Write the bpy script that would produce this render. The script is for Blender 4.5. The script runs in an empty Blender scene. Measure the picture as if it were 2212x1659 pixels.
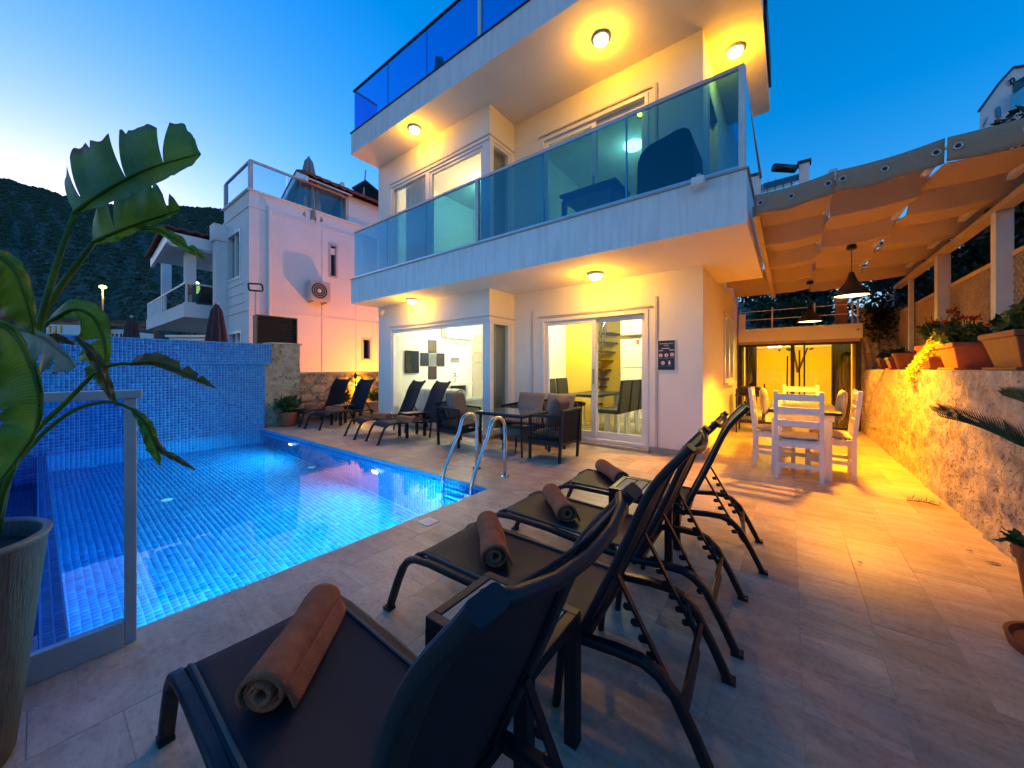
import bpy, bmesh, math, random
import numpy as np
from mathutils import Vector, Matrix

random.seed(7)
np.random.seed(7)
SC = bpy.context.scene
COL = SC.collection
PI = math.pi

# ------------------------------------------------------------------ camera, sky, sun, exposure
F, CX, HY, CH = 785.0, 1106.0, 797.0, 1.25        # calibration of the photograph (2212 px wide)
YAW = math.atan(599 / 785)
cam = bpy.data.cameras.new('camera')
cam_o = bpy.data.objects.new('camera', cam)
COL.objects.link(cam_o)
SC.camera = cam_o
cam.sensor_width = 36
cam.lens = F / 2212 * 36
cam.shift_y = -32.5 / 2212
cam.clip_start = 0.05
cam.clip_end = 3000
cam_o.location = (0, 0, CH)
cam_o.rotation_euler = (PI / 2, 0, YAW)

SUN_EL, SUN_ROT = math.radians(1.6), math.radians(270)
world = bpy.data.worlds.new('World')
SC.world = world
world.use_nodes = True
_nt = world.node_tree
_sky = _nt.nodes.new('ShaderNodeTexSky')
_sky.sky_type = 'NISHITA'
_sky.sun_disc = False
_sky.sun_elevation = SUN_EL
_sky.sun_rotation = SUN_ROT
_sky.air_density = 1.0
_sky.dust_density = 0.5
_sky.ozone_density = 3.0
_hs = _nt.nodes.new('ShaderNodeHueSaturation')
_hs.inputs['Saturation'].default_value = 1.26
_hs.inputs['Value'].default_value = 0.96
_nt.links.new(_sky.outputs[0], _hs.inputs['Color'])
_wb = _nt.nodes.new('ShaderNodeVectorMath')               # white balance of the photograph
_wb.operation = 'MULTIPLY'
_wb.inputs[1].default_value = (1.18, 0.93, 1.03)
_nt.links.new(_hs.outputs[0], _wb.inputs[0])
_nt.links.new(_wb.outputs[0], _nt.nodes['Background'].inputs[0])
_nt.nodes['Background'].inputs[1].default_value = 0.15

sun = bpy.data.lights.new('sun', 'SUN')
sun.energy = 0.02
sun.angle = math.radians(10)
sun.color = (1.0, 0.75, 0.55)
sun_o = bpy.data.objects.new('sun', sun)
COL.objects.link(sun_o)
sun_o.rotation_euler = (0, -(PI / 2 - SUN_EL), 0)

SC.view_settings.view_transform = 'Standard'
SC.view_settings.look = 'None'
SC.view_settings.gamma = 1
SC.view_settings.exposure = 3.05
SC.render.engine = 'CYCLES'
SC.cycles.use_denoising = True
SC.cycles.max_bounces = 10
SC.cycles.transparent_max_bounces = 24
SC.cycles.transmission_bounces = 10
SC.cycles.glossy_bounces = 4
SC.cycles.diffuse_bounces = 4
SC.cycles.caustics_reflective = False
SC.cycles.caustics_refractive = True
SC.cycles.sample_clamp_indirect = 2.0
try:
    SC.cycles.use_light_tree = True
except Exception:
    pass

# ------------------------------------------------------------------ photo pixel -> real point on a known plane
_R = (math.cos(YAW), math.sin(YAW))
_W = (-math.sin(YAW), math.cos(YAW))


def ray(px, py):
    a, c = (px - CX) / F, (HY - py) / F
    return (_W[0] + a * _R[0], _W[1] + a * _R[1], c)


def PY(px, py, Y):
    r = ray(px, py); t = Y / r[1]
    return (r[0] * t, Y, CH + r[2] * t)


def PX(px, py, X):
    r = ray(px, py); t = X / r[0]
    return (X, r[1] * t, CH + r[2] * t)


def PZ(px, py, Z):
    r = ray(px, py); t = (Z - CH) / r[2]
    return (r[0] * t, r[1] * t, Z)


def PD(px, py, d):
    r = ray(px, py)
    return (r[0] * d, r[1] * d, CH + r[2] * d)


def proj(x, y, z):
    d = _W[0] * x + _W[1] * y
    s = _R[0] * x + _R[1] * y
    if d < 0.05:
        return None
    return (CX + F * s / d, HY - F * (z - CH) / d, d)


# ------------------------------------------------------------------ materials
MATS = {}


def _n(nt, kind, **kw):
    n = nt.nodes.new(kind)
    for k, v in kw.items():
        if k in n.inputs:
            n.inputs[k].default_value = v
        else:
            setattr(n, k, v)
    return n


def mat(name, col, rough=0.6, metal=0.0, var=0.12, scale=6.0, stretch=(1, 1, 1), bump=0.0, bscale=60.0,
        col2=None, spec=0.5, objvar=0.0, emit=None, estr=0.0, sheen=0.0, detail=6.0, coat=0.0):
    if name in MATS:
        return MATS[name]
    m = bpy.data.materials.new(name)
    m.use_nodes = True
    nt = m.node_tree
    b = nt.nodes['Principled BSDF']
    b.inputs['Roughness'].default_value = rough
    b.inputs['Metallic'].default_value = metal
    b.inputs['Specular IOR Level'].default_value = spec
    if sheen:
        b.inputs['Sheen Weight'].default_value = sheen
    if coat:
        b.inputs['Coat Weight'].default_value = coat
    tc = _n(nt, 'ShaderNodeTexCoord')
    mp = _n(nt, 'ShaderNodeMapping')
    mp.inputs['Scale'].default_value = stretch
    nt.links.new(tc.outputs['Object'], mp.inputs['Vector'])
    no = _n(nt, 'ShaderNodeTexNoise', Scale=scale, Detail=detail, Roughness=0.6)
    nt.links.new(mp.outputs[0], no.inputs['Vector'])
    c = Vector(col)
    hi = Vector(col2) if col2 else c * (1 + var)
    lo = c if col2 else c * (1 - var)
    rp = _n(nt, 'ShaderNodeValToRGB')
    rp.color_ramp.elements[0].position = 0.3
    rp.color_ramp.elements[1].position = 0.7
    rp.color_ramp.elements[0].color = (*lo, 1)
    rp.color_ramp.elements[1].color = (*hi, 1)
    nt.links.new(no.outputs[0], rp.inputs[0])
    out = rp.outputs[0]
    if objvar:
        oi = _n(nt, 'ShaderNodeObjectInfo')
        mr = _n(nt, 'ShaderNodeMapRange')
        mr.inputs['To Min'].default_value = 1 - objvar
        mr.inputs['To Max'].default_value = 1 + objvar
        nt.links.new(oi.outputs['Random'], mr.inputs[0])
        mx = _n(nt, 'ShaderNodeVectorMath', operation='SCALE')
        nt.links.new(out, mx.inputs[0])
        nt.links.new(mr.outputs[0], mx.inputs['Scale'])
        out = mx.outputs[0]
    nt.links.new(out, b.inputs['Base Color'])
    if bump:
        n2 = _n(nt, 'ShaderNodeTexNoise', Scale=bscale, Detail=4.0)
        nt.links.new(mp.outputs[0], n2.inputs['Vector'])
        bp = _n(nt, 'ShaderNodeBump', Strength=bump, Distance=0.01)
        nt.links.new(n2.outputs[0], bp.inputs['Height'])
        nt.links.new(bp.outputs[0], b.inputs['Normal'])
    if emit:
        b.inputs['Emission Color'].default_value = (*emit, 1)
        b.inputs['Emission Strength'].default_value = estr
    MATS[name] = m
    return m


def glass(name, tint, refl=1.0, base=0.04):
    if name in MATS:
        return MATS[name]
    m = bpy.data.materials.new(name)
    m.use_nodes = True
    nt = m.node_tree
    nt.nodes.remove(nt.nodes['Principled BSDF'])
    tr = _n(nt, 'ShaderNodeBsdfTransparent')
    tr.inputs[0].default_value = (*tint, 1)
    gl = _n(nt, 'ShaderNodeBsdfGlossy')
    gl.inputs['Roughness'].default_value = 0.004
    gl.inputs[0].default_value = (1, 1, 1, 1)
    fr = _n(nt, 'ShaderNodeFresnel', IOR=1.5)
    geo = _n(nt, 'ShaderNodeNewGeometry')            # the pane is thin: the same index seen from either side
    io = _n(nt, 'ShaderNodeMapRange')
    io.inputs['To Min'].default_value = 1.5
    io.inputs['To Max'].default_value = 1 / 1.5
    nt.links.new(geo.outputs['Backfacing'], io.inputs[0])
    nt.links.new(io.outputs[0], fr.inputs['IOR'])
    ml = _n(nt, 'ShaderNodeMath', operation='MULTIPLY')
    ml.inputs[1].default_value = refl
    nt.links.new(fr.outputs[0], ml.inputs[0])
    mx = _n(nt, 'ShaderNodeMixShader')
    nt.links.new(ml.outputs[0], mx.inputs[0])
    nt.links.new(tr.outputs[0], mx.inputs[1])
    nt.links.new(gl.outputs[0], mx.inputs[2])
    nt.links.new(mx.outputs[0], nt.nodes['Material Output'].inputs[0])
    MATS[name] = m
    return m


def emis(name, col, strength):
    if name in MATS:
        return MATS[name]
    m = bpy.data.materials.new(name)
    m.use_nodes = True
    nt = m.node_tree
    nt.nodes.remove(nt.nodes['Principled BSDF'])
    e = _n(nt, 'ShaderNodeEmission', Strength=strength)
    e.inputs[0].default_value = (*col, 1)
    nt.links.new(e.outputs[0], nt.nodes['Material Output'].inputs[0])
    MATS[name] = m
    return m


def travertine(name, lo, hi, objvar=0.16):
    m = bpy.data.materials.new(name)
    m.use_nodes = True
    nt = m.node_tree
    b = nt.nodes['Principled BSDF']
    tc = _n(nt, 'ShaderNodeTexCoord')
    oi = _n(nt, 'ShaderNodeObjectInfo')
    geo = _n(nt, 'ShaderNodeNewGeometry')
    off = _n(nt, 'ShaderNodeVectorMath', operation='SCALE')
    cx = _n(nt, 'ShaderNodeCombineXYZ')
    for i in range(3):
        nt.links.new(oi.outputs['Random'], cx.inputs[i])
    nt.links.new(cx.outputs[0], off.inputs[0])
    off.inputs['Scale'].default_value = 37.0
    add = _n(nt, 'ShaderNodeVectorMath', operation='ADD')
    nt.links.new(geo.outputs['Position'], add.inputs[0])
    nt.links.new(off.outputs[0], add.inputs[1])
    mp = _n(nt, 'ShaderNodeMapping')
    mp.inputs['Scale'].default_value = (1.1, 4.2, 2)
    mp.inputs['Rotation'].default_value = (0, 0, 0.25)
    nt.links.new(add.outputs[0], mp.inputs[0])
    n1 = _n(nt, 'ShaderNodeTexNoise', Scale=2.2, Detail=9.0, Roughness=0.66, Distortion=0.8)
    nt.links.new(mp.outputs[0], n1.inputs[0])
    n2 = _n(nt, 'ShaderNodeTexNoise', Scale=38.0, Detail=5.0, Roughness=0.7)
    nt.links.new(add.outputs[0], n2.inputs[0])
    rp = _n(nt, 'ShaderNodeValToRGB')
    rp.color_ramp.elements[0].position = 0.28
    rp.color_ramp.elements[1].position = 0.72
    rp.color_ramp.elements[0].color = (*lo, 1)
    rp.color_ramp.elements[1].color = (*hi, 1)
    nt.links.new(n1.outputs[0], rp.inputs[0])
    # large weathering patches over the whole terrace
    n3 = _n(nt, 'ShaderNodeTexNoise', Scale=1.3, Detail=6.0, Roughness=0.62)
    nt.links.new(geo.outputs['Position'], n3.inputs[0])
    m3 = _n(nt, 'ShaderNodeMapRange')
    m3.inputs['From Min'].default_value = 0.3
    m3.inputs['From Max'].default_value = 0.7
    m3.inputs['To Min'].default_value = 0.72
    m3.inputs['To Max'].default_value = 1.12
    nt.links.new(n3.outputs[0], m3.inputs[0])
    mr = _n(nt, 'ShaderNodeMapRange')
    mr.inputs['To Min'].default_value = 1 - objvar
    mr.inputs['To Max'].default_value = 1 + objvar
    nt.links.new(oi.outputs['Random'], mr.inputs[0])
    sp = _n(nt, 'ShaderNodeMapRange')
    sp.inputs['From Min'].default_value = 0.34
    sp.inputs['From Max'].default_value = 0.5
    sp.inputs['To Min'].default_value = 0.78
    sp.inputs['To Max'].default_value = 1.0
    nt.links.new(n2.outputs[0], sp.inputs[0])
    k1 = _n(nt, 'ShaderNodeMath', operation='MULTIPLY')
    nt.links.new(m3.outputs[0], k1.inputs[0]); nt.links.new(mr.outputs[0], k1.inputs[1])
    k2 = _n(nt, 'ShaderNodeMath', operation='MULTIPLY')
    nt.links.new(k1.outputs[0], k2.inputs[0]); nt.links.new(sp.outputs[0], k2.inputs[1])
    sc = _n(nt, 'ShaderNodeVectorMath', operation='SCALE')
    nt.links.new(rp.outputs[0], sc.inputs[0]); nt.links.new(k2.outputs[0], sc.inputs['Scale'])
    nt.links.new(sc.outputs[0], b.inputs['Base Color'])
    b.inputs['Roughness'].default_value = 0.42
    b.inputs['Specular IOR Level'].default_value = 0.35
    bp = _n(nt, 'ShaderNodeBump', Strength=0.35, Distance=0.004)
    nt.links.new(n2.outputs[0], bp.inputs['Height'])
    nt.links.new(bp.outputs[0], b.inputs['Normal'])
    MATS[name] = m
    return m


def stone_mat(name, lo, hi, pit=0.35, scale=7.0, pitscale=22.0):
    m = bpy.data.materials.new(name)
    m.use_nodes = True
    nt = m.node_tree
    b = nt.nodes['Principled BSDF']
    b.inputs['Roughness'].default_value = 0.92
    b.inputs['Specular IOR Level'].default_value = 0.2
    geo = _n(nt, 'ShaderNodeNewGeometry')
    n1 = _n(nt, 'ShaderNodeTexNoise', Scale=scale, Detail=10.0, Roughness=0.72, Distortion=0.4)
    nt.links.new(geo.outputs['Position'], n1.inputs[0])
    rp = _n(nt, 'ShaderNodeValToRGB')
    rp.color_ramp.elements[0].position = 0.3
    rp.color_ramp.elements[1].position = 0.66
    rp.color_ramp.elements[0].color = (*lo, 1)
    rp.color_ramp.elements[1].color = (*hi, 1)
    nt.links.new(n1.outputs[0], rp.inputs[0])
    n2 = _n(nt, 'ShaderNodeTexNoise', Scale=pitscale, Detail=3.0, Roughness=0.5)
    nt.links.new(geo.outputs['Position'], n2.inputs[0])
    n4 = _n(nt, 'ShaderNodeTexNoise', Scale=2.2, Detail=2.0)
    nt.links.new(geo.outputs['Position'], n4.inputs[0])
    ad = _n(nt, 'ShaderNodeMath', operation='ADD')
    sc4 = _n(nt, 'ShaderNodeMath', operation='MULTIPLY')
    sc4.inputs[1].default_value = 0.35
    nt.links.new(n4.outputs[0], sc4.inputs[0])
    nt.links.new(n2.outputs[0], ad.inputs[0]); nt.links.new(sc4.outputs[0], ad.inputs[1])
    mr = _n(nt, 'ShaderNodeMapRange')
    mr.inputs['From Min'].default_value = 0.52
    mr.inputs['From Max'].default_value = 0.59
    mr.inputs['To Min'].default_value = pit
    mr.inputs['To Max'].default_value = 1.0
    nt.links.new(ad.outputs[0], mr.inputs[0])
    sc = _n(nt, 'ShaderNodeVectorMath', operation='SCALE')
    nt.links.new(rp.outputs[0], sc.inputs[0]); nt.links.new(mr.outputs[0], sc.inputs['Scale'])
    nt.links.new(sc.outputs[0], b.inputs['Base Color'])
    mul = _n(nt, 'ShaderNodeMath', operation='MULTIPLY')
    nt.links.new(n1.outputs[0], mul.inputs[0]); nt.links.new(mr.outputs[0], mul.inputs[1])
    bp = _n(nt, 'ShaderNodeBump', Strength=0.9, Distance=0.03)
    nt.links.new(mul.outputs[0], bp.inputs['Height'])
    nt.links.new(bp.outputs[0], b.inputs['Normal'])
    MATS[name] = m
    return m


def plaster(name, col, stain=0.0):
    m = bpy.data.materials.new(name)
    m.use_nodes = True
    nt = m.node_tree
    b = nt.nodes['Principled BSDF']
    b.inputs['Roughness'].default_value = 0.85
    b.inputs['Specular IOR Level'].default_value = 0.25
    geo = _n(nt, 'ShaderNodeNewGeometry')
    n1 = _n(nt, 'ShaderNodeTexNoise', Scale=1.7, Detail=6.0, Roughness=0.6)
    nt.links.new(geo.outputs['Position'], n1.inputs[0])
    rp = _n(nt, 'ShaderNodeValToRGB')
    rp.color_ramp.elements[0].position = 0.25
    rp.color_ramp.elements[1].position = 0.75
    c = Vector(col)
    rp.color_ramp.elements[0].color = (*(c * 0.93), 1)
    rp.color_ramp.elements[1].color = (*(c * 1.03), 1)
    nt.links.new(n1.outputs[0], rp.inputs[0])
    out = rp.outputs[0]
    if stain:
        mp = _n(nt, 'ShaderNodeMapping')
        mp.inputs['Scale'].default_value = (7, 7, 0.7)
        nt.links.new(geo.outputs['Position'], mp.inputs[0])
        n3 = _n(nt, 'ShaderNodeTexNoise', Scale=2.0, Detail=6.0, Roughness=0.7)
        nt.links.new(mp.outputs[0], n3.inputs[0])
        mr = _n(nt, 'ShaderNodeMapRange')
        mr.inputs['From Min'].default_value = 0.3
        mr.inputs['From Max'].default_value = 0.55
        mr.inputs['To Min'].default_value = 1 - stain
        mr.inputs['To Max'].default_value = 1.0
        nt.links.new(n3.outputs[0], mr.inputs[0])
        sc = _n(nt, 'ShaderNodeVectorMath', operation='SCALE')
        nt.links.new(out, sc.inputs[0]); nt.links.new(mr.outputs[0], sc.inputs['Scale'])
        out = sc.outputs[0]
    nt.links.new(out, b.inputs['Base Color'])
    n2 = _n(nt, 'ShaderNodeTexNoise', Scale=90.0, Detail=3.0)
    nt.links.new(geo.outputs['Position'], n2.inputs[0])
    bp = _n(nt, 'ShaderNodeBump', Strength=0.25, Distance=0.006)
    nt.links.new(n2.outputs[0], bp.inputs['Height'])
    nt.links.new(bp.outputs[0], b.inputs['Normal'])
    MATS[name] = m
    return m


def mosaic_mat(name):
    m = bpy.data.materials.new(name)
    m.use_nodes = True
    nt = m.node_tree
    b = nt.nodes['Principled BSDF']
    at = _n(nt, 'ShaderNodeAttribute', attribute_name='tone')
    rp = _n(nt, 'ShaderNodeValToRGB')
    e = rp.color_ramp.elements
    e[0].position = 0.0; e[0].color = (0.003, 0.055, 0.24, 1)
    e[1].position = 1.0; e[1].color = (0.012, 0.27, 0.60, 1)
    k = e.new(0.6); k.color = (0.004, 0.145, 0.42, 1)
    nt.links.new(at.outputs['Fac'], rp.inputs[0])
    nt.links.new(rp.outputs[0], b.inputs['Base Color'])
    b.inputs['Roughness'].default_value = 0.25
    MATS[name] = m
    return m


def setup_water():
    m = bpy.data.materials.new('pool_water')
    m.use_nodes = True
    nt = m.node_tree
    nt.nodes.remove(nt.nodes['Principled BSDF'])
    gl = _n(nt, 'ShaderNodeBsdfGlass', Roughness=0.0, IOR=1.33)
    gl.inputs[0].default_value = (0.86, 0.95, 1.0, 1)
    geo = _n(nt, 'ShaderNodeNewGeometry')
    n1 = _n(nt, 'ShaderNodeTexNoise', Scale=1.6, Detail=2.0)
    nt.links.new(geo.outputs['Position'], n1.inputs[0])
    bp = _n(nt, 'ShaderNodeBump', Strength=0.13, Distance=0.03)
    nt.links.new(n1.outputs[0], bp.inputs['Height'])
    nt.links.new(bp.outputs[0], gl.inputs['Normal'])
    nt.links.new(gl.outputs[0], nt.nodes['Material Output'].inputs[0])
    MATS['water'] = m


def paddle_mat(name, col, col2, trans):
    """leaf blade with fine cross veins and browned, torn margins; 'vt' runs along the midrib, 've' from midrib to margin"""
    m = bpy.data.materials.new(name)
    m.use_nodes = True
    nt = m.node_tree
    b = nt.nodes['Principled BSDF']
    b.inputs['Roughness'].default_value = 0.42
    b.inputs['Specular IOR Level'].default_value = 0.4
    vt = _n(nt, 'ShaderNodeAttribute', attribute_name='vt')
    ve = _n(nt, 'ShaderNodeAttribute', attribute_name='ve')
    geo = _n(nt, 'ShaderNodeNewGeometry')
    no = _n(nt, 'ShaderNodeTexNoise', Scale=7.0, Detail=5.0)
    nt.links.new(geo.outputs['Position'], no.inputs[0])
    mu = _n(nt, 'ShaderNodeMath', operation='MULTIPLY'); mu.inputs[1].default_value = 420.0
    nt.links.new(vt.outputs['Fac'], mu.inputs[0])
    si = _n(nt, 'ShaderNodeMath', operation='SINE'); nt.links.new(mu.outputs[0], si.inputs[0])
    rp = _n(nt, 'ShaderNodeValToRGB')
    rp.color_ramp.elements[0].position = 0.3; rp.color_ramp.elements[1].position = 0.75
    rp.color_ramp.elements[0].color = (*col, 1); rp.color_ramp.elements[1].color = (*col2, 1)
    ad = _n(nt, 'ShaderNodeMath', operation='MULTIPLY_ADD'); ad.inputs[1].default_value = 0.05
    nt.links.new(si.outputs[0], ad.inputs[0]); nt.links.new(no.outputs[0], ad.inputs[2])
    nt.links.new(ad.outputs[0], rp.inputs[0])
    ed = _n(nt, 'ShaderNodeMath', operation='MULTIPLY_ADD'); ed.inputs[1].default_value = 0.5
    nt.links.new(no.outputs[0], ed.inputs[0]); nt.links.new(ve.outputs['Fac'], ed.inputs[2])
    mr = _n(nt, 'ShaderNodeMapRange')
    mr.inputs['From Min'].default_value = 1.14; mr.inputs['From Max'].default_value = 1.26
    nt.links.new(ed.outputs[0], mr.inputs[0])
    mx = _n(nt, 'ShaderNodeMix', data_type='RGBA')
    nt.links.new(mr.outputs[0], mx.inputs[0]); nt.links.new(rp.outputs[0], mx.inputs[6])
    mx.inputs[7].default_value = (0.13, 0.07, 0.02, 1)
    nt.links.new(mx.outputs[2], b.inputs['Base Color'])
    bp = _n(nt, 'ShaderNodeBump', Strength=0.15, Distance=0.003)
    nt.links.new(si.outputs[0], bp.inputs['Height']); nt.links.new(bp.outputs[0], b.inputs['Normal'])
    tl = _n(nt, 'ShaderNodeBsdfTranslucent'); nt.links.new(mx.outputs[2], tl.inputs[0])
    ms = _n(nt, 'ShaderNodeMixShader'); ms.inputs[0].default_value = trans
    nt.links.new(b.outputs[0], ms.inputs[1]); nt.links.new(tl.outputs[0], ms.inputs[2])
    nt.links.new(ms.outputs[0], nt.nodes['Material Output'].inputs[0])
    MATS[name] = m
    return m


def leaf_mat(name, col, col2, trans=0.25, rough=0.45):
    m = bpy.data.materials.new(name)
    m.use_nodes = True
    nt = m.node_tree
    b = nt.nodes['Principled BSDF']
    b.inputs['Roughness'].default_value = rough
    b.inputs['Specular IOR Level'].default_value = 0.4
    geo = _n(nt, 'ShaderNodeNewGeometry')
    n1 = _n(nt, 'ShaderNodeTexNoise', Scale=9.0, Detail=5.0)
    nt.links.new(geo.outputs['Position'], n1.inputs[0])
    mr0 = _n(nt, 'ShaderNodeMath', operation='ADD')
    r2 = _n(nt, 'ShaderNodeMath', operation='MULTIPLY')
    r2.inputs[1].default_value = 0.4
    nt.links.new(geo.outputs['Random Per Island'], r2.inputs[0])
    nt.links.new(n1.outputs[0], mr0.inputs[0]); nt.links.new(r2.outputs[0], mr0.inputs[1])
    rp = _n(nt, 'ShaderNodeValToRGB')
    rp.color_ramp.elements[0].position = 0.45
    rp.color_ramp.elements[1].position = 0.95
    rp.color_ramp.elements[0].color = (*col, 1)
    rp.color_ramp.elements[1].color = (*col2, 1)
    nt.links.new(mr0.outputs[0], rp.inputs[0])
    nt.links.new(rp.outputs[0], b.inputs['Base Color'])
    tl = _n(nt, 'ShaderNodeBsdfTranslucent')
    nt.links.new(rp.outputs[0], tl.inputs[0])
    mx = _n(nt, 'ShaderNodeMixShader')
    mx.inputs[0].default_value = trans
    nt.links.new(b.outputs[0], mx.inputs[1]); nt.links.new(tl.outputs[0], mx.inputs[2])
    nt.links.new(mx.outputs[0], nt.nodes['Material Output'].inputs[0])
    MATS[name] = m
    return m


travertine('travertine', (0.36, 0.262, 0.19), (0.60, 0.49, 0.40), 0.13)
travertine('coping', (0.38, 0.295, 0.235), (0.57, 0.47, 0.39), 0.08)
stone_mat('limestone', (0.28, 0.215, 0.145), (0.60, 0.52, 0.40), 0.52, 9.0, 38.0)
stone_mat('pillar_stone', (0.20, 0.15, 0.105), (0.44, 0.35, 0.25), 0.45, 6.0, 16.0)
stone_mat('rubble', (0.30, 0.21, 0.13), (0.52, 0.40, 0.27), 0.7, 5.0)
plaster('plaster', (0.81, 0.77, 0.70))
plaster('plaster_stained', (0.78, 0.77, 0.75), 0.17)
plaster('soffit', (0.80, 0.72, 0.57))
plaster('room_white', (0.78, 0.77, 0.73))
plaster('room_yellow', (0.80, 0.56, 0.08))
plaster('room_cream', (0.80, 0.70, 0.50))
plaster('neighbour_white', (0.78, 0.73, 0.70))
mosaic_mat('mosaic')
setup_water()
paddle_mat('strelitzia_leaf', (0.024, 0.105, 0.012), (0.14, 0.24, 0.018), 0.45)
paddle_mat('strelitzia_dry', (0.05, 0.06, 0.015), (0.15, 0.10, 0.025), 0.3)
paddle_mat('strelitzia_pale', (0.12, 0.17, 0.11), (0.30, 0.34, 0.27), 0.3)
leaf_mat('shrub_leaf', (0.012, 0.04, 0.010), (0.05, 0.11, 0.025))
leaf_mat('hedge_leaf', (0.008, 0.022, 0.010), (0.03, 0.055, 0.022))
leaf_mat('cycas_leaf', (0.012, 0.045, 0.022), (0.035, 0.09, 0.03), 0.1)
leaf_mat('succulent_leaf', (0.16, 0.20, 0.03), (0.36, 0.36, 0.06), 0.15)
leaf_mat('red_flower', (0.22, 0.010, 0.012), (0.34, 0.02, 0.02))
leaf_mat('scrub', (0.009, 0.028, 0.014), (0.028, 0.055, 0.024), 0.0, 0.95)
MT = {}
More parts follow.
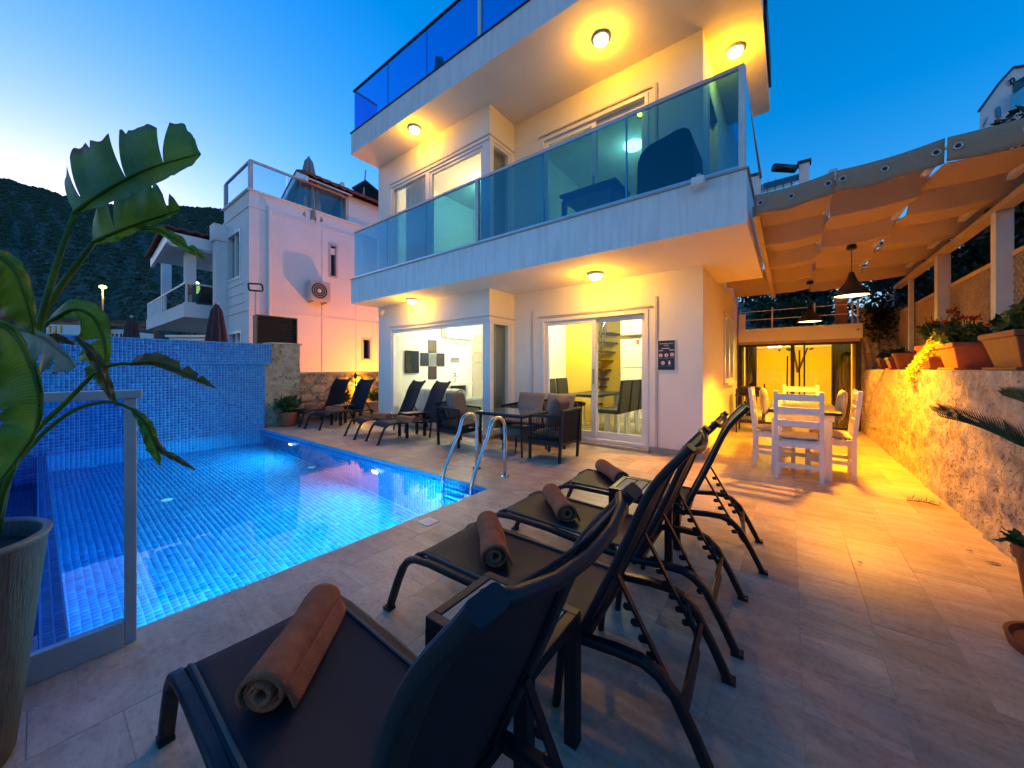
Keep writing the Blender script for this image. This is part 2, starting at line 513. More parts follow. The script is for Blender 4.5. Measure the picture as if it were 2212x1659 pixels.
for nm, a in dict(
    white_frame=dict(col=(0.74, 0.73, 0.72), rough=0.35, var=0.03),
    white_wood=dict(col=(0.74, 0.72, 0.69), rough=0.5, var=0.06, stretch=(3, 3, 0.5), bump=0.1),
    grey_metal=dict(col=(0.40, 0.43, 0.47), rough=0.32, metal=0.85, var=0.05),
    fence_metal=dict(col=(0.44, 0.45, 0.47), rough=0.5, metal=0.4, var=0.08),
    steel=dict(col=(0.62, 0.64, 0.66), rough=0.13, metal=1.0, var=0.04),
    chrome_bolt=dict(col=(0.7, 0.72, 0.75), rough=0.2, metal=1.0, var=0.02),
    dark_metal=dict(col=(0.005, 0.007, 0.012), spec=0.35, rough=0.45, var=0.25, scale=20, bump=0.05, bscale=200),
    dark_pole=dict(col=(0.025, 0.022, 0.022), rough=0.5, var=0.2),
    sling=dict(col=(0.0075, 0.011, 0.020), spec=0.3, rough=0.6, var=0.2, scale=3, bump=0.25, bscale=400),
    piping=dict(col=(0.10, 0.085, 0.075), rough=0.7, var=0.1),
    towel=dict(col=(0.42, 0.14, 0.075), rough=1.0, var=0.22, scale=14, bump=0.8, bscale=260, spec=0.05),
    towel_dark=dict(col=(0.06, 0.022, 0.014), rough=1.0, var=0.2, scale=20, bump=0.6, bscale=200, spec=0.1),
    teak_slat=dict(col=(0.30, 0.25, 0.18), rough=0.65, var=0.25, scale=5, stretch=(14, 1, 14), bump=0.15, objvar=0.1),
    teak_slat_x=dict(col=(0.30, 0.25, 0.18), rough=0.65, var=0.25, scale=5, stretch=(1, 14, 14), bump=0.15, objvar=0.1),
    cushion_grey=dict(col=(0.23, 0.20, 0.19), rough=0.95, var=0.12, bump=0.3, bscale=240, spec=0.15),
    cushion_brown=dict(col=(0.17, 0.13, 0.11), rough=0.95, var=0.12, bump=0.3, bscale=240, spec=0.15),
    navy_cover=dict(col=(0.006, 0.012, 0.035), rough=0.8, var=0.15, bump=0.1),
    blue_paint=dict(col=(0.05, 0.28, 0.75), rough=0.55, var=0.12, bump=0.05),
    terracotta=dict(col=(0.26, 0.062, 0.028), rough=0.6, var=0.16, scale=9, bump=0.08, objvar=0.15),
    soil=dict(col=(0.03, 0.02, 0.014), rough=1.0, var=0.4, scale=30, bump=0.8),
    pot_wood=dict(col=(0.055, 0.043, 0.040), rough=0.7, var=0.45, scale=5, stretch=(22, 22, 0.6), bump=0.5, bscale=8),
    pot_rim=dict(col=(0.13, 0.125, 0.125), rough=0.5, var=0.1),
    canvas=dict(col=(0.46, 0.36, 0.26), rough=0.9, var=0.1, scale=40, stretch=(30, 1, 1), bump=0.3, bscale=60, spec=0.15),
    canvas_band=dict(col=(0.36, 0.25, 0.17), rough=0.9, var=0.16, scale=30, stretch=(24, 1, 1), bump=0.3, bscale=40, spec=0.15),
    trellis=dict(col=(0.46, 0.33, 0.19), rough=0.7, var=0.12),
    pergola_white=dict(col=(0.60, 0.58, 0.56), rough=0.55, var=0.08),
    pergola_wood=dict(col=(0.44, 0.32, 0.19), rough=0.6, var=0.15, stretch=(1, 8, 8)),
    roof_tile=dict(col=(0.20, 0.055, 0.035), rough=0.8, var=0.3, scale=12, bump=0.4),
    parasol_grey=dict(col=(0.30, 0.27, 0.25), rough=0.95, var=0.15, bump=0.2),
    parasol_brown=dict(col=(0.08, 0.045, 0.045), rough=0.95, var=0.2, bump=0.2),
    black=dict(col=(0.010, 0.010, 0.011), rough=0.4, var=0.2),
    black_screen=dict(col=(0.008, 0.009, 0.010), rough=0.15, var=0.1),
    dark_wood=dict(col=(0.05, 0.025, 0.014), rough=0.5, var=0.4, scale=6, stretch=(1, 1, 10)),
    chair_leather=dict(col=(0.022, 0.018, 0.014), rough=0.5, var=0.2, bump=0.1),
    sofa_cloth=dict(col=(0.30, 0.34, 0.33), rough=0.95, var=0.15, scale=20, bump=0.4),
    throw=dict(col=(0.72, 0.72, 0.66), rough=0.95, var=0.06, bump=0.3),
    blind=dict(col=(0.66, 0.56, 0.40), rough=0.9, var=0.08, stretch=(1, 1, 12)),
    curtain=dict(col=(0.34, 0.35, 0.27), rough=0.95, var=0.12, stretch=(20, 20, 0.3)),
    curtain_dark=dict(col=(0.05, 0.035, 0.025), rough=0.95, var=0.3, stretch=(20, 20, 0.3)),
    ac_white=dict(col=(0.72, 0.70, 0.62), rough=0.4, var=0.03),
    ac_grey=dict(col=(0.50, 0.46, 0.44), rough=0.5, var=0.06),
    room_floor=dict(col=(0.55, 0.48, 0.36), rough=0.25, var=0.08),
    sign_navy=dict(col=(0.008, 0.018, 0.055), rough=0.3, var=0.1),
    sign_white=dict(col=(0.70, 0.70, 0.70), rough=0.5, var=0.02),
    sign_dim=dict(col=(0.22, 0.24, 0.30), rough=0.5, var=0.05),
    sign_red=dict(col=(0.45, 0.05, 0.06), rough=0.5, var=0.05),
    grout=dict(col=(0.06, 0.28, 0.58), rough=0.7, var=0.1, scale=30),
    bed=dict(col=(0.39, 0.305, 0.235), rough=0.7, var=0.15, scale=20),
    solar=dict(col=(0.02, 0.05, 0.09), rough=0.2, var=0.1),
    concrete=dict(col=(0.36, 0.33, 0.30), rough=0.9, var=0.12, bump=0.2),
    earth=dict(col=(0.16, 0.13, 0.09), rough=1.0, var=0.3, scale=0.4),
    rock=dict(col=(0.13, 0.125, 0.115), rough=0.95, var=0.3, scale=3, bump=0.6),
    striped=dict(col=(0.62, 0.55, 0.38), rough=0.95, var=0.2, scale=3, stretch=(1, 14, 1), col2=(0.12, 0.10, 0.09)),
    seat_cloth=dict(col=(0.62, 0.52, 0.34), rough=0.95, var=0.1, bump=0.3),
    hose=dict(col=(0.5, 0.40, 0.28), rough=0.6, var=0.05),
    rust_pillar=dict(col=(0.34, 0.14, 0.05), rough=0.8, var=0.3),
).items():
    MT[nm] = mat(nm, **a)
def add_translucency(name, col, fac):
    nt = MATS[name].node_tree
    tl = _n(nt, 'ShaderNodeBsdfTranslucent'); tl.inputs[0].default_value = (*col, 1)
    mx = _n(nt, 'ShaderNodeMixShader'); mx.inputs[0].default_value = fac
    nt.links.new(nt.nodes['Principled BSDF'].outputs[0], mx.inputs[1]); nt.links.new(tl.outputs[0], mx.inputs[2])
    nt.links.new(mx.outputs[0], nt.nodes['Material Output'].inputs[0])


add_translucency('canvas', (.62, .50, .38), .15)
glass('clear_glass', (0.93, 0.97, 0.95), 1.0)
glass('rail_glass', (0.26, 0.56, 0.68), 1.7)
glass('roof_glass', (0.10, 0.58, 0.88), 0.8)
glass('fence_glass', (0.60, 0.80, 0.98), 0.6)
glass('neighbour_glass', (0.72, 0.84, 0.90), 1.0)
glass('window_dark', (0.16, 0.26, 0.32), 2.2)
emis('warm_lamp', (1.0, 0.72, 0.25), 2.2)
emis('white_lamp', (1.0, 0.95, 0.80), 2.0)
emis('pool_lamp', (0.65, 0.95, 1.0), 2.0)
emis('street_glow', (1.0, 0.78, 0.15), 1.4)


def M(n):
    return MATS[n]


# ------------------------------------------------------------------ mesh helpers
ORG = {}


class MB:
    def __init__(s):
        s.v, s.f = [], []

    def add(s, vs, fs):
        o = len(s.v)
        s.v += [tuple(q) for q in vs]
        s.f += [tuple(i + o for i in q) for q in fs]
        return s

    def box(s, x0, x1, y0, y1, z0, z1):
        x0, x1 = min(x0, x1), max(x0, x1); y0, y1 = min(y0, y1), max(y0, y1); z0, z1 = min(z0, z1), max(z0, z1)
        return s.add([(x0, y0, z0), (x1, y0, z0), (x1, y1, z0), (x0, y1, z0), (x0, y0, z1), (x1, y0, z1), (x1, y1, z1), (x0, y1, z1)],
                     [(3, 2, 1, 0), (4, 5, 6, 7), (0, 1, 5, 4), (1, 2, 6, 5), (2, 3, 7, 6), (3, 0, 4, 7)])

    def sweep(s, pts, sec, up=(0, 0, 1), closed=False, scale=None):
        """section (a,b): a along side = tangent x up, b along the normal"""
        pts = [Vector(p) for p in pts]
        n = len(pts)
        up = Vector(up)
        rings = []
        for i, p in enumerate(pts):
            if closed:
                t = pts[(i + 1) % n] - pts[i - 1]
            else:
                t = pts[min(i + 1, n - 1)] - pts[max(i - 1, 0)]
            t.normalize()
            side = t.cross(up)
            if side.length < 1e-4:
                side = t.cross(Vector((0.3, 1, 0.1)))
            side.normalize()
            nor = side.cross(t)
            k = scale[i] if scale else 1
            rings.append([p + side * (a * k) + nor * (b * k) for a, b in sec])
        m = len(sec)
        vs = [q for r in rings for q in r]
        fs = []
        for i in range(n if closed else n - 1):
            for j in range(m):
                a, b = i * m + j, i * m + (j + 1) % m
                c, d = ((i + 1) % n) * m + (j + 1) % m, ((i + 1) % n) * m + j
                fs.append((a, b, c, d))
        if not closed:
            fs.append(tuple(range(m))[::-1])
            fs.append(tuple((n - 1) * m + j for j in range(m)))
        return s.add(vs, fs)

    def tube(s, pts, r, n=8, up=(0, 0, 1), closed=False, scale=None):
        return s.sweep(pts, [(r * math.cos(2 * PI * j / n), r * math.sin(2 * PI * j / n)) for j in range(n)], up, closed, scale)

    def bar(s, p, q, w, h, up=(0, 0, 1)):
        return s.sweep([p, q], [(-w / 2, -h / 2), (w / 2, -h / 2), (w / 2, h / 2), (-w / 2, h / 2)], up)

    def rail(s, pts, w, h, up=(0, 1, 0), c=0.25):
        k = .36 * min(w, h)
        sec = []
        for cx_, cy_, a0 in ((w / 2 - k, -h / 2 + k, -90), (w / 2 - k, h / 2 - k, 0), (-w / 2 + k, h / 2 - k, 90), (-w / 2 + k, -h / 2 + k, 180)):
            sec += [(cx_ + k * math.cos(math.radians(a0 + d)), cy_ + k * math.sin(math.radians(a0 + d))) for d in (0, 30, 60, 90)]
        return s.sweep(pts, sec, up)

    def lathe(s, prof, c=(0, 0, 0), n=24, cap=True):
        vs, fs = [], []
        for r, z in prof:
            for j in range(n):
                a = 2 * PI * j / n
                vs.append((c[0] + r * math.cos(a), c[1] + r * math.sin(a), c[2] + z))
        for i in range(len(prof) - 1):
            for j in range(n):
                fs.append((i * n + j, i * n + (j + 1) % n, (i + 1) * n + (j + 1) % n, (i + 1) * n + j))
        if cap:
            fs.append(tuple(range(n))[::-1])
            fs.append(tuple((len(prof) - 1) * n + j for j in range(n)))
        return s.add(vs, fs)

    def prism(s, poly, a, b, axis='y'):
        def P(u, v, w):
            return {'y': (u, w, v), 'x': (w, u, v), 'z': (u, v, w)}[axis]
        n = len(poly)
        vs = [P(u, v, a) for u, v in poly] + [P(u, v, b) for u, v in poly]
        fs = [tuple(range(n)), tuple(range(2 * n - 1, n - 1, -1))]
        for i in range(n):
            j = (i + 1) % n
            fs.append((i, i + n, j + n, j))
        return s.add(vs, fs)

    def ball(s, c, r, n=10, m=7, sz=(1, 1, 1)):
        prof = []
        for i in range(m + 1):
            a = -PI / 2 + PI * i / m
            prof.append((max(1e-4, r * math.cos(a)), r * math.sin(a)))
        vs, fs = [], []
        for rr, z in prof:
            for j in range(n):
                a = 2 * PI * j / n
                vs.append((c[0] + rr * math.cos(a) * sz[0], c[1] + rr * math.sin(a) * sz[1], c[2] + z * sz[2]))
        for i in range(m):
            for j in range(n):
                fs.append((i * n + j, i * n + (j + 1) % n, (i + 1) * n + (j + 1) % n, (i + 1) * n + j))
        return s.add(vs, fs)

    def grid(s, fn, nu, nv, thick=None):
        vs = [fn(i / nu, j / nv) for j in range(nv + 1) for i in range(nu + 1)]
        fs = [(j * (nu + 1) + i, j * (nu + 1) + i + 1, (j + 1) * (nu + 1) + i + 1, (j + 1) * (nu + 1) + i) for j in range(nv) for i in range(nu)]
        return s.add(vs, fs)

    def build(s, name, m, parent=None, smooth=False, bevel=0.0, solid=0.0, recalc=True):
        me = bpy.data.meshes.new(name)
        org = ORG.get(parent.name, Vector((0, 0, 0))) if parent else Vector((0, 0, 0))
        me.from_pydata([(x - org.x, y - org.y, z - org.z) for x, y, z in s.v], [], s.f)
        if recalc:
            bm = bmesh.new(); bm.from_mesh(me)
            bmesh.ops.recalc_face_normals(bm, faces=bm.faces)
            bm.to_mesh(me); bm.free()
        if smooth:
            me.polygons.foreach_set('use_smooth', [True] * len(me.polygons))
        me.materials.append(m if not isinstance(m, str) else MATS[m])
        o = bpy.data.objects.new(name, me)
        COL.objects.link(o)
        if parent:
            o.parent = parent
        ORG[o.name] = org
        if bevel:
            md = o.modifiers.new('bevel', 'BEVEL'); md.width = bevel; md.segments = 2; md.limit_method = 'ANGLE'
        if solid:
            md = o.modifiers.new('solid', 'SOLIDIFY'); md.thickness = solid; md.offset = 0
        if smooth and bevel == 0:
            pass
        return o


def tag(o, label=None, cat=None, group=None, kind=None):
    if label: o['label'] = label
    if cat: o['category'] = cat
    if group: o['group'] = group
    if kind: o['kind'] = kind
    return o


def thing(name, label, cat, loc=(0, 0, 0), group=None):
    o = bpy.data.objects.new(name, None)
    COL.objects.link(o)
    o.location = loc
    o.empty_display_size = 0.2
    ORG[o.name] = Vector(loc)
    return tag(o, label, cat, group)


def copy_tree(o, parent=None):
    c = o.copy()
    COL.objects.link(c)
    c.parent = parent
    for ch in list(o.children):
        copy_tree(ch, c)
    return c


def place(proto, used, loc, rz, label, group=None, scale=None):
    """first placement moves the prototype, later ones copy it"""
    o = proto if not used.get(proto.name) else copy_tree(proto)
    used[proto.name] = True
    o.location = loc
    o.rotation_euler = (0, 0, rz)
    if scale:
        o.scale = scale
    o['label'] = label
    if group: o['group'] = group
    return o


USED = {}


def point(parent, loc, power, col, r=0.05, name='bulb'):
    l = bpy.data.lights.new(name, 'POINT')
    l.energy = power; l.color = col; l.shadow_soft_size = r
    o = bpy.data.objects.new(name, l)
    COL.objects.link(o)
    org = ORG.get(parent.name, Vector((0, 0, 0))) if parent else Vector((0, 0, 0))
    o.location = Vector(loc) - org
    o.parent = parent
    return o


def spot(parent, loc, power, col, size, blend, r=0.04, rot=(0, 0, 0), name='bulb'):
    l = bpy.data.lights.new(name, 'SPOT')
    l.energy = power; l.color = col; l.shadow_soft_size = r; l.spot_size = size; l.spot_blend = blend
    o = bpy.data.objects.new(name, l)
    COL.objects.link(o)
    org = ORG.get(parent.name, Vector((0, 0, 0))) if parent else Vector((0, 0, 0))
    o.location = Vector(loc) - org
    o.rotation_euler = rot
    o.parent = parent
    return o


def wall_y(mb, y0, y1, x0, x1, z0, z1, ops=()):
    """wall in an X-Z plane with openings (xa, xb, za, zb)"""
    xs = sorted({x0, x1, *[o[0] for o in ops], *[o[1] for o in ops]})
    for a, b in zip(xs[:-1], xs[1:]):
        cut = sorted([(o[2], o[3]) for o in ops if o[0] <= a + 1e-6 and o[1] >= b - 1e-6])
        z = z0
        for za, zb in cut:
            if za > z + 1e-4: mb.box(a, b, y0, y1, z, za)
            z = zb
        if z1 > z + 1e-4: mb.box(a, b, y0, y1, z, z1)
    return mb


def wall_x(mb, x0, x1, y0, y1, z0, z1, ops=()):
    ys = sorted({y0, y1, *[o[0] for o in ops], *[o[1] for o in ops]})
    for a, b in zip(ys[:-1], ys[1:]):
        cut = sorted([(o[2], o[3]) for o in ops if o[0] <= a + 1e-6 and o[1] >= b - 1e-6])
        z = z0
        for za, zb in cut:
            if za > z + 1e-4: mb.box(x0, x1, a, b, z, za)
            z = zb
        if z1 > z + 1e-4: mb.box(x0, x1, a, b, z, z1)
    return mb


def leaves(mb, c, rad, n, size, rng, up=0.3, shell=0.5):
    """folded leaf faces spread through an ellipsoid"""
    for _ in range(n):
        while True:
            d = Vector((rng.uniform(-1, 1), rng.uniform(-1, 1), rng.uniform(-1, 1)))
            if 0.05 < d.length < 1: break
        d = d.normalized() * (shell + (1 - shell) * rng.random()) * (0.8 + 0.3 * rng.random())
        p = Vector((c[0] + d.x * rad[0], c[1] + d.y * rad[1], c[2] + d.z * rad[2]))
        t = Vector((rng.gauss(0, 1), rng.gauss(0, 1), rng.gauss(up, 0.7))).normalized()
        s = t.cross(Vector((rng.gauss(0, 1), rng.gauss(0, 1), rng.gauss(0, 1))))
        if s.length < 1e-3: continue
        s.normalize()
        L = size * rng.uniform(0.6, 1.3); w = L * rng.uniform(0.28, 0.42)
        u = s.cross(t) * (w * 0.3)
        mb.add([p, p + t * (L * 0.5) + s * w + u, p + t * L, p + t * (L * 0.5) - s * w + u], [(0, 1, 2), (0, 2, 3)])
    return mb

def crom(pts, n):
    pts = [Vector(p) for p in pts]
    P_ = [pts[0] * 2 - pts[1]] + pts + [pts[-1] * 2 - pts[-2]]
    out = []
    m = len(pts) - 1
    for i in range(n + 1):
        t = i / n * m
        k = min(int(t), m - 1); u = t - k
        a, b, c, d = P_[k], P_[k + 1], P_[k + 2], P_[k + 3]
        out.append(.5 * ((2 * b) + (c - a) * u + (2 * a - 5 * b + 4 * c - d) * u * u + (3 * b - a - 3 * c + d) * u ** 3))
    return out


def interp(lst, t):
    k = t * (len(lst) - 1); i = min(int(k), len(lst) - 2); u = k - i
    return lst[i] * (1 - u) + lst[i + 1] * u



# ================================================================== SETTING: ground, terrace, pool
RNG = random.Random(3)
g = MB()
g.add([(-900, -900, -2.2), (900, -900, -2.2), (900, 900, -2.2), (-900, 900, -2.2)], [(0, 1, 2, 3)])
tag(g.build('ground', 'earth'), kind='structure')

PX0, PX1, PY0, PY1 = -8.9, -2.5, 0.10, 2.88          # pool
WZ = -0.065                                           # water level
bed = MB()
bed.box(PX1 + .06, 1.4, -3, 12, -0.4, -0.0009)
bed.box(-9.6, PX1 + .06, PY1 + .06, 12, -0.4, -0.0009)
bed.box(-9.6, PX1, -3, -0.95, -0.4, -0.012)
terrace = tag(bed.build('terrace_floor', 'bed'), kind='structure')


def tile_mesh(w, l, name, m):
    c = 0.0012
    mb = MB()
    mb.add([(-w / 2, -l / 2, -0.012), (w / 2, -l / 2, -0.012), (w / 2, l / 2, -0.012), (-w / 2, l / 2, -0.012),
            (-w / 2, -l / 2, -c), (w / 2, -l / 2, -c), (w / 2, l / 2, -c), (-w / 2, l / 2, -c),
            (-w / 2 + c, -l / 2 + c, 0), (w / 2 - c, -l / 2 + c, 0), (w / 2 - c, l / 2 - c, 0), (-w / 2 + c, l / 2 - c, 0)],
           [(0, 1, 5, 4), (1, 2, 6, 5), (2, 3, 7, 6), (3, 0, 4, 7), (4, 5, 9, 8), (5, 6, 10, 9), (6, 7, 11, 10), (7, 4, 8, 11), (8, 9, 10, 11)])
    me = bpy.data.meshes.new(name)
    me.from_pydata(mb.v, [], mb.f)
    me.materials.append(MATS[m])
    return me


TW, TL, GAP = 0.2825, 0.58, 0.002
spots = []
for i in range(12):
    x = -2.22 + TW * (i + 0.5)
    o = (i * 0.37) % 1.0
    for j in range(-2, 18):
        y = -0.6 + TL * (j + 0.5 + o)
        if y < 9.5: spots.append((x, y))
for i in range(27):
    x = -2.22 - TW * (i + 0.5)
    o = (i * 0.41) % 1.0
    for j in range(6):
        y = 3.16 + TL * (j + o)
        lim = 5.55 if x > -4.3 else (4.8 if x > -7.6 else 6.2)
        if 3.45 < y < lim: spots.append((x, y))
tmesh = tile_mesh(TW - GAP, TL - GAP, 'travertine_tile', 'travertine')
hidden = MB()
vis = []
for x, y in spots:
    p = proj(x, y, 0)
    if p and -60 < p[0] < 2270 and p[1] < 1760:
        vis.append((-p[2], x, y))
    else:
        hidden.box(x - TW / 2 + .002, x + TW / 2 - .002, y - TL / 2 + .002, y + TL / 2 - .002, -0.012, 0)
vis.sort(reverse=True)
for k, (_, x, y) in enumerate(vis):
    if k < 284:
        t = bpy.data.objects.new('travertine_tile', tmesh)
        COL.objects.link(t); t.parent = terrace
        t.location = (x, y, RNG.uniform(-0.0004, 0.0005))
        t.rotation_euler = (RNG.gauss(0, 0.0005), RNG.gauss(0, 0.0005), RNG.gauss(0, 0.0012))
    else:
        hidden.box(x - TW / 2 + .002, x + TW / 2 - .002, y - TL / 2 + .002, y + TL / 2 - .002, -0.012, 0)
tag(hidden.build('outlying_tiles', 'travertine', terrace), kind='stuff')
# the part strips that the running bond leaves along the pool side of the terrace
edge = MB()
for i in range(27):
    x = -2.22 - TW * (i + 0.5)
    ys = sorted(q[1] for q in spots if abs(q[0] - x) < .01)
    lim = 5.58 if x > -4.3 else (4.85 if x > -7.7 else 6.4)
    for a, b in ((3.1605, ys[0] - TL / 2), (ys[-1] + TL / 2, lim)):
        if b - a > .02: edge.box(x - TW / 2 + .002, x + TW / 2 - .002, a + .002, b - .002, -0.012, -0.0005)
tag(edge.build('cut_tiles', 'travertine', terrace), kind='stuff')

cm = tile_mesh(0.279, 0.5545, 'coping_stone', 'coping')
for k in range(-3, 5):
    t = bpy.data.objects.new('coping_stone', cm); COL.objects.link(t); t.parent = terrace
    t.location = (-2.36, 0.10 + 0.556 * (k + 0.5), 0.0)
for k in range(12):
    t = bpy.data.objects.new('coping_stone', cm); COL.objects.link(t); t.parent = terrace
    t.location = (-2.22 - 0.556 * (k + 0.5), 3.02, 0.0)
    t.rotation_euler = (0, 0, PI / 2)
    t.scale = (0.98, 1, 1)


def mosaic(name, o, u, v, nu, nv, size, nrm, parent, gap=0.007, lift=0.003):
    """real little tiles with recessed joints, one mesh"""
    o, u, v, nrm = (np.array(q, float) for q in (o, u, v, nrm))
    i, j = np.meshgrid(np.arange(nu), np.arange(nv), indexing='ij')
    i = i.ravel()[:, None]; j = j.ravel()[:, None]
    base = o + i * size * u + j * size * v
    h = gap / 2
    q = []
    for a, b, l, e in ((h, h, 0, 0), (size - h, h, 0, 0), (size - h, size - h, 0, 0), (h, size - h, 0, 0),
                       (h, h, 1, 1), (size - h, h, 1, 1), (size - h, size - h, 1, 1), (h, size - h, 1, 1)):
        c = 0.0015 * e
        aa = a + (c if a < size / 2 else -c)
        bb = b + (c if b < size / 2 else -c)
        q.append(base + aa * u + bb * v + l * lift * nrm)
    V = np.stack(q, 1).reshape(-1, 3)
    n = len(base)
    k = (np.arange(n) * 8)[:, None]
    fs = np.concatenate([k + np.array(t)[None] for t in ((4, 5, 6, 7), (0, 1, 5, 4), (1, 2, 6, 5), (2, 3, 7, 6), (3, 0, 4, 7))], 1).reshape(-1, 4)
    me = bpy.data.meshes.new(name)
    org = ORG.get(parent.name, Vector((0, 0, 0))) if parent else Vector((0, 0, 0))
    me.vertices.add(len(V)); me.vertices.foreach_set('co', (V - np.array(org)).ravel())
    me.loops.add(fs.size); me.loops.foreach_set('vertex_index', fs.ravel().astype(np.int32))
    me.polygons.add(len(fs)); me.polygons.foreach_set('loop_start', (np.arange(len(fs)) * 4).astype(np.int32))
    me.update(calc_edges=True)
    tone = np.clip(np.random.normal(0.5, 0.16, n), 0, 1)
    at = me.attributes.new('tone', 'FLOAT', 'FACE')
    at.data.foreach_set('value', np.repeat(tone, 5).astype(np.float32))
    bm = bmesh.new(); bm.from_mesh(me)
    bmesh.ops.recalc_face_normals(bm, faces=bm.faces)
    bm.to_mesh(me); bm.free()
    me.materials.append(MATS['mosaic'])
    ob = bpy.data.objects.new(name, me)
    COL.objects.link(ob)
    ob.parent = parent
    ob['kind'] = 'stuff'
    return ob


PZF = -1.35
bas = MB()
bas.box(PX0 - 0.2, PX1 + 0.1, PY0 - 1.0, PY1 + 0.1, PZF - 0.2, PZF)          # floor
bas.box(PX0 - 0.02, PX1, PY1, PY1 + 0.2, PZF, -0.012)                            # house side
bas.box(PX1, PX1 + 0.2, PY0 - 1.0, PY1 + 0.2, PZF, -0.013)                       # terrace side
bas.box(PX0, PX1, PY0 - 0.09, PY0, PZF, WZ + 0.004)                              # weir
bas.box(PX0, PX1, PY0 - 1.0, PY0 - 0.85, PZF, -0.05)                             # outer channel wall
basin = tag(bas.build('pool_basin', 'grout'), kind='structure')
S = 0.05
mosaic('floor_mosaic', (PX0, PY0, PZF), (1, 0, 0), (0, 1, 0), 128, 55, S, (0, 0, 1), basin, gap=0.006)
mosaic('wall_mosaic', (PX0, PY1, PZF), (1, 0, 0), (0, 0, 1), 128, 26, S, (0, -1, 0), basin)
mosaic('wall_mosaic', (PX1, PY0, PZF), (0, 1, 0), (0, 0, 1), 55, 26, S, (-1, 0, 0), basin)
mosaic('weir_mosaic', (PX0, PY0 - 0.085, WZ + 0.004), (1, 0, 0), (0, 1, 0), 160, 2, 0.04, (0, 0, 1), basin)
mosaic('channel_mosaic', (PX0, PY0 - 0.85, PZF + 0.55), (1, 0, 0), (0, 1, 0), 128, 15, S, (0, 0, 1), basin)
ch = MB(); ch.box(PX0, PX1, PY0 - 0.85, PY0 - 0.09, PZF, PZF + 0.55)
ch.build('channel_floor', 'grout', basin)
for q in [(360, 1161), (674, 1075), (304, 1056), (200, 1085)]:
    x, y, _ = PZ(q[0], q[1], -0.9)
    MB().lathe([(0.0, 0.0), (0.06, 0.0), (0.055, 0.012), (0.0, 0.014)], (x, y, PZF + 0.004), 16, False).build('floor_inlet', 'white_frame', basin)

wt = MB()
wt.add([(PX0 - 0.01, PY0 - 0.05, WZ), (PX1 + 0.01, PY0 - 0.05, WZ), (PX1 + 0.01, PY1 + 0.01, WZ), (PX0 - 0.01, PY1 + 0.01, WZ)], [(0, 1, 2, 3)])
tag(wt.build('pool_water', 'water', recalc=False), kind='structure')
wt2 = MB()
wt2.add([(PX0, PY0 - 0.85, -0.45), (PX1, PY0 - 0.85, -0.45), (PX1, PY0 - 0.09, -0.45), (PX0, PY0 - 0.09, -0.45)], [(0, 1, 2, 3)])
tag(wt2.build('overflow_water', 'water', recalc=False), kind='structure')

POOLC = (0.06, 0.86, 1.0)
pool_lights = [((-7.3, PY1 - 0.02, -0.45), (0, -1), 'far end of the house side'), ((-4.55, PY1 - 0.02, -0.45), (0, -1), 'middle of the house side'),
               ((PX1 - 0.02, 2.25, -0.45), (-1, 0), 'terrace side beside the ladder'), ((PX1 - 0.02, 0.75, -0.45), (-1, 0), 'terrace side near the glass fence')]
for (x, y, z), (dx, dy), wh in pool_lights:
    t = thing('pool_light', 'round underwater pool light at the ' + wh, 'pool light', (x, y, z), 'underwater pool lights')
    ring = MB(); disc = MB()
    n = 20
    ax = Vector((dx, dy, 0)); sd = Vector((-dy, dx, 0)); up = Vector((0, 0, 1))
    c = Vector((x, y, z))
    rv = [c + (sd * math.cos(a) + up * math.sin(a)) * r + ax * d for r, d in ((0.10, 0), (0.10, 0.015), (0.075, 0.02)) for a in [2 * PI * k / n for k in range(n)]]
    ring.add(rv, [(i * n + j, i * n + (j + 1) % n, (i + 1) * n + (j + 1) % n, (i + 1) * n + j) for i in range(2) for j in range(n)])
    ring.build('bezel', 'steel', t)
    disc.add([c + (sd * math.cos(2 * PI * k / n) + up * math.sin(2 * PI * k / n)) * 0.075 + ax * 0.018 for k in range(n)], [tuple(range(n))])
    disc.build('lens', 'pool_lamp', t, recalc=False)
    l = spot(t, c + ax * 0.05, 46 if dx else 28, POOLC, math.radians(165), 0.6, 0.06, name='pool_bulb')
    l.rotation_euler = Vector((dx, dy, -0.35)).to_track_quat('-Z', 'Y').to_euler()

# blue mosaic wall at the far end of the pool
tw = thing('mosaic_wall', 'tall blue mosaic wall with a thicker top ledge at the far end of the pool', 'wall', (PX0, 1, 0))
wb = MB()
wb.box(PX0 - 0.25, PX0, -2.2, 2.97, PZF, 1.36)
wb.build('wall_core', 'grout', tw)
lb = MB(); lb.box(PX0 - 0.25, PX0 + 0.06, -2.2, 3.08, 1.36, 1.78)
lb.build('ledge', 'grout', tw)
mosaic('mosaic_face', (PX0, -2.18, PZF), (0, 1, 0), (0, 0, 1), 103, 54, S, (1, 0, 0), tw)
mosaic('ledge_mosaic', (PX0 + 0.06, -2.17, 1.37), (0, 1, 0), (0, 0, 1), 105, 8, S, (1, 0, 0), tw)
mosaic('ledge_top_mosaic', (PX0 - 0.24, -2.17, 1.78), (0, 1, 0), (1, 0, 0), 105, 6, S, (0, 0, 1), tw)
mosaic('ledge_end_mosaic', (PX0 - 0.24, 3.08, 1.37), (1, 0, 0), (0, 0, 1), 6, 8, S, (0, 1, 0), tw)

# ================================================================== VILLA
def cream_under(o):
    """faces of a slab that look down take the cream soffit material"""
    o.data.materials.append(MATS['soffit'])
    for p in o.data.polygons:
        if p.normal.z < -.5: p.material_index = 1


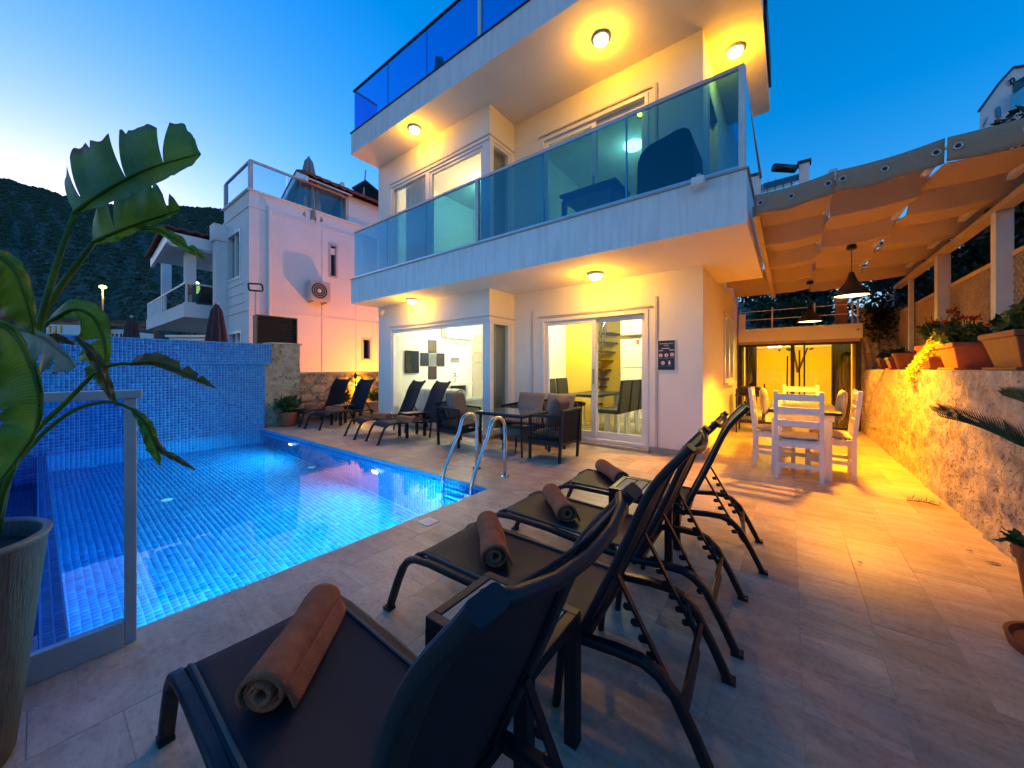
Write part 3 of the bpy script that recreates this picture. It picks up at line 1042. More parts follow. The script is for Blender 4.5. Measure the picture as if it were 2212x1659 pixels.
V = thing('villa', 'white two storey villa with glass balconies and lit rooms beside the pool', 'house', (-4.3, 6.5, 0))
YF, YB, XR, XL, XB = 5.60, 4.87, -0.95, -7.65, -4.22
Z1, Z2, Z3, Z4 = 2.68, 3.20, 5.95, 6.41
w = MB()
wall_y(w, YF, YF + .2, XB, XR, 0, Z1, [(-3.59, -1.69, 0.05, 2.15)])
w.build('front_wall', 'plaster', V)
w = MB()
wall_y(w, YF, YF + .2, XB, XR, Z2 + .02, Z3, [(-3.59, -1.69, 3.26, 5.43)])
w.build('upper_front_wall', 'plaster', V)
for z0, z1, op in ((0, Z1, (0.10, 2.12)), (Z2 + .02, Z3, (3.30, 5.34))):
    w = MB()
    wall_y(w, YB, YB + .2, XL, -4.34, z0, z1, [(-7.15, -4.34, *op)])
    w.box(-4.34, XB, YB, YB + .12, z0, op[0]); w.box(-4.34, XB, YB, YB + .12, op[1], z1)
    wall_x(w, XB - .12, XB - .001, YB + .12, YF, z0, z1, [(YB + .12, 5.50, *op)])
    w.build('bay_wall', 'plaster', V)
w = MB()
wall_x(w, XL, XL + .2, YB + .2, 10, 0, Z1); wall_x(w, XL, XL + .2, YB + .2, 10, Z2 + .02, Z3)
w.build('left_wall', 'plaster', V)
sw0 = PX(1562.6, 797, XR)[1]; sw1 = PX(1581, 797, XR)[1]
w = MB()
wall_x(w, XR - .2, XR, YF + .2, 10, 0, Z1, [(sw0, sw1, 1.0, 2.3)])
wall_x(w, XR - .2, XR, YF + .2, 10, Z2 + .02, Z3, [(6.0, 6.9, 3.26, 5.4)])
w.build('side_wall', 'plaster', V)
w = MB(); w.box(XL, XR, 9.8, 10, 0, Z1); w.box(XL, XR, 9.8, 10, Z2 + .02, Z3); w.build('back_wall', 'room_white', V)
# slabs
w = MB(); w.box(XL, XR, 4.2, 10, Z1, Z2); w.box(XR, -.33, 4.2, 6.92, Z1, Z2); slab = w.build('balcony_slab', 'plaster_stained', V); cream_under(slab)
w = MB(); w.box(XL - .02, -.31, 4.18, 4.28, Z2, Z2 + .018); w.box(-.42, -.31, 4.28, 6.93, Z2, Z2 + .018); w.build('slab_cap', 'concrete', V)
w = MB(); w.box(XL, XR, 4.2, 10, Z3, Z4); w.box(XR, -.28, 4.2, 8.12, Z3, Z4); cream_under(w.build('roof_slab', 'plaster_stained', V))
w = MB(); w.box(XL - .02, -.26, 4.18, 4.30, Z4, Z4 + .02); w.box(-.38, -.26, 4.3, 8.13, Z4, Z4 + .02); w.build('roof_cap', 'dark_pole', V)
w = MB(); w.box(-.275, -.24, 4.3, 6.0, 6.2, 6.6); w.box(-.275, -.245, 6.02, 7.6, 6.05, 6.5); w.build('gutter_board', 'dark_pole', V)
# skirting
w = MB(); w.box(-4.2, -3.6, YF - .02, YF, 0, .085); w.box(-1.68, XR + .02, YF - .02, YF, 0, .085); w.box(XR, XR + .02, YF, 9.7, 0, .085)
w.box(XL - .02, XB + .02, YB - .02, YB, 0, .06); w.box(XB, XB + .02, YB, YF - .02, 0, .06); w.build('skirting', 'concrete', V)
w = MB(); w.box(-3.62, -1.66, YF - .10, YF - .001, 0, .045); w.build('door_sill', 'coping', V)
w = MB(); w.box(-7.2, -4.2, YB - .05, YB - .021, .0, .05); w.build('window_sill', 'coping', V)
# metal trim strips and door hood lines
w = MB(); w.box(-1.585, -1.555, YF - .018, YF, .085, 2.33); w.build('trim_strip', 'ac_grey', V)
w = MB(); w.box(-1.585, -1.555, YF - .018, YF, Z2 + .02, 5.50); w.build('trim_strip', 'ac_grey', V)
w = MB(); w.box(-3.80, -3.775, YF - .015, YF, .085, 2.33); w.build('trim_strip', 'ac_grey', V)


def frame_y(mb, x0, x1, z0, z1, y, t=.06, d=.08, bottom=None):
    b = bottom if bottom is not None else t
    mb.box(x0, x0 + t, y, y + d, z0, z1); mb.box(x1 - t, x1, y, y + d, z0, z1)
    mb.box(x0 + t, x1 - t, y, y + d, z1 - t, z1); mb.box(x0 + t, x1 - t, y, y + d, z0, z0 + b)
    return mb


def pane_y(parent, x0, x1, z0, z1, y, m='clear_glass'):
    return MB().box(x0, x1, y, y + .006, z0, z1).build('pane', m, parent)


# sliding doors, ground and upper floor
for z0, z1 in ((0.05, 2.15), (3.26, 5.43)):
    fr = frame_y(MB(), -3.59, -1.69, z0, z1, YF - .015, .05, .16, .05).build('sliding_door', 'white_frame', V)
    lf = frame_y(MB(), -3.54, -2.55, z0 + .05, z1 - .05, YF + .03, .075, .045, .11).build('door_leaf', 'white_frame', fr)
    pane_y(fr, -3.465, -2.625, z0 + .16, z1 - .125, YF + .05)
    rf = frame_y(MB(), -2.63, -1.74, z0 + .05, z1 - .05, YF + .085, .075, .045, .11).build('door_leaf', 'white_frame', fr)
    pane_y(fr, -2.555, -1.815, z0 + .16, z1 - .125, YF + .105)
    MB().box(-2.60, -2.575, YF - .005, YF + .03, z0 + .95, z0 + 1.2).build('handle', 'grey_metal', fr)
    MB().box(-3.64, -1.64, YF - .03, YF - .016, z1 + .03, z1 + .055).build('hood', 'ac_grey', V)
# bay windows with a glazed corner
for lvl, (z0, z1) in enumerate(((0.10, 2.12), (3.30, 5.34))):
    f = MB(); frame_y(f, -7.15, -4.34, z0, z1, YB + .02, .055, .09)
    f.box(-4.34, XB - .002, YB + .02, YB + .118, z0, z1)
    f.box(XB - .1, XB - .02, YB + .118, 5.50, z1 - .05, z1); f.box(XB - .1, XB - .02, YB + .118, 5.50, z0, z0 + .05); f.box(XB - .1, XB - .02, 5.44, 5.50, z0 + .05, z1 - .05)
    if lvl: f.box(-5.98, -5.86, YB + .02, YB + .11, z0 + .055, z1 - .055)
    wn = f.build('corner_window', 'white_frame', V)
    if lvl:
        frame_y(MB(), -5.86, -4.4, z0 + .055, z1 - .055, YB + .04, .06, .05).build('sash', 'white_frame', wn)
        pane_y(wn, -7.09, -5.98, z0 + .055, z1 - .055, YB + .06); pane_y(wn, -5.80, -4.46, z0 + .115, z1 - .115, YB + .07)
    else:
        pane_y(wn, -7.09, -4.40, z0 + .055, z1 - .055, YB + .06)
    MB().box(XB - .065, XB - .059, YB + .118, 5.44, z0 + .05, z1 - .05).build('pane', 'clear_glass', wn)
    w = MB(); w.box(-7.2, XB + .012, YB - .012, YB, z1 + .06, z1 + .085); w.box(XB, XB + .012, YB, YF, z1 + .06, z1 + .085)
    w.build('lintel_line', 'ac_grey', V)
# narrow side window with shutters
f = MB()
for k in range(2):
    a = sw0 + (sw1 - sw0) * k / 2; b = sw0 + (sw1 - sw0) * (k + 1) / 2
    f.box(XR - .02, XR + .03, a, a + .05, 1.0, 2.3); f.box(XR - .02, XR + .03, b - .05, b, 1.0, 2.3)
    f.box(XR - .02, XR + .03, a + .05, b - .05, 1.0, 1.07); f.box(XR - .02, XR + .03, a + .05, b - .05, 2.23, 2.3)
f.box(XR, XR + .08, sw0 - .05, sw1 + .05, 0.95, 0.999)
sw = f.build('side_window', 'white_frame', V)
MB().box(XR - .05, XR - .044, sw0, sw1, 1.05, 2.25).build('pane', 'window_dark', sw)
# balcony door on the side wall (upper)
f = MB(); f.box(XR - .12, XR + .01, 6.0, 6.06, 3.26, 5.4); f.box(XR - .12, XR + .01, 6.84, 6.9, 3.26, 5.4); f.box(XR - .12, XR + .01, 6.06, 6.84, 5.34, 5.4)
sd = f.build('side_door', 'white_frame', V)
MB().box(XR - .07, XR - .064, 6.06, 6.84, 3.26, 5.34).build('pane', 'window_dark', sd)


def railing(name, seams, zb, zt, y, side_y1, xs, gm, parent, post_x, dark):
    r = MB()
    hz = zt
    r.tube([(seams[0] - .03, y, hz), (xs, y, hz), (xs, side_y1, hz)], .026, 10)
    r.tube([(seams[0], y, hz), (seams[0], y + 0.55, hz)], .022, 8)
    R_ = r.build(name, 'dark_metal' if dark else 'grey_metal', parent, smooth=False)
    b = MB(); b.box(seams[0], xs + .02, y - .022, y + .022, zb, zb + .05); b.box(xs - .022, xs + .022, y + .03, side_y1, zb, zb + .05)
    b.build('base_channel', 'grey_metal', R_)
    for a, c in zip(seams[:-1], seams[1:]):
        MB().box(a + .006, c - .006, y - .005, y + .005, zb + .03, zt - .02).build('glass_panel', gm, R_)
    n = max(2, int((side_y1 - y) / 1.2))
    for k in range(n):
        a = y + .04 + (side_y1 - y - .04) * k / n; c = y + .04 + (side_y1 - y - .04) * (k + 1) / n
        MB().box(xs - .005, xs + .005, a + .006, c - .006, zb + .03, zt - .02).build('glass_panel', gm, R_)
    MB().box(seams[0] - .005, seams[0] + .005, y + .02, y + .55, zb + .03, zt - .02).build('glass_panel', gm, R_)
    for x in post_x:
        MB().box(x - .03, x + .03, y - .03, y + .035, zb, zt - .01).build('post', 'pergola_white', R_, bevel=.004)
    for x in seams[1:-1]:
        if min(abs(x - p) for p in post_x) > .1:
            MB().box(x - .008, x + .008, y + .006, y + .03, zb, zt - .02).build('joint_strip', 'steel', R_)
    return R_


SEAM = [-7.60, -6.36, -5.18, -3.93, -2.70, -1.54, -0.38]
railing('balcony_railing', SEAM, Z2 + .018, 4.25, 4.25, 6.88, -.36, 'rail_glass', V, [-3.93, -.37], False)
railing('roof_railing', SEAM[:-1] + [-.33], Z4 + .02, 7.36, 4.25, 8.05, -.33, 'roof_glass', V, [-3.87], True)
w = MB(); w.box(-0.30, -.29, 4.6, 5.0, 2.5, 2.9)
# small floodlight boxed on the slab edge
fl = thing('balcony_floodlight', 'small beige floodlight box fixed to the balcony edge near its right corner', 'floodlight', (-0.75, 4.16, 3.16))
MB().box(-.80, -.68, 4.05, 4.16, 3.11, 3.20).build('housing', 'ac_white', fl, bevel=.01)
MB().box(-.76, -.72, 4.12, 4.178, 3.195, 3.25).build('bracket', 'grey_metal', fl)
cm_ = thing('wall_camera', 'small round white security camera under the balcony at the left corner of the villa', 'camera', (-7.5, 4.8, 2.5))
MB().lathe([(0.0, 0), (.05, 0), (.05, .05), (.0, .06)], (-7.42, 4.80, 2.50), 14, False).build('body', 'ac_white', cm_)
MB().ball((-7.42, 4.79, 2.47), .042).build('dome', 'ac_grey', cm_, smooth=True)
MB().box(-7.44, -7.40, 4.80, 4.868, 2.55, 2.59).build('bracket', 'ac_white', cm_)

# interior shell
w = MB(); w.box(XL + .2, XR - .2, YF + .2, 9.8, 0, .03); w.box(XL + .2, XB - .12, YB + .2, YF + .2, 0, .03); w.build('room_floor', 'room_floor', V)
w = MB(); w.box(-4.36, -4.24, 6.9, 9.8, .03, Z1); w.build('partition_wall', 'room_white', V)
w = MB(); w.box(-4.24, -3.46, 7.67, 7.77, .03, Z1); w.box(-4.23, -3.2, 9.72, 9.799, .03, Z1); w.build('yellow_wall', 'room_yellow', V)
w = MB(); w.box(XL + .2, XR - .2, 9.7, 9.799, Z2 + .02, Z3); w.box(-4.4, -4.3, 6.6, 9.7, Z2 + .02, Z3); w.build('upper_room_wall', 'room_cream', V)

# ------------------------------------------------------------------ lamps on the villa
WARM = (1.0, 0.43, 0.002)


def ceiling_lamp(x, y, z, power, label):
    t = thing('ceiling_lamp', label, 'lamp', (x, y, z), 'round ceiling lamps under the villa soffits')
    MB().lathe([(0.0, 0), (.125, 0), (.125, -.015), (.11, -.022)], (x, y, z), 28, False).build('base_ring', 'ac_white', t, smooth=False)
    MB().lathe([(.095, -.022), (.098, -.04), (.085, -.075), (.05, -.10), (.0, -.108)], (x, y, z), 28, False).build('dome', 'warm_lamp', t, smooth=True)
    MB().lathe([(.112, -.022), (.116, -.03), (.112, -.04), (.10, -.04)], (x, y, z), 28, False).build('rim', 'chrome_bolt', t)
    point(t, (x, y, z - .13), power, WARM, .05)
    return t


L = 7.2
ceiling_lamp(-2.12, 4.86, Z3, L, 'glowing round lamp in the roof soffit above the navy armchair')
ceiling_lamp(-0.63, 6.24, Z3, L, 'glowing round lamp in the roof soffit at the right corner of the balcony')
ceiling_lamp(-5.81, 4.48, Z3, L * .7, 'glowing round lamp in the roof soffit above the upper bay window')
ceiling_lamp(-2.30, 5.07, Z1, L * 1.15, 'glowing round lamp under the balcony above the sliding door')
ceiling_lamp(-6.12, 4.66, Z1, L * .8, 'glowing round lamp under the balcony above the bay window')


def room_lamp(x, y, z, power, col, label, m='white_lamp'):
    t = thing('room_lamp', label, 'lamp', (x, y, z), 'ceiling lights inside the villa rooms')
    MB().lathe([(0, 0), (.2, 0), (.2, -.03), (.17, -.06), (.0, -.07)], (x, y, z), 24, False).build('shade', m, t)
    point(t, (x, y, z - .35), power, col, .25)
    return t


room_lamp(-6.0, 6.9, Z1, 19, (.97, 1.0, .84), 'round white ceiling light in the living room')
room_lamp(-2.9, 6.9, Z1, 20, (1.0, .84, .42), 'round ceiling light above the indoor dining table')
room_lamp(-6.0, 7.0, Z3, 16, (1.0, .80, .45), 'round ceiling light in the upper bay room')
room_lamp(-2.6, 7.6, Z3, 5, (1.0, .88, .6), 'dim ceiling light in the upper right room')

# sign beside the sliding door
sx0, sx1, sz0, sz1 = -1.545, -1.31, 1.235, 1.665
sg = thing('wall_sign', 'dark navy pool rules sign with round red icons on the wall beside the sliding door', 'sign', (-1.43, YF, 1.23))
bd = MB().box(sx0, sx1, YF - .014, YF - .001, sz0, sz1).build('board', 'sign_navy', sg)
fr_ = MB(); frame_y(fr_, sx0 - .008, sx1 + .008, sz0 - .008, sz1 + .008, YF - .018, .008, .017); fr_.build('frame', 'ac_white', sg)


def text(body, x, z, size, y, parent, m):
    cu = bpy.data.curves.new('lettering', 'FONT')
    cu.body = body; cu.size = size; cu.align_x = 'CENTER'; cu.align_y = 'CENTER'; cu.extrude = .0008
    tmp = bpy.data.objects.new('tmp', cu)
    COL.objects.link(tmp)
    dg = bpy.context.evaluated_depsgraph_get()
    me = bpy.data.meshes.new_from_object(tmp.evaluated_get(dg))
    bpy.data.objects.remove(tmp)
    me.materials.clear()
    me.materials.append(MATS[m])
    o = bpy.data.objects.new('lettering', me)
    COL.objects.link(o)
    o.parent = parent
    o.location = Vector((x, y, z)) - ORG[parent.name]
    o.rotation_euler = (PI / 2, 0, 0)
    return o


cxs = (sx0 + sx1) / 2
text('SWIMMING POOL', cxs, sz1 - .045, .024, YF - .0155, sg, 'sign_white')
text('RULES', cxs, sz1 - .072, .024, YF - .0155, sg, 'sign_white')


def dash(x0, x1, z, h, m):
    MB().box(x0, x1, YF - .0165, YF - .0145, z - h / 2, z + h / 2).build('caption_line', m, sg)


dash(sx0 + .05, sx1 - .07, sz1 - .115, .010, 'sign_white')
dash(sx0 + .015, sx0 + .07, sz1 - .145, .010, 'sign_white')
dash(sx1 - .075, sx1 - .01, sz1 - .14, .010, 'sign_white')
for (fx, fz, red) in ((.17, .50, 1), (.5, .50, 1), (.83, .52, 1), (.30, .24, 1), (.68, .24, 0)):
    c = (sx0 + fx * (sx1 - sx0), sz0 + fz * (sz1 - sz0))
    ic = MB()
    n = 20
    r0, r1 = (.020, .031)
    if red:
        MB().add([(c[0] + r1 * math.cos(2 * PI * k / n), YF - .0152, c[1] + r1 * math.sin(2 * PI * k / n)) for k in range(n)], [tuple(range(n))]).build('icon_disc', 'sign_red', sg, recalc=False)
        MB().add([(c[0] + (r0 + .004) * math.cos(2 * PI * k / n), YF - .0158, c[1] + (r0 + .004) * math.sin(2 * PI * k / n)) for k in range(n)], [tuple(range(n))]).build('icon_centre', 'sign_white', sg, recalc=False)
        MB().bar((c[0] - .016, YF - .0164, c[1] + .016), (c[0] + .016, YF - .0164, c[1] - .016), .001, .006, (0, 1, 0)).build('icon_bar', 'sign_red', sg)
        MB().box(c[0] - .006, c[0] + .006, YF - .0163, YF - .0159, c[1] - .012, c[1] + .010).build('icon_figure', 'sign_navy', sg)
    else:
        MB().box(c[0] - .014, c[0] + .014, YF - .0158, YF - .0152, c[1] - .024, c[1] + .012).build('icon_figure', 'sign_white', sg)
        MB().add([(c[0] + .012 * math.cos(2 * PI * k / n), YF - .0160, c[1] + .022 + .012 * math.sin(2 * PI * k / n)) for k in range(n)], [tuple(range(n))]).build('icon_head', 'sign_white', sg, recalc=False)
    dash(c[0] - .028, c[0] + .028, c[1] - .044, .007, 'sign_dim')

# ------------------------------------------------------------------ living room, seen through the bay window
XW = XL + .2


def on_left(px0, px1, py0, py1, d, name, m, parent, y_extra=0):
    a = PX(px0, py0, XW); b = PX(px1, py1, XW)
    zc0 = a[2]; zc1 = PX((px0 + px1) / 2, py1, XW)[2]
    return MB().box(XW + .002, XW + d, a[1], b[1], min(zc0, zc1), max(zc0, zc1)).build(name, m, parent, bevel=.004)


tv = thing('television', 'black flat television on the living room side wall', 'television', PX(887, 800, XW))
on_left(874, 902, 757, 806, .06, 'screen', 'black_screen', tv)
on_left(882, 893, 770, 800, .02, 'mount', 'black', tv)
ar = thing('cross_artwork', 'cross of dark square wall panels round a small mirror in the living room', 'wall art', PX(935, 790, XW))
for q, nm, m_ in (((925, 942, 734, 762), 'panel', 'dark_wood'), ((908, 924.5, 762, 790), 'panel', 'black'), ((943, 959, 763, 791), 'panel', 'dark_wood'),
                  ((925, 942, 791, 819), 'panel', 'dark_wood'), ((926, 941, 764, 789), 'mirror', 'steel')):
    on_left(*q, .03, nm, m_, ar)
ac = thing('air_conditioner', 'cream split air conditioner high on the living room wall', 'air conditioner', PX(980, 740, XW))
on_left(954, 1012, 706, 732, .2, 'body', 'ac_white', ac)
a = PX(960, 734, XW); b = PX(1006, 734, XW)
MB().box(XW + .15, XW + .21, a[1], b[1], a[2] - .04, a[2] - .015).build('flap', 'ac_grey', ac)
fp = thing('fireplace', 'white fireplace with a black opening in the living room', 'fireplace', PX(985, 850, XW))
on_left(956, 1006, 826, 832, .28, 'mantel', 'ac_white', fp)
on_left(961, 1004, 833, 893, .04, 'firebox', 'black', fp)
on_left(956, 961, 833, 893, .22, 'jamb', 'ac_white', fp)
vt = thing('wall_vent', 'small grey vent grille above the fireplace', 'vent', PX(985, 775, XW))
on_left(973, 991, 771, 783, .02, 'grille', 'ac_grey', vt)
for k in range(3):
    on_left(974, 990, 773 + 3 * k, 774.4 + 3 * k, .028, 'louvre', 'dark_pole', vt)
od = thing('mantel_ornament', 'small dark branching ornament standing on the mantel', 'ornament', PX(983, 826, XW))
pp = PX(983, 826, XW + .15)
MB().tube([(pp[0], pp[1], pp[2]), (pp[0], pp[1], pp[2] + .32)], .008).tube([(pp[0], pp[1] - .1, pp[2] + .12), (pp[0], pp[1], pp[2] + .2), (pp[0], pp[1] + .1, pp[2] + .14)], .007).tube([(pp[0], pp[1] - .06, pp[2] + .24), (pp[0], pp[1] + .06, pp[2] + .24)], .007).build('branches', 'dark_metal', od)
MB().lathe([(0, 0), (.05, 0), (.05, .012), (0, .015)], pp, 14, False).build('foot', 'dark_metal', od)
bl = thing('roman_blind', 'cream roman blind hanging on the living room wall beside the air conditioner', 'blind', PX(1030, 860, XW))
for k in range(8):
    y0 = 722 + k * 20.5
    on_left(1020, 1050, y0, y0 + 19.5, .035 + .01 * (k % 2), 'fold', 'blind', bl)
# sofa under a pale throw
sf = thing('sofa', 'grey living room sofa under a pale throw just behind the bay window', 'sofa', (-5.6, 5.9, 0))
s0, s1, f0, f1 = PY(902, 900, 5.5)[0], PY(1004, 900, 5.5)[0], 5.35, 6.15
MB().box(s0, s1, f0, f1, .05, .45).build('seat', 'sofa_cloth', sf, bevel=.05)
MB().box(s0, s1, f0, f0 + .22, .40, .78).build('backrest', 'sofa_cloth', sf, bevel=.06)
MB().box(s0 - .02, s0 + .2, f0, f1, .06, .62).build('armrest', 'sofa_cloth', sf, bevel=.05)
MB().box(s1 - .2, s1 + .02, f0, f1, .06, .62).build('armrest', 'sofa_cloth', sf, bevel=.05)


def throw_fn(u, v):
    x = s0 + .1 + (s1 - s0 - .2) * u
    path = [(f0 - .035, .30), (f0 - .032, .55), (f0 - .02, .78), (f0 + .1, .82), (f0 + .24, .80), (f0 + .27, .52), (f0 + .6, .50)]
    k = v * (len(path) - 1); i = min(int(k), len(path) - 2); q = k - i
    y = path[i][0] * (1 - q) + path[i + 1][0] * q; z = path[i][1] * (1 - q) + path[i + 1][1] * q
    return (x, y - .012 * (1 + math.sin(u * 40 + v * 3)), z + .01 * math.sin(u * 23) - (.06 * math.sin(u * 9) if v < .02 else 0))


tag(MB().grid(throw_fn, 60, 18).build('throw_blanket', 'throw', None, smooth=True, solid=.006), 'pale fringed throw draped over the back of the living room sofa', 'blanket')
dp = thing('dracaena', 'spiky dracaena in a pot inside the bay corner window', 'plant', (-4.75, 5.75, 0))
MB().lathe([(0, 0), (.12, 0), (.16, .3), (.15, .31), (.13, .28), (0, .28)], (-4.75, 5.75, .03), 18, False).build('pot', 'ac_grey', dp, smooth=True)
rr = random.Random(5); lb_ = MB()
for k in range(26):
    a = rr.uniform(0, 2 * PI); h = rr.uniform(.4, 1.2); sp = rr.uniform(.05, .3)
    p0 = Vector((-4.75, 5.75, .3 + h * .3)); p1 = p0 + Vector((math.cos(a) * sp * .6, math.sin(a) * sp * .6, .35)); p2 = p0 + Vector((math.cos(a) * sp * 1.5, math.sin(a) * sp * 1.5, .45 - sp * .4))
    s_ = Vector((-math.sin(a), math.cos(a), 0)) * .02
    lb_.add([p0 - s_, p0 + s_, p1 + s_, p1 - s_, p2], [(0, 1, 2, 3), (3, 2, 4)])
lb_.build('foliage', 'shrub_leaf', dp, recalc=False)
ct = thing('curtain', 'long olive curtain gathered at the side pane of the bay window', 'curtain', (-4.5, 5.5, 0))


def drape(x0, x1, y0, y1, z0, z1, amp, waves):
    def fn(u, v):
        x = x0 + (x1 - x0) * u; y = y0 + (y1 - y0) * u
        o = amp * math.sin(u * waves * 2 * PI)
        dx, dy = (y1 - y0), -(x1 - x0)
        n = math.hypot(dx, dy)
        return (x + dx / n * o, y + dy / n * o, z0 + (z1 - z0) * v)
    return MB().grid(fn, 10 * waves, 2)


drape(-4.42, -4.42, 5.22, 5.6, .06, 2.55, .035, 5).build('drape', 'curtain', ct, smooth=True, solid=.004)
MB().tube([(-4.42, 5.0, 2.57), (-4.42, 5.62, 2.57)], .012).build('rod', 'grey_metal', ct)
for (x0, x1, y0, y1, lab) in ((-7.05, -6.2, 5.2, 5.25, 'cream curtain drawn across the left upper bay window'), (-4.42, -4.42, 5.2, 5.62, 'olive curtain at the side pane of the upper bay window')):
    c2 = thing('curtain', lab, 'curtain', (x0, y0, Z2))
    drape(x0, x1, y0, y1, Z2 + .05, 5.6, .03, 6).build('drape', 'curtain' if x0 > -5 else 'blind', c2, smooth=True, solid=.004)
    MB().tube([(x0, y0, 5.62), (x1, y1 + .02, 5.62)], .012).build('rod', 'grey_metal', c2)
ac2 = thing('air_conditioner', 'white split air conditioner inside the upper bay room', 'air conditioner', (-4.5, 7.4, 4.8))
MB().box(-4.62, -4.401, 7.0, 7.85, 4.75, 5.05).build('body', 'ac_white', ac2, bevel=.02)
MB().box(-4.635, -4.6, 7.05, 7.8, 4.77, 4.80).build('flap', 'ac_grey', ac2)

# ------------------------------------------------------------------ kitchen and dining room, seen through the sliding door
kf = thing('refrigerator', 'tall white refrigerator under wall cabinets in the kitchen', 'refrigerator', (-1.8, 9.2, 0))
rx0, rx1 = PY(1340.6, 797, 8.25)[0], PY(1389, 797, 8.25)[0]
zt = lambda py: PY(1365, py, 8.25)[2]
MB().box(rx0, rx1, 8.25, 9.0, .05, zt(732)).build('body', 'ac_white', kf)
MB().box(rx0 + .01, rx1 - .01, 8.22, 8.249, .12, zt(795) - .02).build('door', 'ac_white', kf, bevel=.01)
MB().box(rx0 + .01, rx1 - .01, 8.22, 8.249, zt(795) + .01, zt(733)).build('freezer_door', 'ac_white', kf, bevel=.01)
MB().box(rx1 - .14, rx1 - .07, 8.215, 8.219, zt(745), zt(734)).build('energy_sticker', 'sign_red', kf)
kc = thing('kitchen_cabinet', 'cream wall cabinet above the refrigerator', 'cabinet', (-1.8, 9.2, zt(725)))
MB().box(rx0, rx1, 8.27, 9.0, zt(723), min(2.66, zt(690))).build('carcass', 'ac_white', kc)
xm = (rx0 + rx1) / 2
for a, b in ((rx0, xm - .003), (xm + .003, rx1)):
    MB().box(a, b, 8.25, 8.269, zt(722), min(2.65, zt(691))).build('door', 'ac_white', kc, bevel=.004)
for a in (xm - .05, xm + .05):
    MB().box(a - .008, a + .008, 8.225, 8.249, zt(717), zt(699)).build('handle', 'grey_metal', kc)
# dining table and high-backed chairs
dt = thing('dining_table', 'indoor dining table with a dark top behind the sliding door', 'table', (-3.0, 7.4, 0))
MB().box(-3.48, -2.80, 6.22, 7.48, .72, .77).build('tabletop', 'black', dt, bevel=.006)
for x in (-3.40, -2.88):
    for y in (6.30, 7.40):
        MB().box(x - .045, x + .045, y - .045, y + .045, .03, .719).build('leg', 'white_frame', dt)


def dining_chair():
    t = thing('dining_chair', '', 'chair')
    MB().box(-.22, .22, -.22, .22, .42, .50).build('seat', 'chair_leather', t, bevel=.02)
    MB().prism([(.17, .44), (.23, .44), (.29, 1.02), (.24, 1.02)], -.22, .22, 'y').build('backrest', 'chair_leather', t, bevel=.015)
    for x in (-.19, .19):
        for y in (-.19, .19):
            MB().bar((x, y, .42), (x * 1.06, y * 1.06, 0), .035, .035).build('leg', 'white_frame', t)
    return t


dc = dining_chair()
for k, (x, y, r, lab) in enumerate(((-2.58, 6.40, 0, 'nearest'), (-2.56, 6.86, 0, 'middle'), (-2.54, 7.32, 0, 'farthest'))):
    place(dc, USED, (x, y, .03), r, lab + ' of the three dark dining chairs on the fridge side of the indoor table', 'dark dining chairs indoors')
place(dc, USED, (-3.72, 6.50, .03), PI, 'near dark dining chair on the yellow wall side of the indoor table', 'dark dining chairs indoors')
place(dc, USED, (-3.74, 7.05, .03), PI, 'far dark dining chair on the yellow wall side of the indoor table', 'dark dining chairs indoors')
# stairs
st = thing('staircase', 'curved dark staircase with a pale metal railing at the back of the dining room', 'staircase', (-2.7, 9.3, 0))
bx0, bx1 = PY(1283, 797, 9.4)[0], PY(1320, 797, 9.4)[0]
for k in range(9):
    x = bx0 + (bx1 - bx0) * k / 8
    MB().box(x - .14, x + .14, 9.1, 9.69, .25 + k * .24, .29 + k * .24).build('tread', 'dark_wood', st)
    MB().tube([(x, 9.08, .29 + k * .24), (x, 9.08, 1.05 + k * .24 if k < 7 else 2.6)], .012).build('baluster', 'steel', st)
MB().tube([(bx0 - .1, 9.08, .95), (bx1, 9.08, 2.6)], .022).build('handrail', 'steel', st)
MB().tube([(bx0 - .1, 9.08, .6), (bx1, 9.08, 2.25)], .012).build('lower_rail', 'steel', st)

# ================================================================== RIGHT SIDE: retaining wall, pergola, annex
XS = 1.17
rw = thing('retaining_wall', 'rough pitted limestone retaining wall along the right of the terrace', 'wall', (XS, 5, 0))
rs = random.Random(11)


def rough_wall(x, y0, y1, z0, z1, ny, nz, amp, seed, nx=1):
    r = np.random.RandomState(seed)
    a = r.normal(0, 1, (nz + 1, ny + 1))
    for _ in range(2):
        a = (a + np.roll(a, 1, 0) + np.roll(a, -1, 0) + np.roll(a, 1, 1) + np.roll(a, -1, 1)) / 5
    b = r.normal(0, 1, (nz + 1, ny + 1)) * .25
    mb = MB()
    def fn(u, v):
        i, j = int(round(u * ny)), int(round(v * nz))
        return (x - nx * amp * (a[j, i] * 1.8 + b[j, i] + (.9 * (1 - v) ** 6)), y0 + (y1 - y0) * u, z0 + (z1 - z0) * v)
    return mb.grid(fn, ny, nz)


rough_wall(XS, -1.5, 9.9, -.02, 1.235, 230, 30, .016, 4).build('stone_face', 'limestone', rw, smooth=True)
MB().box(XS + .015, XS + 1.4, -1.5, 9.9, -.1, 1.238).build('core', 'limestone', rw)

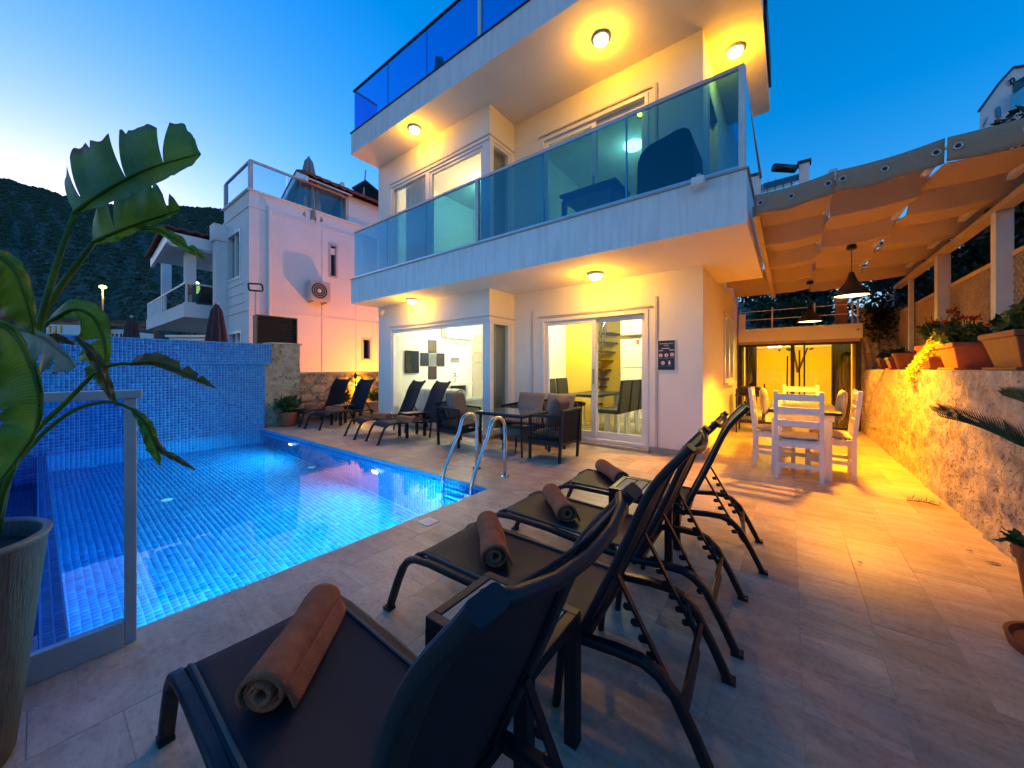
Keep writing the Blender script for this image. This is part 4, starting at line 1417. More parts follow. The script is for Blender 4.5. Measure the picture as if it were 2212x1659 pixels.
# pots along the wall
def square_pot(x, y, z, w, h, label, plant_lab, kind, rot=0.0, seed=1, wy=None):
    wy = wy or w
    t = thing('flower_pot', label, 'pot', (x, y, z), 'terracotta pots on the retaining wall')
    k = .76
    b = MB()
    prof = [(k, 0.02), (1.0, h - .05), (1.0, h - .05), (1.08, h - .045), (1.08, h), (.96, h), (.90, h - .06)]
    vs = []
    for s_, zz in prof:
        vs += [(x + sx * w / 2 * s_, y + sy * wy / 2 * s_, z + zz) for sx, sy in ((-1, -1), (1, -1), (1, 1), (-1, 1))]
    fs = [(i * 4 + j, i * 4 + (j + 1) % 4, (i + 1) * 4 + (j + 1) % 4, (i + 1) * 4 + j) for i in range(len(prof) - 1) for j in range(4)]
    fs.append((3, 2, 1, 0))
    b.add(vs, fs).build('body', 'terracotta', t, bevel=.008)
    MB().box(x - w * .44, x + w * .44, y - wy * .44, y + wy * .44, z + h - .08, z + h - .055).build('soil', 'soil', t)
    MB().box(x - w * .50, x + w * .50, y - wy * .50, y + wy * .50, z, z + .022).build('saucer', 'terracotta', t, bevel=.006)
    rg = random.Random(seed)
    if kind == 'none':
        return
    p = thing('potted_plant', plant_lab, 'plant', (x, y, z + h - .06))
    if kind == 'bushy':
        st_ = MB(); lf = MB(); fl_ = MB()
        for q in range(34):
            a = rg.uniform(0, 2 * PI); rr_ = rg.uniform(.3, 1)
            top = Vector((x + math.cos(a) * w * .62 * rr_, y + math.sin(a) * wy * .62 * rr_, z + h + rg.uniform(.06, .26)))
            b0 = Vector((x + math.cos(a) * w * .2 * rr_, y + math.sin(a) * wy * .2 * rr_, z + h - .06))
            st_.tube([b0, (b0 + top) / 2 + Vector((0, 0, .04)), top], .004, 5)
            for _ in range(16):
                leaves(lf, b0.lerp(top, rg.uniform(.35, 1.05)), (.035, .035, .03), 1, .085, rg, .1)
        st_.build('stems', 'shrub_leaf', p); lf.build('foliage', 'shrub_leaf', p, recalc=False)
    elif kind == 'kalanchoe':
        st_ = MB(); lf = MB(); fl_ = MB()
        for q in range(16):
            a = rg.uniform(0, 2 * PI); rr_ = rg.uniform(.2, 1)
            top = Vector((x + math.cos(a) * w * .6 * rr_, y + math.sin(a) * wy * .6 * rr_, z + h + rg.uniform(.10, .26)))
            b0 = Vector((x + math.cos(a) * w * .25 * rr_, y + math.sin(a) * wy * .25 * rr_, z + h - .06))
            st_.tube([b0, top], .005, 5)
            leaves(lf, b0.lerp(top, .6), (.10, .10, .07), 26, .08, rg, .1)
            if q % 3 == 0: leaves(fl_, top, (.045, .045, .02), 22, .035, rg, .6)
        st_.build('stems', 'shrub_leaf', p); lf.build('foliage', 'shrub_leaf', p, recalc=False); fl_.build('blossoms', 'red_flower', p, recalc=False)
    elif kind == 'sparse':
        lf = MB()
        leaves(lf, (x, y, z + h + .04), (w * .5, wy * .5, .1), 160, .07, rg, .5, .2)
        lf.build('foliage', 'hedge_leaf', p, recalc=False)


ZW = 1.24
yy = lambda px, xx: PX(px, 797, xx)[1]
square_pot(1.52, 4.62, ZW, .42, .30, 'largest terracotta pot at the right edge, nearest on the wall', 'bushy leafy plant spilling from the largest pot at the right edge', 'bushy', seed=2, wy=.60)
square_pot(1.45, 5.70, ZW, .34, .27, 'second terracotta pot from the right on the wall, lit orange on its left side', 'green plant with dark red blossoms in the second pot from the right', 'kalanchoe', seed=3, wy=.50)
square_pot(1.35, 6.30, ZW, .15, .15, 'small terracotta pot half hidden behind the trailing succulent', '', 'none', seed=4)
# round pots
def round_pot(x, y, z, r, h, label):
    t = thing('flower_pot', label, 'pot', (x, y, z), 'terracotta pots on the retaining wall')
    MB().lathe([(0, .0), (r * .72, 0), (r * .98, h - .05), (r * 1.08, h - .05), (r * 1.08, h), (r * .95, h), (r * .9, h - .06), (0, h - .06)], (x, y, z), 22, False).build('body', 'terracotta', t)
    MB().lathe([(0, h - .059), (r * .9, h - .055), (0, h - .05)], (x, y, z), 18, False).build('soil', 'soil', t)
    return t


round_pot(1.46, 6.85, ZW, .17, .30, 'round terracotta pot with red blossoms just behind the trailing succulent')
p = thing('potted_plant', 'red blossomed plant in the round pot behind the trailing succulent', 'plant', (1.46, 6.85, ZW + .25))
rg = random.Random(9); st_ = MB(); lf = MB(); fl_ = MB()
for q in range(14):
    a = rg.uniform(0, 2 * PI); r_ = rg.uniform(.03, .2)
    b0 = Vector((1.46, 6.85, ZW + .25)); top = b0 + Vector((math.cos(a) * r_, math.sin(a) * r_, rg.uniform(.2, .48)))
    st_.tube([b0, top], .005, 5); leaves(lf, b0.lerp(top, .6), (.09, .09, .08), 20, .08, rg, .1)
    if q % 3 == 0: leaves(fl_, top, (.05, .05, .025), 20, .04, rg, .5)
st_.build('stems', 'shrub_leaf', p); lf.build('foliage', 'shrub_leaf', p, recalc=False); fl_.build('blossoms', 'red_flower', p, recalc=False)
round_pot(1.40, 7.75, ZW, .17, .24, 'empty round terracotta pot against the trellis, fourth from the right')
# trailing succulent
ts = thing('trailing_succulent', 'yellow green succulent trailing down over the wall edge between the pots', 'plant', (1.22, 6.2, ZW))
tb = MB(); rg = random.Random(12)
for q in range(34):
    y0 = 6.22 + rg.uniform(-.26, .22); L0 = rg.uniform(.08, .42)
    pts = [Vector((1.36 + rg.uniform(-.05, .06), y0, ZW + .20 + rg.uniform(-.05, .26))), Vector((1.22, y0 + rg.uniform(-.08, .08), ZW + .13 + rg.uniform(0, .1))), Vector((1.115 + rg.uniform(-.02, .02), y0 + rg.uniform(-.12, .12), ZW + .06 - L0 * .6))]
    for k in range(30):
        u = k / 29
        c = pts[0].lerp(pts[1], min(1, u * 2)) if u < .5 else pts[1].lerp(pts[2], (u - .5) * 2)
        for _ in range(2):
            d = Vector((rg.gauss(0, 1), rg.gauss(0, 1), rg.gauss(0, .6) + .2)).normalized()
            s_ = d.cross(Vector((0, 0, 1))).normalized() * .006
            e = c + d * .032
            m_ = c + d * .016
            tb.add([c, m_ + s_, e, m_ - s_, m_ + Vector((0, 0, .006))], [(0, 1, 4), (1, 2, 4), (2, 3, 4), (3, 0, 4)])
tb.build('foliage', 'succulent_leaf', ts, recalc=False)
# dark pots beyond the trellis end
for k, (yq, lab) in enumerate(((8.5, 'dark red pot with a low plant at the far end of the wall'), (9.3, 'farthest dark pot with drooping leaves at the end of the wall'))):
    square_pot(1.42, yq, ZW, .28, .20, lab, ('low dark plant in the pot at the far end of the wall', 'drooping dark plant in the farthest pot')[k], 'sparse', seed=20 + k)

# ------------------------------------------------------------------ pergola
PG = thing('pergola', 'white timber pergola with a woven beige canvas roof over the dining area', 'pergola', (.5, 6.8, 0))
PZT = 2.86
XC = [-0.27, 0.32, 0.96, 1.60]
for k, x in enumerate(XC):
    z = PZT + (-.01, .17, .17, .17)[k]
    MB().box(x - .03, x + .03, 4.42, 9.75, z - .06, z + .05).build('rafter', 'pergola_wood' if k in (0,) else 'pergola_white', PG)
MB().box(XC[-1] - .05, XC[-1] + .05, 2.9, 9.75, PZT - .12, PZT - .061).build('wall_plate', 'pergola_wood', PG)
for k in range(10):
    y = 4.42 + .59 * k
    MB().tube([(XC[0], y, PZT + .135), (XC[-1] + .05, y, PZT + .17)], .014, 8).build('cross_bar', 'pergola_white', PG)
posts = [(yy(2165, 1.6), .055), (yy(2036, 1.6), .06), (yy(1968, 1.6), .03), (yy(1922, 1.6), .055)]
for y, wd in posts:
    MB().box(1.60 - wd, 1.60 + wd, y - wd, y + wd, 1.24, PZT - .121).build('post', 'pergola_white', PG, bevel=.004)
PERIOD, AMP = 1.2, .085


def wave(y, ph):
    u = ((y - 4.30) / PERIOD + ph) % 1.0
    tri = -1 + 2 * u / .84 if u < .84 else 1 - 2 * (u - .84) / .16          # long rise, short drop
    s_ = math.sin(tri * PI / 2)
    return tri * AMP


cut_y = 9.72
for k in range(3):
    x0, x1 = XC[k] + .006, XC[k + 1] - .006 + (.16 if k == 2 else 0)
    ph = .46 if k % 2 else .0
    def fn(u, v, x0=x0, x1=x1, ph=ph, k=k):
        x = x0 + (x1 - x0) * u; y = 4.30 + (cut_y - 4.30) * v
        sag = -.02 * math.sin(PI * u)
        return (x, y, PZT + .012 + .03 * (k + u) + wave(y, ph) * (1 + .08 * math.sin(y * 5 + k)) + sag)
    MB().grid(fn, 8, 270).build('canvas_strip', 'canvas', PG, smooth=False, solid=.003)
    # front hem with eyelets
    def fh(u, v, x0=x0, x1=x1, k=k):
        x = x0 + (x1 - x0) * u
        zl = PZT - .105 + .045 * (k + u) - .02 * math.sin(PI * u)
        return (x, 4.27 - .02 * v, zl + .185 * v + .008 * math.sin(u * 11 + k) * (1 - v))
    hm = MB().grid(fh, 16, 4).build('canvas_hem', 'canvas_band', PG, smooth=True, solid=.003)
    for u in (.07, .48, .93):
        c = Vector(fh(u, .55))
        MB().tube([c + Vector((.022 * math.cos(a), -.006, .022 * math.sin(a))) for a in [2 * PI * j / 12 for j in range(12)]], .006, 6, (0, 1, 0), True).build('eyelet', 'fence_metal', hm)
        MB().ball(c + Vector((0, -.002, 0)), .014, 8, 5, (1, .3, 1)).build('eyelet_hole', 'black', hm)

def fx(u, v):
    y = 6.96 + (9.72 - 6.96) * v
    return (-.935 + (-.285 + .935) * u, y, PZT + .005 + wave(y, .0))
MB().grid(fx, 6, 138).build('canvas_strip', 'canvas', PG, smooth=False, solid=.003)

# trellis panels between the posts
TR = thing('trellis_screen', 'beige diamond lattice screen on the wall behind the flower pots', 'trellis', (1.66, 6.5, 1.24))
segs = [(3.0, yy(2165, 1.66) - .05), (yy(2165, 1.66) + .07, yy(2036, 1.66) - .05), (yy(2036, 1.66) + .06, yy(1968, 1.66) - .03), (yy(1968, 1.66) + .03, yy(1922, 1.66) - .04)]
ZT0, ZT1 = 1.245, 2.34
for y0, y1 in segs:
    f = MB(); f.box(1.64, 1.68, y0, y1, ZT1 - .045, ZT1); f.box(1.64, 1.68, y0, y1, ZT0, ZT0 + .04)
    f.box(1.64, 1.68, y0, y0 + .04, ZT0 + .04, ZT1 - .045); f.box(1.64, 1.68, y1 - .04, y1, ZT0 + .04, ZT1 - .045)
    pn = f.build('panel_frame', 'trellis', TR)
    lat = MB()
    step = .078
    a0, a1, b0, b1 = y0 + .04, y1 - .04, ZT0 + .04, ZT1 - .045
    H_ = b1 - b0
    k = a0 - H_
    while k < a1:
        # 45 degree slat from (k,b0) to (k+H,b1), clipped
        s0, s1 = max(k, a0), min(k + H_, a1)
        if s1 - s0 > .02:
            lat.bar((1.664, s0, b0 + (s0 - k)), (1.664, s1, b0 + (s1 - k)), .006, .027, (1, 0, 0))
            lat.bar((1.657, s0, b1 - (s0 - k)), (1.657, s1, b1 - (s1 - k)), .006, .027, (1, 0, 0))
        k += step
    tag(lat.build('lattice', 'trellis', pn), kind='stuff')

# pendant lamps
def pendant(x, y, z, label, power, col):
    t = thing('pendant_lamp', label, 'lamp', (x, y, z), 'pendant lamps under the pergola')
    MB().lathe([(.185, 0.0), (.18, .02), (.13, .09), (.07, .16), (.04, .23), (.022, .30), (.0, .305)], (x, y, z), 32, False).build('shade', 'dark_pole', t, smooth=True, solid=.004)
    MB().tube([(x, y, z + .30), (x, y, PZT - .1)], .004, 6).build('cord', 'black', t)
    MB().lathe([(0, .0), (.05, .0), (.045, .05), (.0, .06)], (x, y, PZT - .11), 18, False).build('canopy', 'black', t)
    MB().lathe([(0, .012), (.165, .014), (.165, .018), (0, .02)], (x, y, z), 28, False).build('diffuser', 'warm_lamp', t)
    spot(t, (x, y, z - .02), power, col, math.radians(121), .30, .10)
    return t


pendant(.62, 6.2, 2.16, 'larger near black cone pendant lamp hanging under the pergola', 150, (1.0, .35, .004))
pendant(.29, 8.3, 2.08, 'farther black cone pendant lamp hanging under the pergola', 42, (1.0, .27, .002))

# ------------------------------------------------------------------ annex behind the pergola
AX = thing('annex', 'low annex with lit yellow room behind glass doors under the pergola', 'house', (.1, 9.9, 0))
ax0, ax1, ay = -.94, 1.12, 9.80
MB().box(ax0, ax1 + .02, ay, ay + 4, 1.86, 2.15).build('roof_slab', 'plaster', AX)
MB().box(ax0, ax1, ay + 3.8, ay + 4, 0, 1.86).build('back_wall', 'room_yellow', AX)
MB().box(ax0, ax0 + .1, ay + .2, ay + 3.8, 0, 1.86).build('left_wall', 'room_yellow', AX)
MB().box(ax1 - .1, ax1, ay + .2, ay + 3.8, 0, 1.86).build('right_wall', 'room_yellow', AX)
MB().box(ax0, ax1, ay + .01, ay + 3.8, -.02, .02).build('room_floor', 'room_floor', AX)
ad = MB(); frame_y(ad, ax0 + .02, ax1 - .02, .02, 1.80, ay + .05, .05, .08)
ad.box(.02, .09, ay + .05, ay + .13, .07, 1.75)
adf = ad.build('glass_door', 'dark_pole', AX)
pane_y(adf, ax0 + .07, .02, .07, 1.75, ay + .09); pane_y(adf, .09, ax1 - .07, .07, 1.75, ay + .09)
MB().box(ax0 + .01, ax1 - .01, ay + .02, ay + .2, 1.80, 1.859).build('lintel', 'pergola_wood', AX)
for x0, x1, lab, m_ in ((ax0 + .12, ax0 + .34, 'brown curtain at the left of the annex doors', 'curtain_dark'), (.70, 1.0, 'dark curtain at the right of the annex doors', 'curtain_dark')):
    c2 = thing('curtain', lab, 'curtain', (x0, ay + .3, 0))
    drape(x0, x1, ay + .3, ay + .3, .05, 1.78, .03, 5).build('drape', m_, c2, smooth=True, solid=.004)
    MB().tube([(x0, ay + .3, 1.79), (x1, ay + .3, 1.79)], .01).build('rod', 'black', c2)
rl = thing('room_lamp', 'bright square ceiling light in the annex room', 'lamp', (-.28, 11, 1.8))
MB().box(-.42, -.16, 11.0, 11.3, 1.79, 1.84).build('shade', 'white_lamp', rl)
point(rl, (-.0, 11.2, 1.45), 16, (1.0, .68, .05), .15)
# closed parasols leaning in the doorway
for k, (x, t_, h, lab) in enumerate(((-.03, -.02, 1.50, 'leftmost'), (.17, .0, 1.62, 'middle'), (.25, .0, 1.78, 'rightmost'))):
    t = thing('leaning_pole', lab + ' of the three dark poles leaning against the annex door', 'pole', (x, ay - .08, 0), 'dark poles at the annex door')
    MB().tube([(x + t_, ay - .12, 0), (x, ay - .05, h)], .015, 8).build('shaft', 'black', t)
    MB().ball((x, ay - .05, h + .01), .018).build('cap', 'black', t)
# roof railing and shrubs above the annex
AR = thing('annex_railing', 'thin white rail with posts on the roof of the annex', 'railing', (0, ay, 2.15))
for x in (-.9, -.30, .42, 1.0, 1.08):
    MB().tube([(x, ay + .08, 2.15), (x, ay + .08, 2.62)], .016, 8).build('post', 'pergola_white', AR)
for z in (2.36, 2.55):
    MB().tube([(-.9, ay + .08, z), (1.08, ay + .08, z)], .009, 6).build('wire', 'pergola_white', AR)
MB().box(-.93, -.80, ay + .03, ay + .15, 2.15, 2.50).build('end_post', 'plaster', AR)
pl = thing('roof_pillar', 'short rust orange stone pillar on the annex roof', 'pillar', (.83, ay + .3, 2.15))
MB().box(.76, .94, ay + .2, ay + .4, 2.15, 2.62).build('shaft', 'rust_pillar', pl, bevel=.01)
MB().box(.74, .96, ay + .18, ay + .42, 2.62, 2.68).build('cap', 'concrete', pl, bevel=.01)
rg = random.Random(31)
for k, (x, y, r, lab) in enumerate(((-.45, 10.7, .42, 'left orange lit shrub on the annex roof behind the rail'), (.15, 10.9, .40, 'middle shrub on the annex roof behind the rail'), (.55, 11.3, .36, 'dark shrub on the annex roof beside the rust pillar'))):
    t = thing('shrub', lab, 'shrub', (x, y, 2.15), 'shrubs on the annex roof')
    MB().tube([(x, y, 2.15), (x + .05, y, 2.5)], .02, 6).build('stem', 'dark_wood', t)
    lf = MB(); leaves(lf, (x, y, 2.55), (r, r, .42), 900, .085, rg, .2, .3); lf.build('crown', 'shrub_leaf', t, recalc=False)

# stone end wall right of the annex with a creeper
ew = thing('stone_pier', 'dark rough stone pier between the annex and the retaining wall', 'wall', (1.4, 9.95, 0))
def fe(u, v):
    return (1.13 + .6 * u, 9.86 + .02 * math.sin(u * 31 + v * 17) + rg.uniform(-.012, .012), 0 + 2.45 * v)
MB().grid(fe, 20, 60).build('stone_face', 'pillar_stone', ew, smooth=True)
MB().box(1.13, 1.75, 9.89, 10.4, 0, 2.45).build('core', 'pillar_stone', ew)
cr = thing('creeper', 'grey green creeper climbing the dark stone pier', 'plant', (1.4, 9.8, 1.2))
lf = MB(); leaves(lf, (1.38, 9.78, 2.25), (.3, .07, .6), 700, .07, rg, -.2, .1); lf.build('foliage', 'hedge_leaf', cr, recalc=False)
MB().tube([(1.4, 9.8, 1.25), (1.36, 9.8, 1.8), (1.42, 9.79, 2.6)], .012, 6).build('stem', 'dark_wood', cr)

# dark hedge and trees on the slope behind the trellis
rg = random.Random(41)
for k, (x, y, z, rx, ry, rz, n, lab) in enumerate((
        (2.8, 5.4, 3.0, .8, 1.3, 1.5, 3600, 'dark bush behind the trellis nearest the right edge'),
        (2.9, 7.6, 3.1, .8, 1.4, 1.7, 3800, 'dark bush behind the middle of the trellis'),
        (2.9, 10.2, 3.2, .8, 1.5, 1.8, 3800, 'dark bush behind the far end of the trellis'),
        (2.0, 11.6, 2.4, .9, 1.0, 1.2, 1400, 'dark bush behind the stone pier'),
        (2.6, 3.4, 2.4, .6, 1.0, .6, 900, 'low dark bush behind the trellis at the right edge'),
        (4.6, 6.6, 4.0, 1.3, 1.6, 1.3, 2200, 'tall dark bush higher up the slope behind the near trellis'),
        (4.8, 10.0, 4.2, 1.5, 1.8, 1.5, 2200, 'tall dark bush higher up the slope behind the far trellis'),
        (.2, 13.6, 3.2, 1.5, .8, 1.4, 2600, 'wide dark bush behind the annex'),
        (3.0, 14.5, 3.6, 1.6, 1.2, 1.7, 2400, 'tall dark bush at the back right behind the annex'))):
    t = thing('bush', lab, 'bush', (x, y, 1.2), 'dark bushes on the slope behind the trellis')
    tk = MB()
    for a in (0, 2.1, 4.2):
        tk.tube([(x, y, 1.15), (x + .2 * math.cos(a), y + .3 * math.sin(a), 1.8), (x + .5 * rx * math.cos(a), y + .5 * ry * math.sin(a), z)], .035, 6, scale=[1, .7, .4])
    tk.build('trunk', 'dark_wood', t)
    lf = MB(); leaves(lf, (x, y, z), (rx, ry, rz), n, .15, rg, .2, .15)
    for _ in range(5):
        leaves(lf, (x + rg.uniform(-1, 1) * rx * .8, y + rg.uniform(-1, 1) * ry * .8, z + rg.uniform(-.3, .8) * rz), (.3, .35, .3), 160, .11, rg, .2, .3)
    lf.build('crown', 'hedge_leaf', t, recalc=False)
sl = MB()
sl.grid(lambda u, v: (XS + 1.2 + 12 * u, -4 + 26 * v, 1.2 + 3.0 * u + .25 * math.sin(v * 17) * u), 10, 24)
tag(sl.build('slope', 'earth', None, smooth=True), kind='structure')

# grass hose hanging on the wall
hz_ = MB().tube([PX(1911, 798, XS - .02), PX(1885, 850, XS - .03), PX(1872, 905, XS - .03), PX(1880, 921, XS - .03), PX(1902, 922, XS - .03)], .008, 6)
tag(hz_.build('hose', 'hose', None, smooth=True), 'thin pale hose hanging down the retaining wall near the annex', 'hose')

# ================================================================== TERRACE FURNITURE
def sling_lounger():
    """local: x from the foot legs towards the head, y across, z up"""
    t = thing('sun_lounger', '', 'sun lounger')
    Wd = .47
    prof = [(0, 0), (.035, .085), (.07, .17), (.11, .25), (.15, .295), (.21, .318), (.30, .325), (.55, .318), (.85, .290), (1.05, .285), (1.20, .300), (1.28, .300), (1.33, .282), (1.38, .235), (1.44, .125), (1.50, 0)]
    for y in (0.0, Wd):
        r = MB().rail([(x, y, z) for x, z in prof], .030, .044, (0, 1, 0))
        ro = r.build('side_rail', 'dark_metal', t, smooth=False)
        for i in (0, -1):
            MB().box(prof[i][0] - .024, prof[i][0] + .024, y - .021, y + .021, 0, .016).build('rubber_foot', 'black', ro)
        for bx, bz in ((.19, .305), (.045, .12), (1.37, .235), (1.43, .13), (.62, .31)):
            yo = y - .017 if y == 0 else y + .017
            MB().ball((bx, yo, bz), .008, 8, 5, (1, .5, 1)).build('bolt', 'chrome_bolt', ro)
    hx, hz = 1.08, .295                       # hinge
    bp = crom([(hx - .03, 0, hz - .03), (1.20, 0, .60), (1.31, 0, .86), (1.425, 0, 1.01)], 16)     # curve of the backrest
    tx, tz = bp[-1].x, bp[-1].z

    def seat(u, v):
        x = .135 + (hx - .01 - .135) * u
        if u < .10:
            z = .255 + (.332 - .255) * math.sin(u / .10 * PI / 2)
        else:
            z = .332 - .030 * (u - .10)
        z += .012 - .018 * math.sin(PI * v) * min(1, u * 4)
        return (x, .012 + (Wd - .024) * v, z)
    s_ = MB().grid(seat, 26, 10).build('seat_sling', 'sling', t, smooth=True, solid=.004)
    for v in (0.03, .97):
        MB().tube([Vector(seat(u / 20, v)) + Vector((0, 0, .005)) for u in range(21)], .0055, 6).build('piping', 'piping', s_)
    for y in (.0, Wd):
        ys = y + (.016 if y == 0 else -.016)
        bo = MB().rail([(p.x, ys, p.z) for p in bp], .028, .056, (0, 1, 0)).build('back_upright', 'dark_metal', t)
        yo = y - .001 if y == 0 else y + .001
        MB().ball((bp[-2].x, yo, bp[-2].z), .013, 10, 6, (1, .5, 1)).build('bolt', 'chrome_bolt', bo)
        # ratchet stay from the upright down to the rear prop
        p0 = Vector((1.185, y + (.045 if y == 0 else -.045), .53)); p1 = Vector((1.385, p0.y, .175))
        rb = MB().bar(p0, p1, .010, .022, (0, 1, 0)).build('ratchet_bar', 'dark_metal', t)
        d = (p1 - p0).normalized(); nn = Vector((d.z, 0, -d.x))
        if nn.z > 0: nn = -nn
        th = MB()
        for k in range(6):
            q = p0 + d * (.11 + k * .052)
            th.add([q + d * a2 + nn * b2 + Vector((0, yo2, 0)) for yo2 in (-.004, .004) for a2, b2 in ((-.014, .008), (.011, .008), (.004, .030), (-.008, .034), (-.018, .026))],
                   [(0, 1, 2, 3, 4), (9, 8, 7, 6, 5)] + [(i, i + 5, (i + 1) % 5 + 5, (i + 1) % 5) for i in range(5)])
        tag(th.build('ratchet_teeth', 'dark_metal', rb), kind='stuff')

    def back(u, v):
        p = interp(bp, .03 + .94 * u)
        bow = .022 * math.sin(PI * v) * (1 - .3 * u)
        return (p.x + bow * .9 - .006, .026 + (Wd - .052) * v, p.z - bow * .4)
    MB().grid(back, 16, 12).build('back_sling', 'sling', t, smooth=True, solid=.004)
    # head bar, prop and cross bars
    hb = MB().tube([(tx - .02, .03, tz - .012), (tx - .005, .07, tz - .022), (tx + .004, .14, tz - .034), (tx + .006, Wd / 2, tz - .040), (tx + .004, Wd - .14, tz - .034), (tx - .005, Wd - .07, tz - .022), (tx - .02, Wd - .03, tz - .012)], .012, 10)
    hb.build('head_bar', 'dark_metal', t, smooth=True)
    MB().tube([(1.35, .02, .27), (1.385, .045, .175), (1.40, .10, .13), (1.40, Wd - .10, .13), (1.385, Wd - .045, .175), (1.35, Wd - .02, .27)], .009, 8).build('rear_prop', 'dark_pole', t)
    MB().tube([(1.40, .0, .20), (1.40, Wd, .20)], .012, 8).build('rear_cross_bar', 'dark_metal', t)
    MB().tube([(hx, 0, hz - .012), (hx, Wd, hz - .012)], .014, 8).build('hinge_bar', 'dark_metal', t)
    MB().tube([(.15, 0, .285), (.15, Wd, .285)], .013, 8).build('front_cross_bar', 'dark_metal', t)
    for y in (.0, Wd):
        MB().rail([(1.00, y, .270), (.985, y, .14), (.97, y, 0)], .026, .034, (0, 1, 0)).build('middle_leg', 'dark_metal', t)
    return t


LG = sling_lounger()
front_row = [((-1.67, .265, 0), 0.0, 'nearest sun lounger in the row in front of the camera'),
             ((-1.66, 1.12, 0), .062, 'second sun lounger from the camera, just past the near side table'),
             ((-1.68, 1.80, 0), .04, 'third sun lounger from the camera, right against the second one'),
             ((-1.62, 2.55, 0), .10, 'fourth and farthest sun lounger of the near row, beside the slatted side table')]
for (loc, rz, lab) in front_row:
    place(LG, USED, loc, rz, lab, 'sun loungers facing the pool in the near row')
# the far row stands at the house end of the pool, heads towards the villa
far = [((-5.45, 3.30, 0), 1.32, 'far sun lounger nearest the lounge chairs, in front of the bay window'),
       ((-6.05, 3.38, 0), 1.30, 'far sun lounger at the left corner of the villa'),
       ((-8.35, 3.42, 0), 1.12, 'far sun lounger in front of the glowing wall lamp'),
       ((-8.62, 3.18, 0), 1.0, 'leftmost far sun lounger by the stone pillar')]
far = [((-5.36, 3.40, 0), 1.42, far[0][2]), ((-6.12, 3.42, 0), 1.42, far[1][2]), ((-7.60, 3.50, 0), 1.75, far[2][2]), ((-8.35, 3.42, 0), 1.85, far[3][2])]
for (loc, rz, lab) in far:
    place(LG, USED, loc, rz, lab, 'sun loungers at the far end of the pool')


def side_table(w, d, h, nslat):
    t = thing('side_table', '', 'side table')
    f = MB(); b = .035
    f.box(0, w, 0, b, h - .04, h); f.box(0, w, d - b, d, h - .04, h); f.box(0, b, b, d - b, h - .04, h); f.box(w - b, w, b, d - b, h - .04, h)
    f.build('frame', 'dark_metal', t, bevel=.003)
    for x in (0, w - .042):
        for y in (0, d - .042):
            MB().box(x, x + .042, y, y + .042, 0, h - .0405).build('leg', 'dark_metal', t)
    n = nslat
    for k in range(n):
        x0 = b + .003 + (w - 2 * b - .003) * k / n
        MB().box(x0, x0 + (w - 2 * b) / n - .009, b + .002, d - b - .002, h - .018, h - .003).build('slat', 'teak_slat', t, bevel=.002)
    MB().box(b, w - b, b, d - b, h - .040, h - .026).build('apron', 'dark_metal', t)
    return t


STB = side_table(.40, .33, .44, 4)
place(STB, USED, (-.95, .775, 0), .02, 'dark side table with pale wood slats between the first and second loungers', 'slatted side tables')
place(STB, USED, (-.98, 2.37, 0), .06, 'dark side table with pale wood slats between the third and fourth loungers', 'slatted side tables')
place(STB, USED, (-5.48, 4.05, 0), PI / 2 - .15, 'dark side table between the two far loungers before the bay window', 'slatted side tables')
place(STB, USED, (-7.82, 4.05, 0), PI / 2 + .2, 'dark side table between the two leftmost far loungers', 'slatted side tables')


def rolled_towel():
    """rolled along local x, lying on z = 0"""
    t = thing('rolled_towel', '', 'towel')
    turns, n, L_, R_ = 3.3, 90, .40, .055
    rg_ = random.Random(77)
    sp = []
    for i in range(n + 1):
        a = i / n * turns * 2 * PI
        r = .016 + (R_ - .016) * i / n
        sp.append((r * math.cos(-a + 1.2), R_ + r * math.sin(-a + 1.2)))
    def fn(u, v):
        i = min(n, int(round(u * n)))
        y, z = sp[i]
        e = .012 * math.sin(u * 9) * (abs(v - .5) * 2) ** 4 + .003 * math.sin(v * 30 + u * 6)
        k = 1 + .06 * math.sin(v * 7 + 1) * u + .02 * math.sin(v * 23)
        z2 = max(.001, R_ + (z - R_) * k * .94)
        return (-L_ / 2 + L_ * v + e * (1 if v > .5 else -1), y * k * 1.05, z2)
    MB().grid(fn, n, 22).build('roll', 'towel', t, smooth=True, solid=.011)
    # loose flap along the side
    fl = MB().grid(lambda u, v: (-L_ / 2 + .004 + (L_ - .008) * v, -.055 - .026 * math.sin(u * PI / 2), .055 * (1 - u) ** 1.5 + .006), 8, 16)
    fl.build('loose_edge', 'towel', t, smooth=True, solid=.009)
    # bundled folds inside the roll
    return t


TW_ = rolled_towel()
def lay_towel(p, q, z, lab, grp='rolled brown towels'):
    a = Vector(PZ(p[0], p[1], z)); b = Vector(PZ(q[0], q[1], z))
    c = (a + b) / 2
    d = b - a
    return (c.x, c.y, z - .055), math.atan2(d.y, d.x), d.length


tz = .385
for p, q, lab in (((585, 1470), (690, 1310), 'rolled brown towel on the nearest lounger'), ((1068, 1195), (1055, 1130), 'rolled brown towel on the second lounger from the camera'),
                  ((1222, 1105), (1193, 1065), 'rolled brown towel on the third lounger from the camera'), ((1338, 1030), (1305, 1008), 'rolled brown towel on the fourth lounger from the camera')):
    loc, a, L_ = lay_towel(p, q, tz, lab)
    place(TW_, USED, loc, a, lab, 'rolled brown towels', (1.0, 1, 1))
for x, y, a, lab in ((-5.28, 3.92, .12, 'rolled brown towel on the far lounger before the bay window'), (-6.02, 3.90, .12, 'rolled brown towel on the far lounger at the villa corner'),
                     (-7.88, 3.95, .3, 'rolled brown towel on the far lounger before the wall lamp'), (-8.68, 3.86, .35, 'rolled brown towel on the leftmost far lounger')):
    place(TW_, USED, (x, y, .325), a, lab, 'rolled brown towels')


